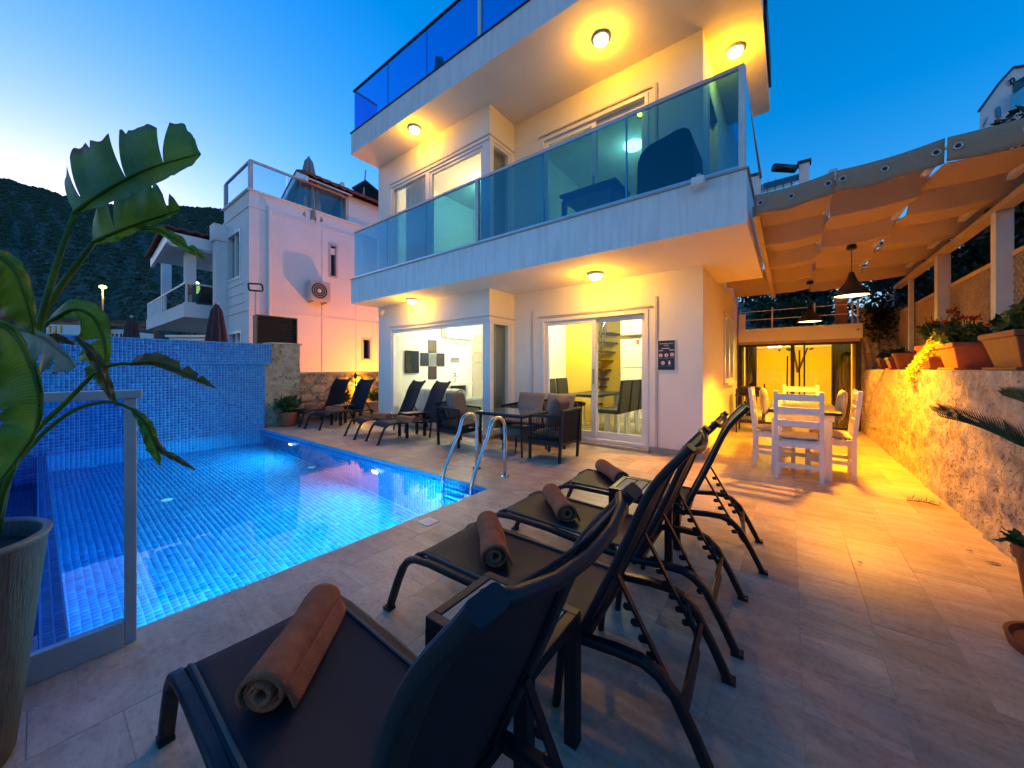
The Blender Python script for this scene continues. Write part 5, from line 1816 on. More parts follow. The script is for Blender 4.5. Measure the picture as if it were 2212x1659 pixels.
# ------------------------------------------------------------------ cord lounge set
def cord_seat(w, d, name, cat, lab, n_back):
    """faces local -y; back at +y"""
    t = thing(name, lab, cat)
    b = .032
    sh, ah, bh = .34, .60, .70
    for x in (0, w - b):
        MB().bar((x + b / 2, b / 2, 0), (x + b / 2, b / 2, ah), b, b, (1, 0, 0)).build('leg', 'dark_metal', t)
        MB().bar((x + b / 2, d - b / 2, 0), (x + b / 2, d + .03, bh), b, b, (1, 0, 0)).build('leg', 'dark_metal', t)
        MB().bar((x + b / 2, b / 2, ah), (x + b / 2, d + .01, ah + .02), b, b).build('armrest', 'dark_metal', t)
    f = MB(); f.box(b, w - b, .004, .03, sh - .12, sh - .06); f.box(b, w - b, d - .03, d - .004, sh - .12, sh - .06); f.box(.004, .03, b, d - b, sh - .12, sh - .06); f.box(w - .03, w - .004, b, d - b, sh - .12, sh - .06)
    f.box(.01, w - .01, .01, d - .01, sh - .10, sh - .075)
    f.build('seat_frame', 'dark_metal', t)
    MB().bar((0, d + .03, bh - .01), (w, d + .03, bh - .01), .028, .028).build('back_rail', 'dark_metal', t)
    c = MB()
    for k in range(n_back):
        x = b + (w - 2 * b) * (k + .5) / n_back
        c.bar((x, d - .002, sh - .09), (x, d + .028, bh - .01), .011, .007, (0, 1, 0))
    m_ = max(6, int(d / .028))
    for xx in (.012, w - .012):
        for k in range(m_):
            y = b + (d - b) * (k + .5) / m_
            c.bar((xx, y, sh - .09), (xx, y, ah + .005), .007, .011, (1, 0, 0))
    tag(c.build('cord_weave', 'dark_metal', t), kind='stuff')
    return t


def cushion(w, d, h, name, lab, m_, cat='cushion'):
    t = MB()
    def fn(u, v):
        a = 2 * PI * u
        return None
    nu, nv = 14, 14
    vs = []
    for s_ in (1, -1):
        for j in range(nv + 1):
            for i in range(nu + 1):
                x, y = -1 + 2 * i / nu, -1 + 2 * j / nv
                k = ((1 - x ** 4) * (1 - y ** 4))
                pinch = 1 - .05 * (1 - abs(x)) * abs(y) ** 3
                vs.append((w / 2 * x * (1 - .04 * (1 - y * y)), d / 2 * y * (1 - .04 * (1 - x * x)), s_ * h / 2 * (k ** .45) + h / 2))
    n1 = (nu + 1) * (nv + 1)
    fs = []
    for s_ in range(2):
        for j in range(nv):
            for i in range(nu):
                a = s_ * n1 + j * (nu + 1) + i
                fs.append((a, a + 1, a + nu + 2, a + nu + 1) if s_ == 0 else (a + nu + 1, a + nu + 2, a + 1, a))
    o = t.add(vs, fs).build(name, m_, None, smooth=True)
    return tag(o, lab, cat)


def put(o, loc, rot):
    o.location = loc; o.rotation_euler = rot
    return o


AC_ = cord_seat(.54, .50, 'lounge_armchair', 'armchair', '', 22)
# right chair faces -x (towards the table), left chair faces +x
place(AC_, USED, (-2.88, 4.16, 0), 0, '', 'black cord lounge armchairs')
AC_.rotation_euler = (0, 0, -PI / 2); AC_.location = (-2.90, 4.72, 0)
AC_['label'] = 'black cord armchair on the right of the glass coffee table, nearest the sliding door'
c2 = place(AC_, USED, (-4.12, 4.02, 0), PI / 2, 'black cord armchair on the left of the glass coffee table, behind the pool ladder', 'black cord lounge armchairs')
SO = cord_seat(1.28, .56, 'lounge_sofa', 'sofa', 'black cord two seat sofa with grey cushions against the villa wall', 50)
SO.location = (-4.05, 4.98, 0)
put(cushion(.46, .46, .13, 'seat_cushion', 'brown seat cushion on the right cord armchair', 'cushion_brown'), (-2.64, 4.44, .285), (0, 0, 0))
put(cushion(.46, .46, .13, 'seat_cushion', 'brown seat cushion on the left cord armchair', 'cushion_brown'), (-4.38, 4.30, .285), (0, 0, 0))
put(cushion(.60, .50, .14, 'seat_cushion', 'left seat cushion of the cord sofa', 'cushion_grey'), (-3.72, 5.24, .285), (0, 0, 0))
put(cushion(.60, .50, .14, 'seat_cushion', 'right seat cushion of the cord sofa', 'cushion_grey'), (-3.11, 5.24, .285), (0, 0, 0))
put(cushion(.44, .40, .16, 'back_cushion', 'brown scatter cushion leaning in the right cord armchair', 'cushion_brown'), (-2.50, 4.44, .62), (0, -1.25, 0))
put(cushion(.44, .40, .16, 'back_cushion', 'brown scatter cushion leaning in the left cord armchair', 'cushion_brown'), (-4.52, 4.30, .62), (0, 1.25, 0))
put(cushion(.56, .42, .17, 'back_cushion', 'left grey scatter cushion standing on the cord sofa', 'cushion_grey'), (-3.72, 5.50, .60), (1.22, 0, .04))
put(cushion(.56, .42, .17, 'back_cushion', 'right grey scatter cushion standing on the cord sofa', 'cushion_grey'), (-3.11, 5.50, .60), (1.22, 0, -.04))
ctb = thing('coffee_table', 'glass topped coffee table with slim black legs between the lounge chairs', 'table', (-3.4, 4.45, 0))
MB().box(-3.86, -2.98, 4.15, 4.80, .585, .60).build('glass_top', mat('table_glass', (.10, .11, .10), .06, 0, .05, coat=1.0), ctb)
fr_ = MB(); z0, z1 = .55, .584
fr_.box(-3.87, -2.97, 4.14, 4.175, z0, z1); fr_.box(-3.87, -2.97, 4.775, 4.81, z0, z1); fr_.box(-3.87, -3.835, 4.175, 4.775, z0, z1); fr_.box(-3.005, -2.97, 4.175, 4.775, z0, z1)
fr_.build('frame', 'dark_metal', ctb)
for x, dx in ((-3.80, -.05), (-3.04, .05)):
    for y, dy in ((4.2, -.05), (4.75, .05)):
        MB().bar((x, y, .55), (x + dx, y + dy, 0), .025, .025).build('leg', 'dark_metal', ctb)
pf = thing('footstool', 'low round brown footstool under the coffee table', 'stool', (-3.35, 4.5, 0))
MB().lathe([(0, .24), (.22, .24), (.25, .28), (.25, .32), (.21, .36), (0, .365)], (-3.35, 4.5, 0), 24, False).build('seat', 'cushion_brown', pf, smooth=True)
for a in (.6, 2.2, 3.7, 5.3):
    MB().bar((-3.35 + .18 * math.cos(a), 4.5 + .18 * math.sin(a), .24), (-3.35 + .22 * math.cos(a), 4.5 + .22 * math.sin(a), 0), .02, .02).build('leg', 'dark_metal', pf)

# ------------------------------------------------------------------ pool ladder
ld = thing('pool_ladder', 'curved stainless steel pool ladder at the near corner of the pool', 'ladder', (-2.8, 3.0, 0))
for k, (yb, xb) in enumerate(((3.36, -3.12), (3.30, -2.62))):
    xw = xb - .03
    pts = [(xb, yb, 0), (xb, yb, .30), (xb, yb, .56)]
    R_ = .14; yc = yb - R_; zc = .56
    for a in range(15, 165, 15):
        pts.append((xb, yc + R_ * math.cos(math.radians(a)), zc + R_ * math.sin(math.radians(a))))
    pts += [(xb, yc - R_ - .015, .52), (xb, yb - .52, .14), (xb, yb - .56, .02), (xb, yb - .565, -.2), (xb, yb - .565, -1.05)]
    MB().tube(pts, .021, 12, (1, 0, 0)).build('rail', 'steel', ld, smooth=True)
    MB().lathe([(.0, .0), (.055, .0), (.05, .012), (.024, .018), (.0, .02)], (xb, yb, 0), 20, False).build('floor_flange', 'steel', ld)
for z in (-.25, -.55, -.85):
    MB().box(-3.10, -2.64, 2.73, 2.83, z - .018, z + .018).build('step', 'steel', ld, bevel=.006)

# ------------------------------------------------------------------ glass fence panel at the left
FX = -2.40
gf = thing('glass_fence', 'frosted blue glass fence panel in a grey metal frame beside the planter', 'fence', (FX, -.4, 0))
MB().box(FX - .010, FX + .010, .243, .283, 0, 1.115).build('post', 'fence_metal', gf, bevel=.004)
MB().box(FX - .024, FX + .024, -1.6, .30, 1.116, 1.155).build('handrail', 'fence_metal', gf, bevel=.004)
MB().box(FX - .02, FX + .02, -1.6, .2425, .0, .115).build('base_rail', 'fence_metal', gf, bevel=.004)
MB().box(FX - .005, FX + .005, -1.6, .2425, .11, 1.116).build('glass_panel', 'fence_glass', gf)
# depth mark on the coping
dm = thing('depth_plate', 'small pale printed plate on the pool coping beside the water', 'plate', (-2.4, 2.0, 0))
a = PZ(905, 1125, .006); b = PZ(940, 1118, .006)
MB().box(a[0] - .0, a[0] + .13, a[1] - .02, a[1] + .10, .001, .005).build('plate', 'sign_white', dm)
for k in range(3):
    MB().box(a[0] + .015, a[0] + .115, a[1] + .0 + .03 * k, a[1] + .012 + .03 * k, .0051, .0056).build('print_line', 'ac_grey', dm)

# ------------------------------------------------------------------ white dining table and chairs under the pergola
wt_ = thing('garden_table', 'white garden dining table with a black top under the pergola', 'table', (.13, 6.1, 0))
MB().box(-.20, .46, 5.30, 6.95, .735, .770).build('tabletop', 'black', wt_, bevel=.004)
MB().box(-.14, .40, 5.37, 6.88, .66, .734).build('apron', 'white_wood', wt_)
for x in (-.12, .33):
    for y in (5.40, 6.80):
        MB().box(x - .05, x + .05, y - .05, y + .05, 0, .66).build('leg', 'white_wood', wt_, bevel=.004)


def garden_chair():
    """faces local +y, back at y = 0"""
    t = thing('garden_chair', '', 'chair')
    w, d = .40, .40
    for x in (0, w):
        MB().sweep([(x, .0, 0), (x, .0, .45), (x, -.05, 1.0)], [(-.02, -.02), (.02, -.02), (.02, .02), (-.02, .02)], (0, 1, 0)).build('leg', 'white_wood', t)
        MB().box(x - .02, x + .02, d - .02, d + .02, 0, .42).build('leg', 'white_wood', t)
        MB().box(x - .012, x + .012, .02, d - .02, .16, .20).build('stretcher', 'white_wood', t)
        MB().box(x - .014, x + .014, .02, d - .02, .375, .43).build('seat_rail', 'white_wood', t)
    for z in (.14,):
        MB().box(.02, w - .02, -.014, .014, z, z + .045).build('stretcher', 'white_wood', t)
        MB().box(.02, w - .02, d - .014, d + .014, z + .06, z + .10).build('stretcher', 'white_wood', t)
    MB().box(.02, w - .02, -.014, .014, .37, .43).build('seat_rail', 'white_wood', t)
    MB().box(.02, w - .02, d - .014, d + .014, .37, .43).build('seat_rail', 'white_wood', t)
    for k in range(5):
        MB().box(-.02, w + .02, .01 + k * .08, .075 + k * .08, .431, .447).build('seat_slat', 'white_wood', t)
    for z, h in ((.60, .075), (.745, .075), (.895, .075)):
        yo = -.05 * (z + h / 2 - .45) / .55
        MB().box(.02, w - .02, yo - .012, yo + .012, z, z + h).build('back_slat', 'white_wood', t, bevel=.003)
    return t


GC = garden_chair()
place(GC, USED, (-.12, 5.18, 0), -.04, 'white slat back garden chair at the near end of the table, back to camera', 'white garden chairs')
place(GC, USED, (.34, 7.18, 0), PI, 'white slat back garden chair at the far end of the table', 'white garden chairs')
place(GC, USED, (-.36, 6.09, 0), -PI / 2, 'white garden chair on the left side of the table', 'white garden chairs')
place(GC, USED, (.58, 5.56, 0), PI / 2, 'white garden chair on the right side of the table by the stone wall', 'white garden chairs')
for x, y, lab in ((.08, 5.38, 'pale seat cushion on the near garden chair'), (.14, 6.98, 'pale seat cushion on the far garden chair'), (-.16, 5.89, 'pale seat cushion on the left garden chair'), (.38, 5.76, 'pale seat cushion on the right garden chair')):
    put(cushion(.38, .38, .06, 'seat_cushion', lab, 'seat_cloth'), (x, y, .448), (0, 0, 0))
put(cushion(.36, .30, .09, 'back_cushion', 'striped cushion against the back of the left garden chair', 'striped'), (-.31, 5.89, .82), (0, 1.45, 0))
put(cushion(.36, .30, .09, 'back_cushion', 'striped cushion against the back of the right garden chair', 'striped'), (.53, 5.76, .82), (0, -1.45, 0))
# dark serving cart by the side wall
ck = thing('serving_cart', 'dark metal serving cart beside the villa side wall under the pergola', 'cart', (-.62, 8.6, 0))
for z in (.25, .72):
    MB().box(-.85, -.38, 8.35, 8.95, z, z + .03).build('shelf', 'dark_wood', ck)
for x in (-.83, -.40):
    for y in (8.38, 8.92):
        MB().tube([(x, y, 0), (x, y, .95 if y > 8.5 else .85)], .014, 8).build('upright', 'black', ck)
MB().tube([(-.83, 8.38, .85), (-.40, 8.38, .85)], .012).build('push_bar', 'black', ck)
MB().box(-.80, -.45, 8.45, 8.85, .75, .90).build('basket', 'dark_pole', ck, bevel=.02)

# ------------------------------------------------------------------ chair on the roof terrace
rc = thing('roof_chair', 'dark folding chair back showing behind the blue roof railing', 'chair', (-4.9, 4.75, Z4))
c0_ = PY(946, 130, 4.7)
MB().prism([(c0_[0] - .16, Z4 + .25), (c0_[0] + .18, Z4 + .25), (c0_[0] + .14, c0_[2] - .02), (c0_[0] - .05, c0_[2] + .10)], 4.68, 4.72, 'y').build('backrest', 'sling', rc, bevel=.008)
MB().box(c0_[0] - .2, c0_[0] + .2, 4.72, 5.15, Z4 + .38, Z4 + .42).build('seat', 'sling', rc, bevel=.008)
for dx in (-.18, .18):
    MB().bar((c0_[0] + dx, 4.72, Z4 + .5), (c0_[0] + dx, 5.1, Z4), .025, .025).build('leg', 'dark_metal', rc)
    MB().bar((c0_[0] + dx, 5.12, Z4 + .4), (c0_[0] + dx, 4.75, Z4), .025, .025).build('leg', 'dark_metal', rc)

# ------------------------------------------------------------------ balcony furniture
bc = thing('balcony_armchair', 'navy shell armchair with its tall curved back against the balcony glass', 'armchair', (-1.2, 4.75, Z2))
zc0 = Z2 + .02
a0 = PY(1372, 415, 4.55)[0]; a1 = PY(1498, 400, 4.55)[0]
aw = a1 - a0
prof_ = [PY(px, py, 4.45) for px, py in ((1374, 432), (1376, 352), (1384, 330), (1402, 312), (1440, 291), (1462, 278), (1478, 273), (1489, 278), (1494, 290), (1500, 420))]
poly_ = [(q[0], max(q[2], zc0 + .03)) for q in prof_]
MB().prism(poly_, 4.45, 4.53, 'y').build('side_wing', 'navy_cover', bc, bevel=.02)
MB().prism(poly_, 5.02, 5.10, 'y').build('side_wing', 'navy_cover', bc, bevel=.02)
tb4 = [poly_[5], poly_[6], poly_[7], poly_[8], poly_[9], (poly_[9][0] - .10, poly_[9][1]), (poly_[8][0] - .12, poly_[5][1] - .06)]
MB().prism(tb4, 4.535, 5.015, 'y').build('shell_back', 'navy_cover', bc)
MB().box(a0 + .03, a1 - .11, 4.535, 5.015, zc0 + .28, zc0 + .42).build('seat', 'navy_cover', bc, bevel=.03)
for dx in (-.2, .2):
    for dy in (-.2, .2):
        MB().bar(((a0 + a1) / 2 + dx, 4.78 + dy, zc0 + .28), ((a0 + a1) / 2 + dx * 1.1, 4.78 + dy * 1.1, zc0), .03, .03).build('leg', 'dark_metal', bc)
bt = thing('balcony_table', 'small bright blue painted table behind the balcony glass', 'table', (-2.0, 4.7, Z2))
b0 = PY(1212, 420, 4.5)[0]; b1 = PY(1328, 380, 4.5)[0]
MB().box(b0 - .02, b1 + .02, 4.48, 5.02, zc0 + .446, zc0 + .48).build('tabletop', 'blue_paint', bt, bevel=.004)
MB().box(b0 + .02, b1 - .02, 4.53, 4.97, zc0 + .39, zc0 + .445).build('apron', 'blue_paint', bt)
for x in (b0 + .035, b1 - .035):
    for y in (4.535, 4.965):
        MB().box(x - .03, x + .03, y - .03, y + .03, zc0 - .0, zc0 + .39).build('leg', 'blue_paint', bt)

# ================================================================== LEFT SIDE: stone walls, neighbour house, hillside
rg = random.Random(51)
# stone pillar closing the mosaic wall
sp_ = thing('stone_pillar', 'tall rough stone pillar at the right end of the mosaic wall', 'wall', (-9.0, 3.35, 0))
pxa, pya, pyb, pzt = PX0 + .012, 3.085, 3.70, 1.80
def fp_(u, v):
    return (pxa - .1 + rg.uniform(-.022, .018), 2.972 + (pyb - 2.972) * u, -.02 + (pzt + .02) * v)
MB().grid(fp_, 16, 40).build('stone_face', 'pillar_stone', sp_, smooth=True)
MB().box(pxa - .5, pxa - .115, 2.975, pyb, -.1, pzt).build('core', 'pillar_stone', sp_)
MB().box(pxa - .55, pxa - .06, 3.09, pyb + .04, pzt, pzt + .035).build('cap', 'coping', sp_, bevel=.006)
# low rubble wall, built stone by stone
XRW = -9.35
rbw = thing('rubble_wall', 'low rubble stone wall behind the far loungers with a pale coping', 'wall', (XRW, 5.2, 0))
MB().box(XRW - .3, XRW - .03, 3.70, 9.5, -.1, 1.13).build('mortar', 'pillar_stone', rbw)
MB().box(XRW - .36, XRW + .05, 3.70, 9.5, 1.13, 1.175).build('coping', 'coping', rbw, bevel=.006)
y = 3.74
rows = 5
def stone(c, sy, sz, dep):
    n = rg.randint(6, 8)
    a0 = rg.uniform(0, 6)
    ring = []
    for k in range(n):
        a = a0 + 2 * PI * k / n
        q = 1 / max(abs(math.cos(a)), abs(math.sin(a))) * .5 + .45
        ring.append((math.cos(a) * sy * q * rg.uniform(.8, 1.0), math.sin(a) * sz * q * rg.uniform(.8, 1.0)))
    vs = [(XRW - .06, c[0] + p, c[1] + q) for p, q in ring] + [(XRW - .06 + dep * .75, c[0] + p * .96, c[1] + q * .96) for p, q in ring] + [(XRW - .06 + dep, c[0] + p * .7, c[1] + q * .7) for p, q in ring]
    fs = [(i * n + j, i * n + (j + 1) % n, (i + 1) * n + (j + 1) % n, (i + 1) * n + j) for i in range(2) for j in range(n)]
    fs.append(tuple(2 * n + j for j in range(n)))
    return MB().add(vs, fs)
for r in range(rows):
    zc = .11 + r * .215
    yq = 3.72 + rg.uniform(0, .2)
    while yq < 8.2:
        wq = rg.uniform(.13, .26)
        stone((yq + wq, zc + rg.uniform(-.015, .015)), wq * .97, .112, rg.uniform(.05, .10)).build('stone', 'pillar_stone' if rg.random() < .45 else 'rubble', rbw)
        yq += 2 * wq
# planter ledge below the rubble wall
pb = thing('planter_ledge', 'low stone planter ledge in front of the rubble wall', 'planter', (XRW + .3, 5.2, 0))
MB().box(XRW + .06, XRW + .52, 4.55, 8.0, 0, .34).build('body', 'rubble', pb)
MB().box(XRW + .05, XRW + .56, 4.52, 8.0, .34, .38).build('coping', 'coping', pb, bevel=.005)
# glowing wall lamp on the rubble wall
wl = thing('wall_lamp', 'glowing box lamp on the rubble wall behind the far loungers', 'lamp', PX(775, 830, XRW + .1))
lx, ly, lz = PX(775, 832, XRW + .09)
MB().box(lx - .05, lx + .05, ly - .09, ly + .09, lz - .05, lz - .03).build('lower_plate', 'dark_pole', wl)
MB().box(lx - .05, lx + .05, ly - .09, ly + .09, lz + .04, lz + .06).build('upper_plate', 'dark_pole', wl)
MB().box(lx - .04, lx + .04, ly - .08, ly + .08, lz - .029, lz + .039).build('diffuser', 'warm_lamp', wl)
point(wl, (lx + .06, ly, lz + .13), 2.2, WARM, .03); point(wl, (lx + .06, ly, lz - .12), 2.2, WARM, .03)
dk = thing('garden_torch', 'slim dark garden torch standing in front of the glowing wall lamp', 'torch', PX(768, 880, XRW + .2))
tx_, ty_, _ = PX(768, 860, XRW + .22)
MB().tube([(tx_, ty_, .38), (tx_, ty_, 1.02)], .016, 8).build('shaft', 'black', dk)
MB().lathe([(0, 0), (.035, .02), (.045, .1), (.02, .16), (0, .2)], (tx_, ty_, .98), 12, False).build('head', 'black', dk)
# planter pots at the foot of the pillar
for k, (px_, lab) in enumerate(((602, 'dark terracotta pot with a green plant at the foot of the stone pillar'), )):
    x, y_, _ = PZ(612, 916, 0)
    x, y_ = -8.72, 3.35
    t = thing('floor_pot', lab, 'pot', (x, y_, 0))
    MB().lathe([(0, 0), (.13, 0), (.17, .26), (.18, .26), (.18, .31), (.16, .31), (.15, .27), (0, .27)], (x, y_, 0), 20, False).build('body', 'terracotta', t)
    p = thing('leafy_plant', 'leafy green plant in the pot at the foot of the stone pillar', 'plant', (x, y_, .27))
    lf = MB(); leaves(lf, (x, y_, .46), (.24, .24, .2), 420, .10, rg, .5, .15); lf.build('foliage', 'shrub_leaf', p, recalc=False)
    MB().tube([(x, y_, .26), (x, y_, .45)], .01, 6).build('stem', 'dark_wood', p)
for k, (yq, lab) in enumerate(((4.75, 'green plant in the ledge behind the leftmost loungers'), (5.6, 'low green plant in the ledge left of the wall lamp'), (6.9, 'low green plant in the ledge beside the villa corner'))):
    t = thing('ledge_plant', lab, 'plant', (XRW + .3, yq, .38))
    lf = MB(); leaves(lf, (XRW + .3, yq, .50), (.16, .22, .14), 260, .09, rg, .5, .15); lf.build('foliage', 'shrub_leaf', t, recalc=False)
    MB().tube([(XRW + .3, yq, .38), (XRW + .3, yq, .52)], .01, 6).build('stem', 'dark_wood', t)
# dark louvred housing above the pillar
lh = thing('louvred_housing', 'dark louvred metal housing on top of the stone pillar', 'housing', PX(596, 740, -9.5))
a = PX(553, 677, -9.5); b = PX(641, 738, -9.5)
zt_, zb_ = PX(600, 684, -9.5)[2], 1.80
h_ = MB(); h_.box(-9.7, -9.46, a[1], a[1] + .03, zb_, zt_); h_.box(-9.7, -9.46, b[1] - .03, b[1], zb_, zt_); h_.box(-9.7, -9.46, a[1] + .03, b[1] - .03, zt_ - .03, zt_); h_.box(-9.7, -9.6, a[1] + .03, b[1] - .03, zb_, zt_ - .03)
h_.build('casing', 'dark_pole', lh)
for k in range(9):
    z = zb_ + .03 + k * (zt_ - zb_ - .06) / 9
    MB().bar((-9.49, a[1] + .03, z + .02), (-9.49, b[1] - .03, z + .02), .035, .007, (1, 0, 1)).build('slat', 'dark_pole', lh)
# bollard lamp in the passage behind the rubble wall
bo_ = thing('bollard_lamp', 'warm bollard lamp in the passage behind the rubble wall', 'lamp', (-10.1, 7.4, 0))
MB().lathe([(0, -.4), (.06, -.4), (.06, .78), (0, .78)], (-10.1, 7.4, 0), 14, False).build('post', 'dark_pole', bo_)
MB().lathe([(0, .78), (.07, .78), (.07, .95), (0, .95)], (-10.1, 7.4, 0), 14, False).build('diffuser', 'warm_lamp', bo_)
MB().lathe([(0, .95), (.09, .95), (.08, .99), (0, 1.0)], (-10.1, 7.4, 0), 14, False).build('cap', 'dark_pole', bo_)
point(bo_, (-10.25, 7.4, .9), 74, (1.0, .26, .004), .08)

# ------------------------------------------------------------------ neighbour house
XN = -12.0
yN = PX(538, 410, XN)[1]
zN = PX(538, 411, XN)[2]
NB = thing('neighbour_house', 'white neighbour house with roof terrace, its side wall glowing pink and orange', 'house', (XN, yN + 3, 0))
xN0 = PY(484, 600, yN)[0]


def nz(py, px=538):
    return PX(px, py, XN)[2]


win = lambda px0, px1, py0, py1: (PX(px0, py0, XN)[1], PX(px1, py0, XN)[1], PX((px0 + px1) / 2, py1, XN)[2], PX((px0 + px1) / 2, py0, XN)[2])
w1 = win(710, 729, 527, 600); w2 = win(781, 802, 730, 778)
m_ = MB(); wall_x(m_, XN - .25, XN, yN, PX(752, 480, XN)[1] - .001, -2.2, zN, [w1]); wall_x(m_, XN - .25, XN, PX(752, 480, XN)[1] - .001, 14, -2.2, zN - 2.0, [w2]); m_.build('side_wall', 'neighbour_white', NB)
f1 = (PY(492, 600, yN)[0], PY(520, 600, yN)[0], PY(506, 606, yN)[2], PY(506, 502, yN)[2])
f2 = (PY(494, 700, yN)[0], PY(522, 700, yN)[0], PY(508, 745, yN)[2], PY(508, 716, yN)[2])
m_ = MB(); wall_y(m_, yN, yN + .25, xN0, XN - .25, -2.2, zN, [f2, f1]); m_.build('front_wall', 'neighbour_white', NB)
for (y0, y1, z0, z1) in (w1, w2):
    f = MB(); f.box(XN - .16, XN + .02, y0, y0 + .06, z0, z1); f.box(XN - .16, XN + .02, y1 - .06, y1, z0, z1); f.box(XN - .16, XN + .02, y0 + .06, y1 - .06, z1 - .06, z1); f.box(XN - .16, XN + .05, y0 + .06, y1 - .06, z0, z0 + .05)
    wn = f.build('window', 'ac_grey', NB)
    MB().box(XN - .12, XN - .11, y0 + .06, y1 - .06, z0 + .05, z1 - .06).build('pane', 'window_dark', wn)
for (x0, x1, z0, z1) in (f1, f2):
    f = frame_y(MB(), x0, x1, z0, z1, yN - .02, .07, .16); f.box((x0 + x1) / 2 - .03, (x0 + x1) / 2 + .03, yN + .03, yN + .1, z0 + .07, z1 - .07)
    wn = f.build('window', 'white_frame', NB)
    pane_y(wn, x0 + .07, x1 - .07, z0 + .07, z1 - .07, yN + .1, 'window_dark')
MB().box(xN0 - .02, XN - .02, yN + .3, 14, zN - 1.2, zN - 1.0).build('terrace_slab', 'neighbour_white', NB)
MB().box(xN0 + .2, XN - .3, yN + 3.5, 13.8, -2.2, 1.5).build('core', 'neighbour_white', NB)
# mouldings, coping and pilaster
c = MB(); c.box(xN0 - .06, XN + .06, yN - .06, yN + .28, zN, zN + .05); c.box(XN - .28, XN + .06, yN + .28, 14, zN, zN + .05); c.build('parapet_coping', 'neighbour_white', NB)
for dz in (-.45, -3.35):
    c = MB(); c.box(XN + .0005, XN + .025, yN - .02, 13.9, zN + dz, zN + dz + .05); c.box(xN0, XN + .0005, yN - .025, yN - .0005, zN + dz, zN + dz + .05); c.build('moulding', 'neighbour_white', NB)
for py_ in (620, 640, 660):
    z = PY(506, py_, yN)[2]
    MB().box(f1[0] - .1, f1[1] + .25, yN - .02, yN - .0005, z, z + .03).build('panel_line', 'neighbour_white', NB)
for px_ in (698, 771):
    yq = PX(px_, 600, XN)[1]
    MB().box(XN + .0005, XN + .02, yq - .04, yq + .04, -1, zN - .5).build('wall_rib', 'neighbour_white', NB)
px0_ = PY(462, 600, yN - .25)[0]
MB().box(px0_, xN0 + .3, yN - .28, yN - .0005, -2.2, nz(458)).build('pilaster', 'neighbour_white', NB)
MB().box(px0_ - .06, xN0 + .34, yN - .34, yN - .001, nz(458) - .45, nz(458) + .06).build('pilaster_cap', 'neighbour_white', NB)
yd = PX(580, 600, XN)[1]
MB().tube([(XN + .06, yd, zN - .3), (XN + .06, yd, .9)], .05, 8).build('downpipe', 'neighbour_white', NB)
MB().box(XN + .01, XN + .16, yd - .12, yd + .12, .85, 1.0).build('pipe_box', 'ac_grey', NB)
# roof terrace railing
zr = PX(542, 345, XN)[2]
yE = PX(750, 440, XN)[1]
r = MB(); r.bar((XN - .05, yN + .05, zr), (XN - .05, yE, zr), .06, .06); r.bar((XN - .05, yN + .05, zr), (xN0, yN + .05, zr), .06, .06)
R_ = r.build('terrace_railing', 'ac_grey', NB)
for q in ((XN - .05, yN + .05), (xN0, yN + .05), (XN - .05, yE)):
    MB().box(q[0] - .05, q[0] + .05, q[1] - .05, q[1] + .05, zN + .05, zr - .03).build('post', 'ac_grey', R_)
for k in range(3):
    ya = yN + .12 + (yE - yN - .2) * k / 3; yb_ = yN + .08 + (yE - yN - .2) * (k + 1) / 3
    MB().box(XN - .056, XN - .046, ya, yb_, zN + .08, zr - .03).build('glass_panel', 'neighbour_glass', R_)
MB().box(xN0 + .06, XN - .12, yN + .045, yN + .055, zN + .08, zr - .03).build('glass_panel', 'neighbour_glass', R_)
# attic behind the terrace under a roof that slopes down away from the villa
yg = PX(752, 480, XN)[1]
def roofsheet(xa, za, xb, zb, y0, y1):
    mb = MB()
    n = 60
    d = Vector((xb - xa, 0, zb - za)); nn = Vector((-d.z, 0, d.x)).normalized()
    if nn.z < 0: nn = -nn
    vs = []
    for i in range(n + 1):
        for j in range(9):
            t_ = y0 + (y1 - y0) * i / n
            vs.append(Vector((xa, t_, za)) + d * (j / 8) + nn * (.05 * abs(math.sin(i / 2 * PI)) + .02 * (j % 2)))
    return mb.add(vs, [(i * 9 + j, i * 9 + j + 1, (i + 1) * 9 + j + 1, (i + 1) * 9 + j) for i in range(n) for j in range(8)])
xr_ = XN - .3
rq = PX(640, 368, xr_); yr_, zr_ = rq[1], rq[2]
sl_k = (zr_ - PY(607, 430, yr_)[2]) / (xr_ - PY(607, 430, yr_)[0])
xe_ = -17.0
roofsheet(xr_, zr_, xe_, zr_ - sl_k * (xr_ - xe_), yr_, 14).build('roof', 'roof_tile', NB, solid=.05)
roofsheet(xr_, zr_, XN + .35, zr_ - sl_k * (XN + .35 - xr_), yr_, 14).build('roof', 'roof_tile', NB, solid=.05)
MB().prism([(xr_, zr_ - .03), (XN + .33, zr_ - .05 - sl_k * (XN + .33 - xr_)), (XN + .33, zr_ - .2 - sl_k * (XN + .33 - xr_)), (xr_, zr_ - .22), (xe_, zr_ - .22 - sl_k * (xr_ - xe_)), (xe_, zr_ - .03 - sl_k * (xr_ - xe_))], yr_ + .01, yr_ + .09, 'y').build('barge_board', 'white_frame', NB)
MB().prism([(xr_, zr_ - .06), (XN + .28, zr_ - .08 - sl_k * (XN + .28 - xr_)), (XN + .28, zr_ - .12 - sl_k * (XN + .28 - xr_)), (xr_, zr_ - .10), (xe_ + .1, zr_ - .10 - sl_k * (xr_ - xe_ - .1)), (xe_ + .1, zr_ - .06 - sl_k * (xr_ - xe_ - .1))], yr_ + .1, yg - .001, 'y').build('soffit', 'neighbour_white', NB)
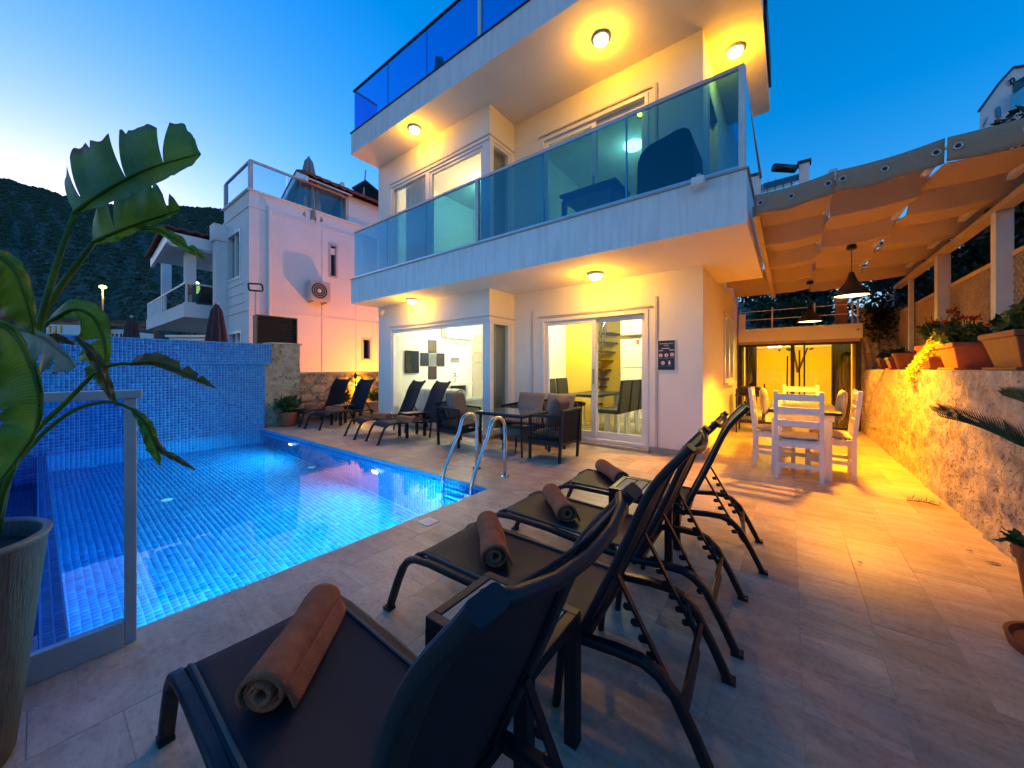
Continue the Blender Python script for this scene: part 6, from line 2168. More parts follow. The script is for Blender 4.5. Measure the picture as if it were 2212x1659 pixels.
MB().prism([(XN - .001, zN - 2), (XN - .001, zr_ - .14 - sl_k * (XN - xr_)), (xr_, zr_ - .12), (-16.6, zr_ - .12 - sl_k * (xr_ + 16.6)), (-16.6, zN - 2)], yg, 14, 'y').build('attic_wall', 'neighbour_white', NB)
# windows of the attic facing the terrace
for k in range(2):
    x = XN - .75 - k * 1.1
    f = frame_y(MB(), x - .42, x + .42, zN + .0, zN + 1.5, yg - .05, .07, .1)
    wn = f.build('window', 'white_frame', NB); pane_y(wn, x - .35, x + .35, zN + .07, zN + 1.43, yg - .02, 'neighbour_glass')
# side air conditioner
nac = thing('outdoor_air_conditioner', 'outdoor air conditioner unit on brackets on the pink neighbour wall', 'air conditioner', PX(680, 650, XN))
y0, y1 = PX(659, 640, XN)[1], PX(702, 640, XN)[1]; z0, z1 = PX(680, 653, XN)[2], PX(680, 611, XN)[2]
MB().box(XN + .05, XN + .38, y0, y1, z0, z1).build('casing', 'ac_grey', nac, bevel=.02)
n = 24; cyc, czc, rr_ = y0 + (y1 - y0) * .42, (z0 + z1) / 2, (z1 - z0) * .40
MB().add([(XN + .384, cyc + rr_ * math.cos(2 * PI * k / n), czc + rr_ * math.sin(2 * PI * k / n)) for k in range(n)], [tuple(range(n))]).build('fan_opening', 'dark_pole', nac, recalc=False)
gr = MB()
for q in (.25, .5, .75, 1.0):
    gr.tube([(XN + .392, cyc + rr_ * q * math.cos(2 * PI * k / n), czc + rr_ * q * math.sin(2 * PI * k / n)) for k in range(n)], .008, 5, (1, 0, 0), True)
gr.build('fan_grille', 'ac_grey', nac)
MB().ball((XN + .39, cyc, czc), .06, 10, 6, (.4, 1, 1)).build('fan_hub', 'ac_white', nac)
for yq in (y0 + .1, y1 - .1):
    MB().box(XN + .001, XN + .36, yq - .02, yq + .02, z0 - .05, z0 - .001).build('bracket', 'ac_grey', nac)
# closed grey parasol on the roof terrace
def closed_parasol(x, y, zb, zt, r, m_, label, grp=None):
    t = thing('closed_parasol', label, 'parasol', (x, y, zb), grp)
    MB().tube([(x, y, zb), (x, y, zt)], .03, 8).build('pole', 'ac_grey', t)
    def fn(u, v):
        a = 2 * PI * u
        k = (1 - v) ** .75
        rr = r * (.18 + .82 * k) * (1 + .22 * math.cos(a * 8)) * (1 if v < .97 else .3)
        return (x + rr * math.cos(a), y + rr * math.sin(a), zb + (zt - zb) * (.25 + .75 * v) + (.06 * math.cos(a * 8) if v == 0 else 0))
    MB().grid(fn, 64, 14).build('canopy', m_, t, smooth=True)
    MB().ball((x, y, zt), .04).build('finial', 'ac_grey', t)
    MB().lathe([(0, 0), (.3, 0), (.3, .06), (.06, .1), (0, .1)], (x, y, zb), 16, False).build('base', 'concrete', t)
    return t


pxp = PX(667, 400, -12.3)
closed_parasol(-12.3, pxp[1], zN - .98, PX(667, 340, -12.3)[2], .36, 'parasol_grey', 'closed grey parasol standing on the neighbour roof terrace')
# dark bench and table on that terrace
bn = thing('terrace_bench', 'dark slatted bench behind the railing of the neighbour roof terrace', 'bench', (-12.6, yE - .9, zN - 1))
bx_, by_ = -12.55, yE - .75
for k in range(3):
    MB().box(bx_ - .25, bx_ - .20, by_ - .7, by_ + .5, zN - .1 + k * .16, zN + .0 + k * .16).build('back_slat', 'black', bn)
MB().box(bx_ - .2, bx_ + .25, by_ - .7, by_ + .5, zN - .56, zN - .5).build('seat', 'black', bn)
for yq in (by_ - .66, by_ + .46):
    MB().box(bx_ - .25, bx_ - .2, yq - .03, yq + .03, zN - 1, zN + .42).build('leg', 'black', bn); MB().box(bx_ + .2, bx_ + .25, yq - .03, yq + .03, zN - 1, zN - .56).build('leg', 'black', bn)
# solar water heater on the neighbour roof
sh = thing('rooftop_solar_heater', 'tilted solar panel with a mast on the neighbour roof', 'solar panel', PX(800, 420, -13.5))
q = PX(795, 425, -13.3)
MB().prism([(q[1] - .35, q[2] + .42), (q[1] + .8, q[2] + .0), (q[1] + .8, q[2] - .05), (q[1] - .35, q[2] + .37)], -13.9, -12.9, 'x').build('collector', 'solar', sh)
MB().tube([(-13.3, q[1] - .3, q[2] - 1.3), (-13.3, q[1] - .1, q[2] + 1.0)], .03, 8).build('mast', 'ac_grey', sh)
MB().tube([(-13.3, q[1] + .9, q[2] - 1.3), (-13.3, q[1] + .9, q[2] + .1)], .025, 8).build('strut', 'ac_grey', sh)
# black loop frame on a pole
bh = thing('loop_sign_frame', 'black rounded rectangular tube frame on a thin pole before the neighbour wall', 'frame', PX(552, 740, -10.6))
fa = [PX(536, 612, -10.6), PX(566, 614, -10.6), PX(568, 629, -10.6), PX(538, 627, -10.6)]
fa = [Vector(v_) for v_ in fa]
loop = []
for i in range(4):
    p_, c_, n_ = fa[i - 1], fa[i], fa[(i + 1) % 4]
    loop += [c_.lerp(p_, .14), c_.lerp(p_, .04).lerp(n_, .04), c_.lerp(n_, .14)]
MB().tube(loop, .022, 8, (1, 0, 0), True).build('loop', 'black', bh, smooth=True)
pb_ = Vector(PX(552, 630, -10.6)); MB().tube([pb_, (pb_.x, pb_.y, 0)], .018, 8).build('pole', 'ac_grey', bh)

# ------------------------------------------------------------------ the neighbour's covered balcony at the left
BA = thing('neighbour_balcony', 'white covered balcony wing with tiled canopy left of the neighbour house', 'house', (-16, 3, 0))
XBm = -15.0
cb = PX(397, 654, XBm)            # near top corner of the slab
zb0, zb1 = PX(397, 684, XBm)[2], cb[2]
xb_l = PY(316, 690, cb[1])[0]
MB().box(xb_l, XBm, cb[1], cb[1] + 5, zb0, zb1).build('balcony_slab', 'neighbour_white', BA)
MB().box(xb_l + 1.2, XBm - .3, cb[1] + 2.6, cb[1] + 6, -2.2, zb0).build('lower_wall', 'neighbour_white', BA)
zp = PX(402, 545, XBm)[2]
MB().box(xb_l + .5, XBm - .05, cb[1] + 2.4, cb[1] + 5, zb1, zp + .2).build('back_wall', 'neighbour_white', BA)
for xq, yq in ((XBm - .18, cb[1] + .18), (PY(359, 600, cb[1] + .18)[0], cb[1] + .18)):
    MB().box(xq - .13, xq + .13, yq - .13, yq + .13, zb1, zp + .3).build('column', 'neighbour_white', BA)
# lean-to canopy, sloping down away from the house, with scalloped white boards
e1 = XBm + .4
cq = PX(360, 500, e1); Yc, zc_ = cq[1], cq[2]
lo = PY(325, 560, Yc)
e0, zl_ = lo[0], lo[2]
yb2 = cb[1] + 4.2
def cano(u, v):
    return (e0 - .1 + (e1 + .15 - e0) * u, Yc - .12 + (yb2 - Yc) * v, zl_ + .06 + (zc_ + .06 - zl_) * u + .05 * abs(math.sin(v * 30 * PI / 2)))
MB().grid(cano, 12, 90).build('tile_roof', 'roof_tile', BA, solid=.05)
MB().box(e1 - .07, e1 + .02, Yc, yb2, zc_ - .32, zc_ + .02).build('fascia', 'white_frame', BA)
MB().prism([(e0, zl_), (e0, zl_ - .28), (e1 - .08, zc_ - .30), (e1 - .08, zc_)], Yc, Yc + .08, 'y').build('barge_board', 'white_frame', BA)
MB().prism([(e0 + .05, zl_ - .02), (e0 + .05, zl_ - .08), (e1 - .1, zc_ - .10), (e1 - .1, zc_ - .03)], Yc + .1, yb2, 'y').build('soffit', 'neighbour_white', BA)
sc_ = MB()
for k in range(12):
    y0 = Yc + (yb2 - Yc) * k / 12; w_ = (yb2 - Yc) / 12
    sc_.prism([(y0 + w_ * q, zc_ - .32 - .07 * math.sin(PI * q)) for q in (0, .25, .5, .75, 1)] + [(y0 + w_, zc_ - .30), (y0, zc_ - .30)], e1 - .06, e1 - .03, 'x')
tag(sc_.build('scalloped_trim', 'white_frame', BA), kind='stuff')
# rails of the balcony
hr = PX(397, 610, XBm)[2]
r = MB(); r.bar((XBm - .05, cb[1] + .05, hr), (XBm - .05, cb[1] + 2.4, hr), .05, .05); r.bar((XBm - .05, cb[1] + .05, hr), (xb_l, cb[1] + .05, hr), .05, .05)
R_ = r.build('railing', 'white_frame', BA)
MB().box(XBm - .055, XBm - .045, cb[1] + .1, cb[1] + 2.35, zb1 + .05, hr - .03).build('glass_panel', 'window_dark', R_)
xg = PY(359, 640, cb[1] + .05)[0]
MB().box(xg + .1, XBm - .1, cb[1] + .045, cb[1] + .055, zb1 + .05, hr - .03).build('glass_panel', 'window_dark', R_)
nb_ = 9
for k in range(nb_):
    x = xb_l + .1 + (xg - xb_l - .3) * k / (nb_ - 1)
    MB().box(x - .03, x + .03, cb[1] + .02, cb[1] + .08, zb1, hr - .03).build('baluster', 'white_frame', R_)
bl_ = thing('balcony_lamp', 'glowing yellow wall lantern on the neighbour balcony', 'lamp', (XBm - 1, cb[1] + 2.2, zb1 + 1.2))
lx_, lyy, lzz = PY(422, 622, cb[1] + 2.3)
MB().lathe([(0, 0), (.12, .02), (.2, .3), (.14, .6), (0, .64)], (lx_, lyy, lzz - .3), 16, False).build('lantern', 'street_glow', bl_, smooth=True)
MB().box(lx_ - .05, lx_ + .05, lyy, lyy + .1, lzz + .3, lzz + .42).build('bracket', 'black', bl_)
point(bl_, (lx_, lyy - .4, lzz + .1), 14, (1, .62, .12), .15)
tb_ = thing('balcony_table', 'small round table with crossed legs on the neighbour balcony', 'table', (XBm - 1, cb[1] + 1, zb1))
qx, qy = PY(421, 640, cb[1] + 1.0)[0], cb[1] + 1.0
MB().lathe([(0, 0), (.45, 0), (.45, .04), (0, .05)], (qx, qy, zb1 + .68), 20, False).build('top', 'dark_pole', tb_)
for a in (0, PI / 2):
    MB().tube([(qx + .32 * math.cos(a), qy + .32 * math.sin(a), zb1), (qx - .32 * math.cos(a), qy - .32 * math.sin(a), zb1 + .68)], .02).build('leg', 'dark_pole', tb_)
    MB().tube([(qx - .32 * math.cos(a), qy - .32 * math.sin(a), zb1), (qx + .32 * math.cos(a), qy + .32 * math.sin(a), zb1 + .68)], .02).build('leg', 'dark_pole', tb_)
# closed brown parasols beyond the mosaic wall
q = PX(468, 745, -11.2); closed_parasol(q[0], q[1], -.6, PX(468, 655, -11.2)[2], .34, 'parasol_brown', 'closed brown parasol beyond the mosaic wall beside the neighbour house', 'closed brown parasols')
q = PX(284, 730, -14.5); closed_parasol(q[0], q[1], -.8, PX(284, 684, -14.5)[2], .32, 'parasol_brown', 'smaller closed brown parasol far beyond the middle of the mosaic wall', 'closed brown parasols')

# ------------------------------------------------------------------ hillside and the far side of the valley
hill = MB()
NA, NR = 120, 46
hp = random.Random(8)
ph = [hp.uniform(0, 6) for _ in range(8)]


def hill_h(az, u):
    """az: azimuth in px-like units; u 0..1 from foot to ridge"""
    prof = [(-1400, 250), (-700, 330), (0, 412), (60, 395), (150, 372), (260, 352), (400, 349), (600, 330), (800, 300), (1100, 240), (1500, 150), (2100, 90)]
    for (a, ha), (b, hb) in zip(prof[:-1], prof[1:]):
        if a <= az <= b:
            k = (az - a) / (b - a); k = k * k * (3 - 2 * k)
            h = ha + (hb - ha) * k; break
    else:
        h = prof[0][1] if az < prof[0][0] else prof[-1][1]
    return h


def hill_pt(az, u):
    d = 55 + 330 * u                      # forward depth
    h = hill_h(az, u) / F * 385           # ridge height at full depth
    z = -2.0 + (h + 3.2) * (u ** 1.15)
    z += (2.2 * math.sin(az * .021 + ph[0] + 5 * u) + 1.6 * math.sin(az * .05 + ph[1] - 9 * u) + .9 * math.sin(az * .11 + ph[2] + 14 * u)) * u * (1 - u) * 2.6
    if u > .95: z += .5 * math.sin(az * .09 + ph[3])
    a = (az - CX) / F
    a = math.tan(math.atan(a)) if abs(a) < 4 else a
    x = (_W[0] + a * _R[0]) * d; y = (_W[1] + a * _R[1]) * d
    return (x, y, z)


hill.grid(lambda u, v: hill_pt(-1300 + 3300 * u, v), NA, NR)
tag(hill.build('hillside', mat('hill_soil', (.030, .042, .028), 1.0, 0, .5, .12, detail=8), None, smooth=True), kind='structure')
sb = MB()
hr_ = random.Random(14)
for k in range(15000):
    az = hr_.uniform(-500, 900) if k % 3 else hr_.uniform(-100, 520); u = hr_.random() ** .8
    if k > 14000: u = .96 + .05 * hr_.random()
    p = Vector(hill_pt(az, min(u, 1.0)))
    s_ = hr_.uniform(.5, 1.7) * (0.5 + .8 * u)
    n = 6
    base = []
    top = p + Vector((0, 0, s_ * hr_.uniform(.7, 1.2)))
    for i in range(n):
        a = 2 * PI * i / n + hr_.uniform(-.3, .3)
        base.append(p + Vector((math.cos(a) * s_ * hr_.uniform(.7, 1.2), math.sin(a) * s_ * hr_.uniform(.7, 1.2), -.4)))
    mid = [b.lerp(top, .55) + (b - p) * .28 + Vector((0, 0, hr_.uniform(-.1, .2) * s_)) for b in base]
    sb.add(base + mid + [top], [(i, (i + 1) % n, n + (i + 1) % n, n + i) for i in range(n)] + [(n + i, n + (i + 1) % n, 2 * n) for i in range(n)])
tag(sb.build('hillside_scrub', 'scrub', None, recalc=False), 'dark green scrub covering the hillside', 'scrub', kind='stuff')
rk = MB()
for k in range(150):
    az = hr_.uniform(-200, 520); u = hr_.uniform(.02, .6)
    p = Vector(hill_pt(az, u)); s_ = hr_.uniform(.4, 1.2)
    vs = [p + Vector((hr_.uniform(-1, 1) * s_ * 1.6, hr_.uniform(-1, 1) * s_ * 1.6, hr_.uniform(-.2, 1.3) * s_)) for _ in range(6)]
    rk.add(vs, [(0, 1, 2), (0, 2, 3), (0, 3, 4), (0, 4, 5), (0, 5, 1), (1, 2, 3), (3, 4, 5), (1, 3, 5)])
tag(rk.build('hillside_rocks', 'rock', None, recalc=False), 'pale rocks scattered on the dark hillside', 'rocks', kind='stuff')

# street lamp, far pergola, small far houses
SLp = PD(222, 700, 42)
sl_ = thing('street_lamp', 'lit yellow street lamp on a pale pole at the foot of the hill', 'street lamp', (SLp[0], SLp[1], -2))
ztop = PD(222, 622, 42)[2]
MB().tube([(SLp[0], SLp[1], -2.2), (SLp[0], SLp[1], ztop)], .09, 8, scale=[1.2, .8]).build('pole', 'trellis', sl_)
MB().ball((SLp[0], SLp[1], ztop + .12), .32, 12, 8, (1, 1, .6)).build('lamp_head', 'street_glow', sl_, smooth=True)
point(sl_, (SLp[0], SLp[1], ztop - .5), 160, (1, .72, .15), .3)
fp_g = thing('far_pergola', 'dark flat timber pergola far beyond the mosaic wall', 'pergola', PD(330, 740, 26))
c0 = PD(180, 700, 26); c1 = PD(455, 706, 24)
for k in range(9):
    a = Vector(c0).lerp(Vector(c1), k / 8)
    MB().bar((a.x - 1.2, a.y - 3.5, a.z + .05), (a.x + 1.2, a.y + 3.5, a.z + .05), .16, .18).build('rafter', 'dark_wood', fp_g)
for dy in (-2.6, 2.6):
    MB().bar((c0[0], c0[1] + dy, c0[2] - .12), (c1[0], c1[1] + dy, c1[2] - .12), .18, .22).build('beam', 'dark_wood', fp_g)
    for k in (0, .5, 1):
        a = Vector(c0).lerp(Vector(c1), k)
        MB().box(a.x - .1, a.x + .1, a.y + dy - .1, a.y + dy + .1, -2.2, a.z - .2).build('post', 'dark_wood', fp_g)
for k, (pa, pb2, pt, d, lab) in enumerate(((100, 140, 697, 30, 'small white far house with a domed corner behind the plant'), (365, 455, 728, 22, 'low white far building below the covered balcony'), (238, 268, 715, 34, 'tiny white far building left of the small parasol'))):
    a = Vector(PD(pa, pt, d)); b = Vector(PD(pb2, pt, d)); 
    t = thing('far_house', lab, 'house', ((a.x + b.x) / 2, (a.y + b.y) / 2, -2.2))
    dr = Vector((b.x - a.x, b.y - a.y, 0)); nr = Vector((-dr.y, dr.x, 0)).normalized() * 3
    vs = [(a.x, a.y, -2.2), (b.x, b.y, -2.2), (b.x + nr.x, b.y + nr.y, -2.2), (a.x + nr.x, a.y + nr.y, -2.2)]
    vs += [(v_[0], v_[1], a.z) for v_ in vs]
    MB().add(vs, [(3, 2, 1, 0), (4, 5, 6, 7), (0, 1, 5, 4), (1, 2, 6, 5), (2, 3, 7, 6), (3, 0, 4, 7)]).build('wall', 'neighbour_white', t)
    for q in (.2, .5, .8):
        c = a.lerp(b, q) - nr.normalized() * .03
        MB().bar((c.x - dr.x * .06, c.y - dr.y * .06, a.z - .55), (c.x + dr.x * .06, c.y + dr.y * .06, a.z - .55), .05, .6).build('window', 'window_dark', t)
    e = dr.normalized() * .1
    MB().bar((a.x - e.x, a.y - e.y, a.z + .05), (b.x + e.x, b.y + e.y, a.z + .05), .3, .12).build('cornice', 'neighbour_white', t)

# ------------------------------------------------------------------ house on the slope at the upper right
RH = thing('hill_house', 'white house with a sloping gable high on the slope at the right edge', 'house', PD(2170, 300, 26))
D0 = 24
def rp_(px, py, d): return Vector(PD(px, py, d))
ga = [(2116, 330), (2116, 238), (2160, 180), (2190, 147), (2215, 143), (2290, 120), (2290, 360)]
ga3 = [rp_(px, py, D0) for px, py in ga]
back = Vector((_W[0], _W[1], 0)) * 7 + Vector((_R[0], _R[1], 0)) * 9.6
n = len(ga3)
MB().add(ga3 + [v_ + back for v_ in ga3], [tuple(range(n))] + [(i, i + n, (i + 1) % n + n, (i + 1) % n) for i in range(n)] + [tuple(range(2 * n - 1, n - 1, -1))]).build('gable_wall', 'neighbour_white', RH)
ed = MB()
fw = Vector((_W[0], _W[1], 0))
ed.tube([rp_(2114, 241, D0 - .1), rp_(2158, 180, D0 - .1), rp_(2190, 145, D0 - .1), rp_(2216, 141, D0 - .1), rp_(2290, 118, D0 - .1)], .07, 6)
ed.build('roof_edge', 'dark_pole', RH)
for (pa, pb2, ya, yb2) in ((2124, 2132, 252, 280), ):
    q = [rp_(pa, yb2 - 4, D0 - .05), rp_(pb2, yb2 - 20, D0 - .05), rp_(pb2, ya, D0 - .05), rp_(pa, ya + 18, D0 - .05)]
    MB().add(q + [v_ - fw * .04 for v_ in q], [(4, 5, 6, 7), (0, 1, 5, 4), (1, 2, 6, 5), (2, 3, 7, 6), (3, 0, 4, 7)]).build('window', 'window_dark', RH)
q = [rp_(2156 + 5 * math.cos(a), 243 + 13 * math.sin(a), D0 - .05) for a in [2 * PI * k / 16 for k in range(16)]]
MB().add(q + [v_ - fw * .05 for v_ in q], [tuple(range(16, 32))] + [(i, (i + 1) % 16, (i + 1) % 16 + 16, i + 16) for i in range(16)]).build('oval_window', 'window_dark', RH)
q = [rp_(2188, 240, D0 - .06), rp_(2290, 150, D0 - .06), rp_(2290, 100, D0 - .06), rp_(2188, 172, D0 - .06)]
MB().add([rp_(2190, 205, D0 - .06), rp_(2290, 120, D0 - .06), rp_(2290, 170, D0 - .06), rp_(2190, 178, D0 - .06)], [(0, 1, 2, 3)]).build('loggia_opening', 'black', RH, recalc=False)
q = [rp_(2183, 250, D0 - .5), rp_(2290, 150, D0 - .5), rp_(2290, 210, D0 - .5), rp_(2183, 205, D0 - .5)]
MB().add([rp_(2183, 238, D0 - .4), rp_(2290, 190, D0 - .4), rp_(2290, 140, D0 - .4), rp_(2183, 205, D0 - .4)], [(0, 1, 2, 3)]).build('glass_railing', 'rail_glass', RH, recalc=False)
sl2 = [rp_(2180, 256, D0 - .45), rp_(2290, 205, D0 - .45), rp_(2290, 190, D0 - .45), rp_(2180, 240, D0 - .45)]
MB().add(sl2 + [v_ + fw * .45 for v_ in sl2], [(0, 1, 2, 3), (3, 2, 6, 7), (0, 4, 5, 1), (0, 3, 7, 4)]).build('balcony_slab', 'neighbour_white', RH)
c = rp_(2187, 175, D0 - .12)
MB().tube([c + Vector((_R[0], _R[1], 0)) * (.13 * math.cos(a)) + Vector((0, 0, .18 * math.sin(a))) for a in [2 * PI * k / 14 for k in range(14)]], .05, 6, (_W[0], _W[1], 0), True).build('wall_light', 'dark_pole', RH)
# solar water heater seen over the pergola
wh = thing('solar_water_heater', 'dark solar water heater on a frame above the pergola corner', 'water heater', PD(1695, 400, 16))
c = rp_(1690, 362, 16); rt = Vector((_R[0], _R[1], 0))
MB().tube([c - rt * .38, c + rt * .55 - Vector((0, 0, .06))], .17, 14).build('tank', 'black', wh, smooth=True)
a = rp_(1650, 396, 16); b = rp_(1738, 372, 16)
MB().add([a, b, b - Vector((0, 0, .28)), a - Vector((0, 0, .28)), a + fw * .7, b + fw * .7, b + fw * .7 - Vector((0, 0, .2)), a + fw * .7 - Vector((0, 0, .2))], [(0, 1, 2, 3), (0, 4, 5, 1), (4, 7, 6, 5), (3, 2, 6, 7), (0, 3, 7, 4), (1, 5, 6, 2)]).build('collector', 'solar', wh)
for px_ in (1658, 1675, 1692, 1710, 1728):
    MB().tube([rp_(px_, 385, 16.2), rp_(px_, 470, 16.2)], .035, 6).build('strut', 'ac_white', wh)
MB().box(*[v_ for pr in zip((rp_(1737, 352, 16) - Vector((.18, .18, 0)))[:], (rp_(1737, 470, 16) + Vector((.18, .18, 0)))[:]) for v_ in sorted(pr)]).build('chimney', 'neighbour_white', wh)
t = MB(); t.box(*[v_ for pr in zip((rp_(1737, 350, 16) - Vector((.24, .24, 0)))[:], (rp_(1737, 356, 16) + Vector((.24, .24, 0)))[:]) for v_ in sorted(pr)]); t.build('chimney_cap', 'dark_pole', wh)

# ================================================================== PLANTS IN THE FOREGROUND
PC = Vector((-2.04, -.21, 0))
pt = thing('tall_planter', 'tall tapered planter with wood grain finish at the left edge', 'planter', PC)
MB().lathe([(0.0, 0), (.165, 0), (.172, .02), (.20, .30), (.238, .69), (.242, .705), (.232, .712), (.222, .70), (.215, .66)], PC, 48, False).build('body', 'pot_wood', pt, smooth=True)
MB().tube([PC + Vector((.236 * math.cos(2 * PI * k / 48), .236 * math.sin(2 * PI * k / 48), .708)) for k in range(48)], .011, 8, (0, 0, 1), True).build('rim', 'pot_rim', pt, smooth=True)
MB().lathe([(0, .655), (.216, .66), (0, .668)], PC, 32, False).build('soil', 'soil', pt)

ST = thing('bird_of_paradise', 'large bird of paradise plant with torn paddle leaves at the left edge', 'plant', PC + Vector((0, 0, .66)))


def paddle(pts, wl, wr, tl=(), tr=(), m_='strelitzia_leaf', fold=.35, slant=.25, rib=.006):
    """blade either side of a midrib given as (photo x, photo y, forward depth)"""
    N = 60
    mid = crom(pts, N)
    b = MB()
    at_t, at_e = [], []
    rq = random.Random(int(pts[0][0] * 7 + pts[0][1]))
    J = 8
    for sgn, ws, tears, fd in ((1, wl, tl, fold), (-1, wr, tr, fold * .6)):
        cuts = [0] + sorted(tears) + [1]
        small = sorted(rq.uniform(.08, .95) for _ in range(7))        # little nicks in the margin
        for a, c in zip(cuts[:-1], cuts[1:]):
            ns = max(3, int((c - a) * N))
            rows = []
            curl = rq.uniform(-.25, .35)
            skew = rq.uniform(-.12, .12)
            for i in range(ns + 1):
                t = a + (c - a) * i / ns
                p = interp(mid, t); q = interp(mid, min(1, t + .02)) - interp(mid, max(0, t - .02))
                q.z = 0; q.normalize()
                nx, ny = q.y * sgn, -q.x * sgn
                w_ = interp(ws, t) * (1 + .05 * math.sin(t * 41 + sgn) + skew)
                nick = min([1] + [abs(t - n_) / .012 for n_ in small])
                w_ *= .86 + .14 * min(1, nick)
                to = (a + c) / 2 + (t - (a + c) / 2) * (1 - (.24 if (a > 0 or c < 1) else .02))
                po = interp(mid, to)
                row = []
                for j in range(J):
                    v = j / (J - 1)
                    base = p.lerp(po, v ** 1.5)
                    x = base.x + nx * w_ * v + q.x * w_ * slant * v * v
                    y = base.y + ny * w_ * v + q.y * w_ * slant * v * v
                    d = base.z + (fd * w_ * (v ** 1.3) * base.z / F) * (1 if sgn > 0 else -1) + .007 * math.sin(t * 26 + sgn) * v + curl * w_ / F * v ** 3
                    row.append(PD(x, y, d)); at_t.append(t + .03 * v); at_e.append(v if interp(ws, t) > 14 else .5)
                rows.append(row)
            vs = [pnt for r in rows for pnt in r]
            b.add(vs, [(i * J + j, i * J + j + 1, (i + 1) * J + j + 1, (i + 1) * J + j) for i in range(ns) for j in range(J - 1)])
    lo = b.build('leaf', m_, ST, smooth=True, recalc=False)
    for nm, dat in (('vt', at_t), ('ve', at_e)):
        lo.data.attributes.new(nm, 'FLOAT', 'POINT').data.foreach_set('value', dat)
    MB().tube([PD(p.x, p.y, p.z - .004) for p in mid], rib, 6, scale=[1.2 - .9 * i / N for i in range(N + 1)]).build('midrib', m_, lo, smooth=True)


def stalk(pts, r=.010, m_='strelitzia_leaf'):
    c = crom(pts, 24)
    MB().tube([PD(p.x, p.y, p.z) for p in c], r, 8, scale=[1.4 - .7 * i / 24 for i in range(25)]).build('stalk', m_, ST, smooth=True)


paddle([(161, 458, 1.26), (195, 432, 1.26), (250, 398, 1.27), (320, 364, 1.30), (400, 340, 1.34), (434, 332, 1.36)], [60, 108, 98, 92, 62, 10], [6, 24, 36, 38, 22, 3], tl=(.14, .47, .68), fold=.5)
paddle([(203, 522, 1.34), (240, 505, 1.34), (300, 482, 1.36), (350, 466, 1.38), (390, 452, 1.40)], [34, 84, 80, 62, 10], [8, 20, 16, 10, 3], tl=(.3, .85), fold=.4)
paddle([(296, 492, 1.36), (345, 498, 1.36), (400, 530, 1.38), (447, 562, 1.40)], [4, 10, 12, 2], [4, 9, 12, 2], tl=(.7,), m_='strelitzia_leaf')
paddle([(-30, 540, .98), (25, 575, 1.0), (58, 650, 1.02), (74, 722, 1.04)], [10, 24, 18, 4], [50, 85, 70, 6], fold=.3)
paddle([(-40, 690, .95), (30, 720, .96), (78, 820, .97), (80, 920, .97), (30, 1000, .96), (-20, 1060, .95)], [12, 14, 10, 8, 8, 4], [40, 90, 110, 90, 60, 10], tl=(.3, .62), fold=.2)
paddle([(2, 712, 1.12), (50, 712, 1.12), (110, 742, 1.13), (165, 792, 1.14)], [6, 10, 12, 4], [50, 92, 70, 16], tr=(.35, .62, .8), m_='strelitzia_pale', fold=.4)
paddle([(108, 694, 1.38), (160, 668, 1.38), (205, 690, 1.39), (226, 745, 1.40), (226, 800, 1.40), (220, 842, 1.41)], [8, 22, 26, 12, 8, 2], [10, 30, 60, 62, 40, 3], tr=(.55, .72), fold=.3)
paddle([(283, 786, 1.30), (335, 783, 1.30), (400, 806, 1.31), (466, 838, 1.32)], [14, 20, 16, 2], [4, 8, 9, 2], tl=(.62, .8), m_='strelitzia_dry', fold=.3)
paddle([(288, 885, 1.24), (316, 915, 1.24), (336, 960, 1.25), (346, 1005, 1.25)], [6, 12, 10, 2], [8, 20, 24, 3], m_='strelitzia_leaf', fold=.4)
paddle([(334, 945, 1.24), (352, 972, 1.24), (385, 992, 1.25), (422, 1014, 1.25)], [4, 9, 6, 3], [4, 10, 8, 3], tl=(.4,), m_='strelitzia_dry', fold=.5)
paddle([(166, 728, 1.22), (205, 775, 1.22), (232, 835, 1.23), (252, 878, 1.23)], [5, 14, 12, 2], [5, 14, 12, 2], m_='strelitzia_dry', fold=.5)
paddle([(160, 742, 1.30), (120, 728, 1.28), (95, 735, 1.27)], [4, 14, 3], [4, 10, 3], m_='strelitzia_dry')
Z_ = 1.17
stalk([(-30, 1185, Z_), (20, 980, 1.2), (70, 760, 1.22), (120, 580, 1.24), (161, 458, 1.26)])
stalk([(-20, 1185, Z_), (40, 900, 1.22), (90, 690, 1.28), (150, 595, 1.32), (203, 522, 1.34)], .011)
stalk([(-45, 1190, Z_), (30, 880, 1.2), (80, 715, 1.26), (140, 605, 1.31), (196, 532, 1.34)])
stalk([(-40, 1190, Z_), (0, 1045, 1.18), (60, 950, 1.2), (140, 872, 1.24), (210, 803, 1.28), (260, 786, 1.3), (283, 786, 1.3)], .0075)
stalk([(-25, 1185, Z_), (20, 1030, 1.18), (80, 950, 1.2), (160, 886, 1.22), (235, 868, 1.24), (288, 885, 1.24)], .0065)
stalk([(-60, 1190, 1.1), (-20, 1000, 1.0), (-25, 800, .98), (-30, 540, .98)], .010)
stalk([(-30, 1185, Z_), (20, 900, 1.25), (70, 740, 1.34), (108, 694, 1.38)], .008)

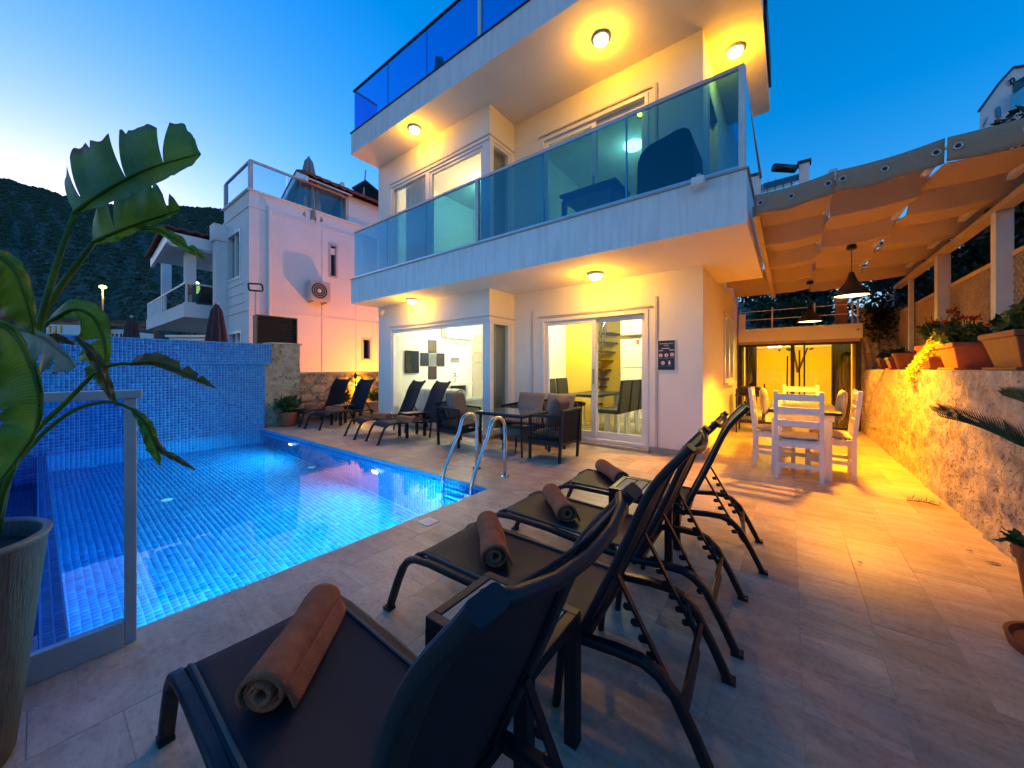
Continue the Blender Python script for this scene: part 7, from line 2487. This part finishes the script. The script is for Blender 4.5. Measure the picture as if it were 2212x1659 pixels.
# cycas palm at the right edge
CC = Vector((.985, 2.69, 0))
cp = thing('cycas_pot', 'brown square edged pot of the cycas palm at the right edge', 'pot', CC)
MB().lathe([(0, .03), (.12, .03), (.165, .40), (.178, .40), (.178, .455), (.16, .455), (.15, .41), (0, .41)], CC, 24, False).build('body', 'terracotta', cp)
MB().lathe([(0, 0), (.19, 0), (.20, .045), (.185, .045), (.17, .028), (0, .028)], CC, 24, False).build('saucer', 'terracotta', cp)
CY = thing('cycas_palm', 'cycas palm with stiff feather fronds reaching in from the right edge', 'palm', CC + Vector((0, 0, .41)))
MB().lathe([(0, .40), (.07, .40), (.08, .5), (.05, .58), (0, .6)], CC, 16, False).build('trunk', 'dark_wood', CY)
crown = CC + Vector((0, 0, .58))


def frond(p0, pts, ln, m_='cycas_leaf', droop=0.0):
    mid = crom([Vector(p0)] + [Vector(p) for p in pts], 64)
    b = MB()
    n = len(mid)
    for i in range(6, n):
        t = i / n
        tg = (mid[min(i + 1, n - 1)] - mid[i - 1]).normalized()
        L_ = ln * (math.sin(PI * min(1, .12 + t * .8)) ** .6) * (1 if t < .9 else .7)
        sd = tg.cross(Vector((0, 0, 1))).normalized()
        for sg in (1, -1):
            for h in (0,):
                c = mid[i].lerp(mid[min(i + 1, n - 1)], h)
                d = (sd * sg * .38 + Vector((0, 0, .85 - droop)) + tg * .5).normalized()
                wv = tg * .0035
                tip = c + d * L_ - Vector((0, 0, .12 * L_))
                b.add([c - wv, c + wv, c + d * (L_ * .6) + wv * .8, tip, c + d * (L_ * .6) - wv * .8], [(0, 1, 2, 4), (4, 2, 3)])
    fo = b.build('frond', m_, CY, recalc=False)
    MB().tube(mid, .006, 6, scale=[1.3 - i / n for i in range(n)]).build('frond_rib', m_, fo)


frond(crown, [PD(2260, 985, 1.9), PD(2180, 945, 2.05), (Vector(PD(2090, 912, 2.2))), PD(2015, 887, 2.3)], .15)
frond(crown, [PD(2270, 1000, 1.85), PD(2190, 955, 1.95), PD(2110, 920, 2.05), PD(2030, 899, 2.15)], .10)
frond(crown, [PD(2280, 910, 1.75), PD(2220, 872, 1.85), PD(2165, 853, 1.95)], .12)
frond(crown, [CC + Vector((.15, -.3, .85)), CC + Vector((.2, -.7, .95))], .12)
frond(crown, [CC + Vector((-.25, -.35, .85)), CC + Vector((-.35, -.8, .75))], .12)
frond(crown, [CC + Vector((.05, .2, .9)), CC + Vector((.0, .35, 1.3))], .11)
# weeds in the pot
wd = thing('small_weed', 'small bright green weed at the rim of the cycas pot', 'plant', CC + Vector((-.12, .1, .42)))
lf = MB(); leaves(lf, CC + Vector((-.15, .04, .47)), (.05, .05, .035), 60, .04, rg, .3, .1); lf.build('foliage', 'shrub_leaf', wd, recalc=False)
# scraps on the paving
dl = thing('fallen_frond', 'dry dark scrap of palm frond lying on the paving near the stone wall', 'frond', PZ(1990, 1086, 0))
b = MB(); a0 = Vector(PZ(1958, 1080, .012)); a1 = Vector(PZ(2030, 1092, .012))
b.tube([a0, (a0 + a1) / 2 + Vector((0, 0, .01)), a1], .004, 5)
b.build('rib', 'dark_wood', dl)
b = MB(); rg2 = random.Random(4)
for k in range(26):
    c = a0.lerp(a1, k / 25); d = Vector((rg2.uniform(.2, .6), rg2.choice((-1, 1)) * rg2.uniform(.5, 1), rg2.uniform(0, .5))).normalized() * rg2.uniform(.05, .11)
    b.add([c, c + d * .5 + Vector((.004, 0, 0)), c + d, c + d * .5 - Vector((.004, 0, 0))], [(0, 1, 2, 3)])
b.build('leaflets', 'strelitzia_dry', dl, recalc=False)
for k, (px_, py_, lab) in enumerate(((2146, 1217, 'small dead leaf on the paving nearest the cycas pot'), (2095, 1190, 'tiny dead leaf on the paving beside the small dead leaf'), (1858, 1215, 'tiny dark scrap in the middle of the paving'))):
    c = Vector(PZ(px_, py_, .006)); s_ = (.035, .018, .014)[k]
    b = MB().add([c + Vector((-s_, 0, .003)), c + Vector((0, -s_ * .35, .008)), c + Vector((s_, .01, .0)), c + Vector((0, s_ * .4, .004))], [(0, 1, 2), (0, 2, 3)])
    tag(b.build('dead_leaf', 'strelitzia_dry', None, recalc=False, solid=.002), lab, 'leaf')
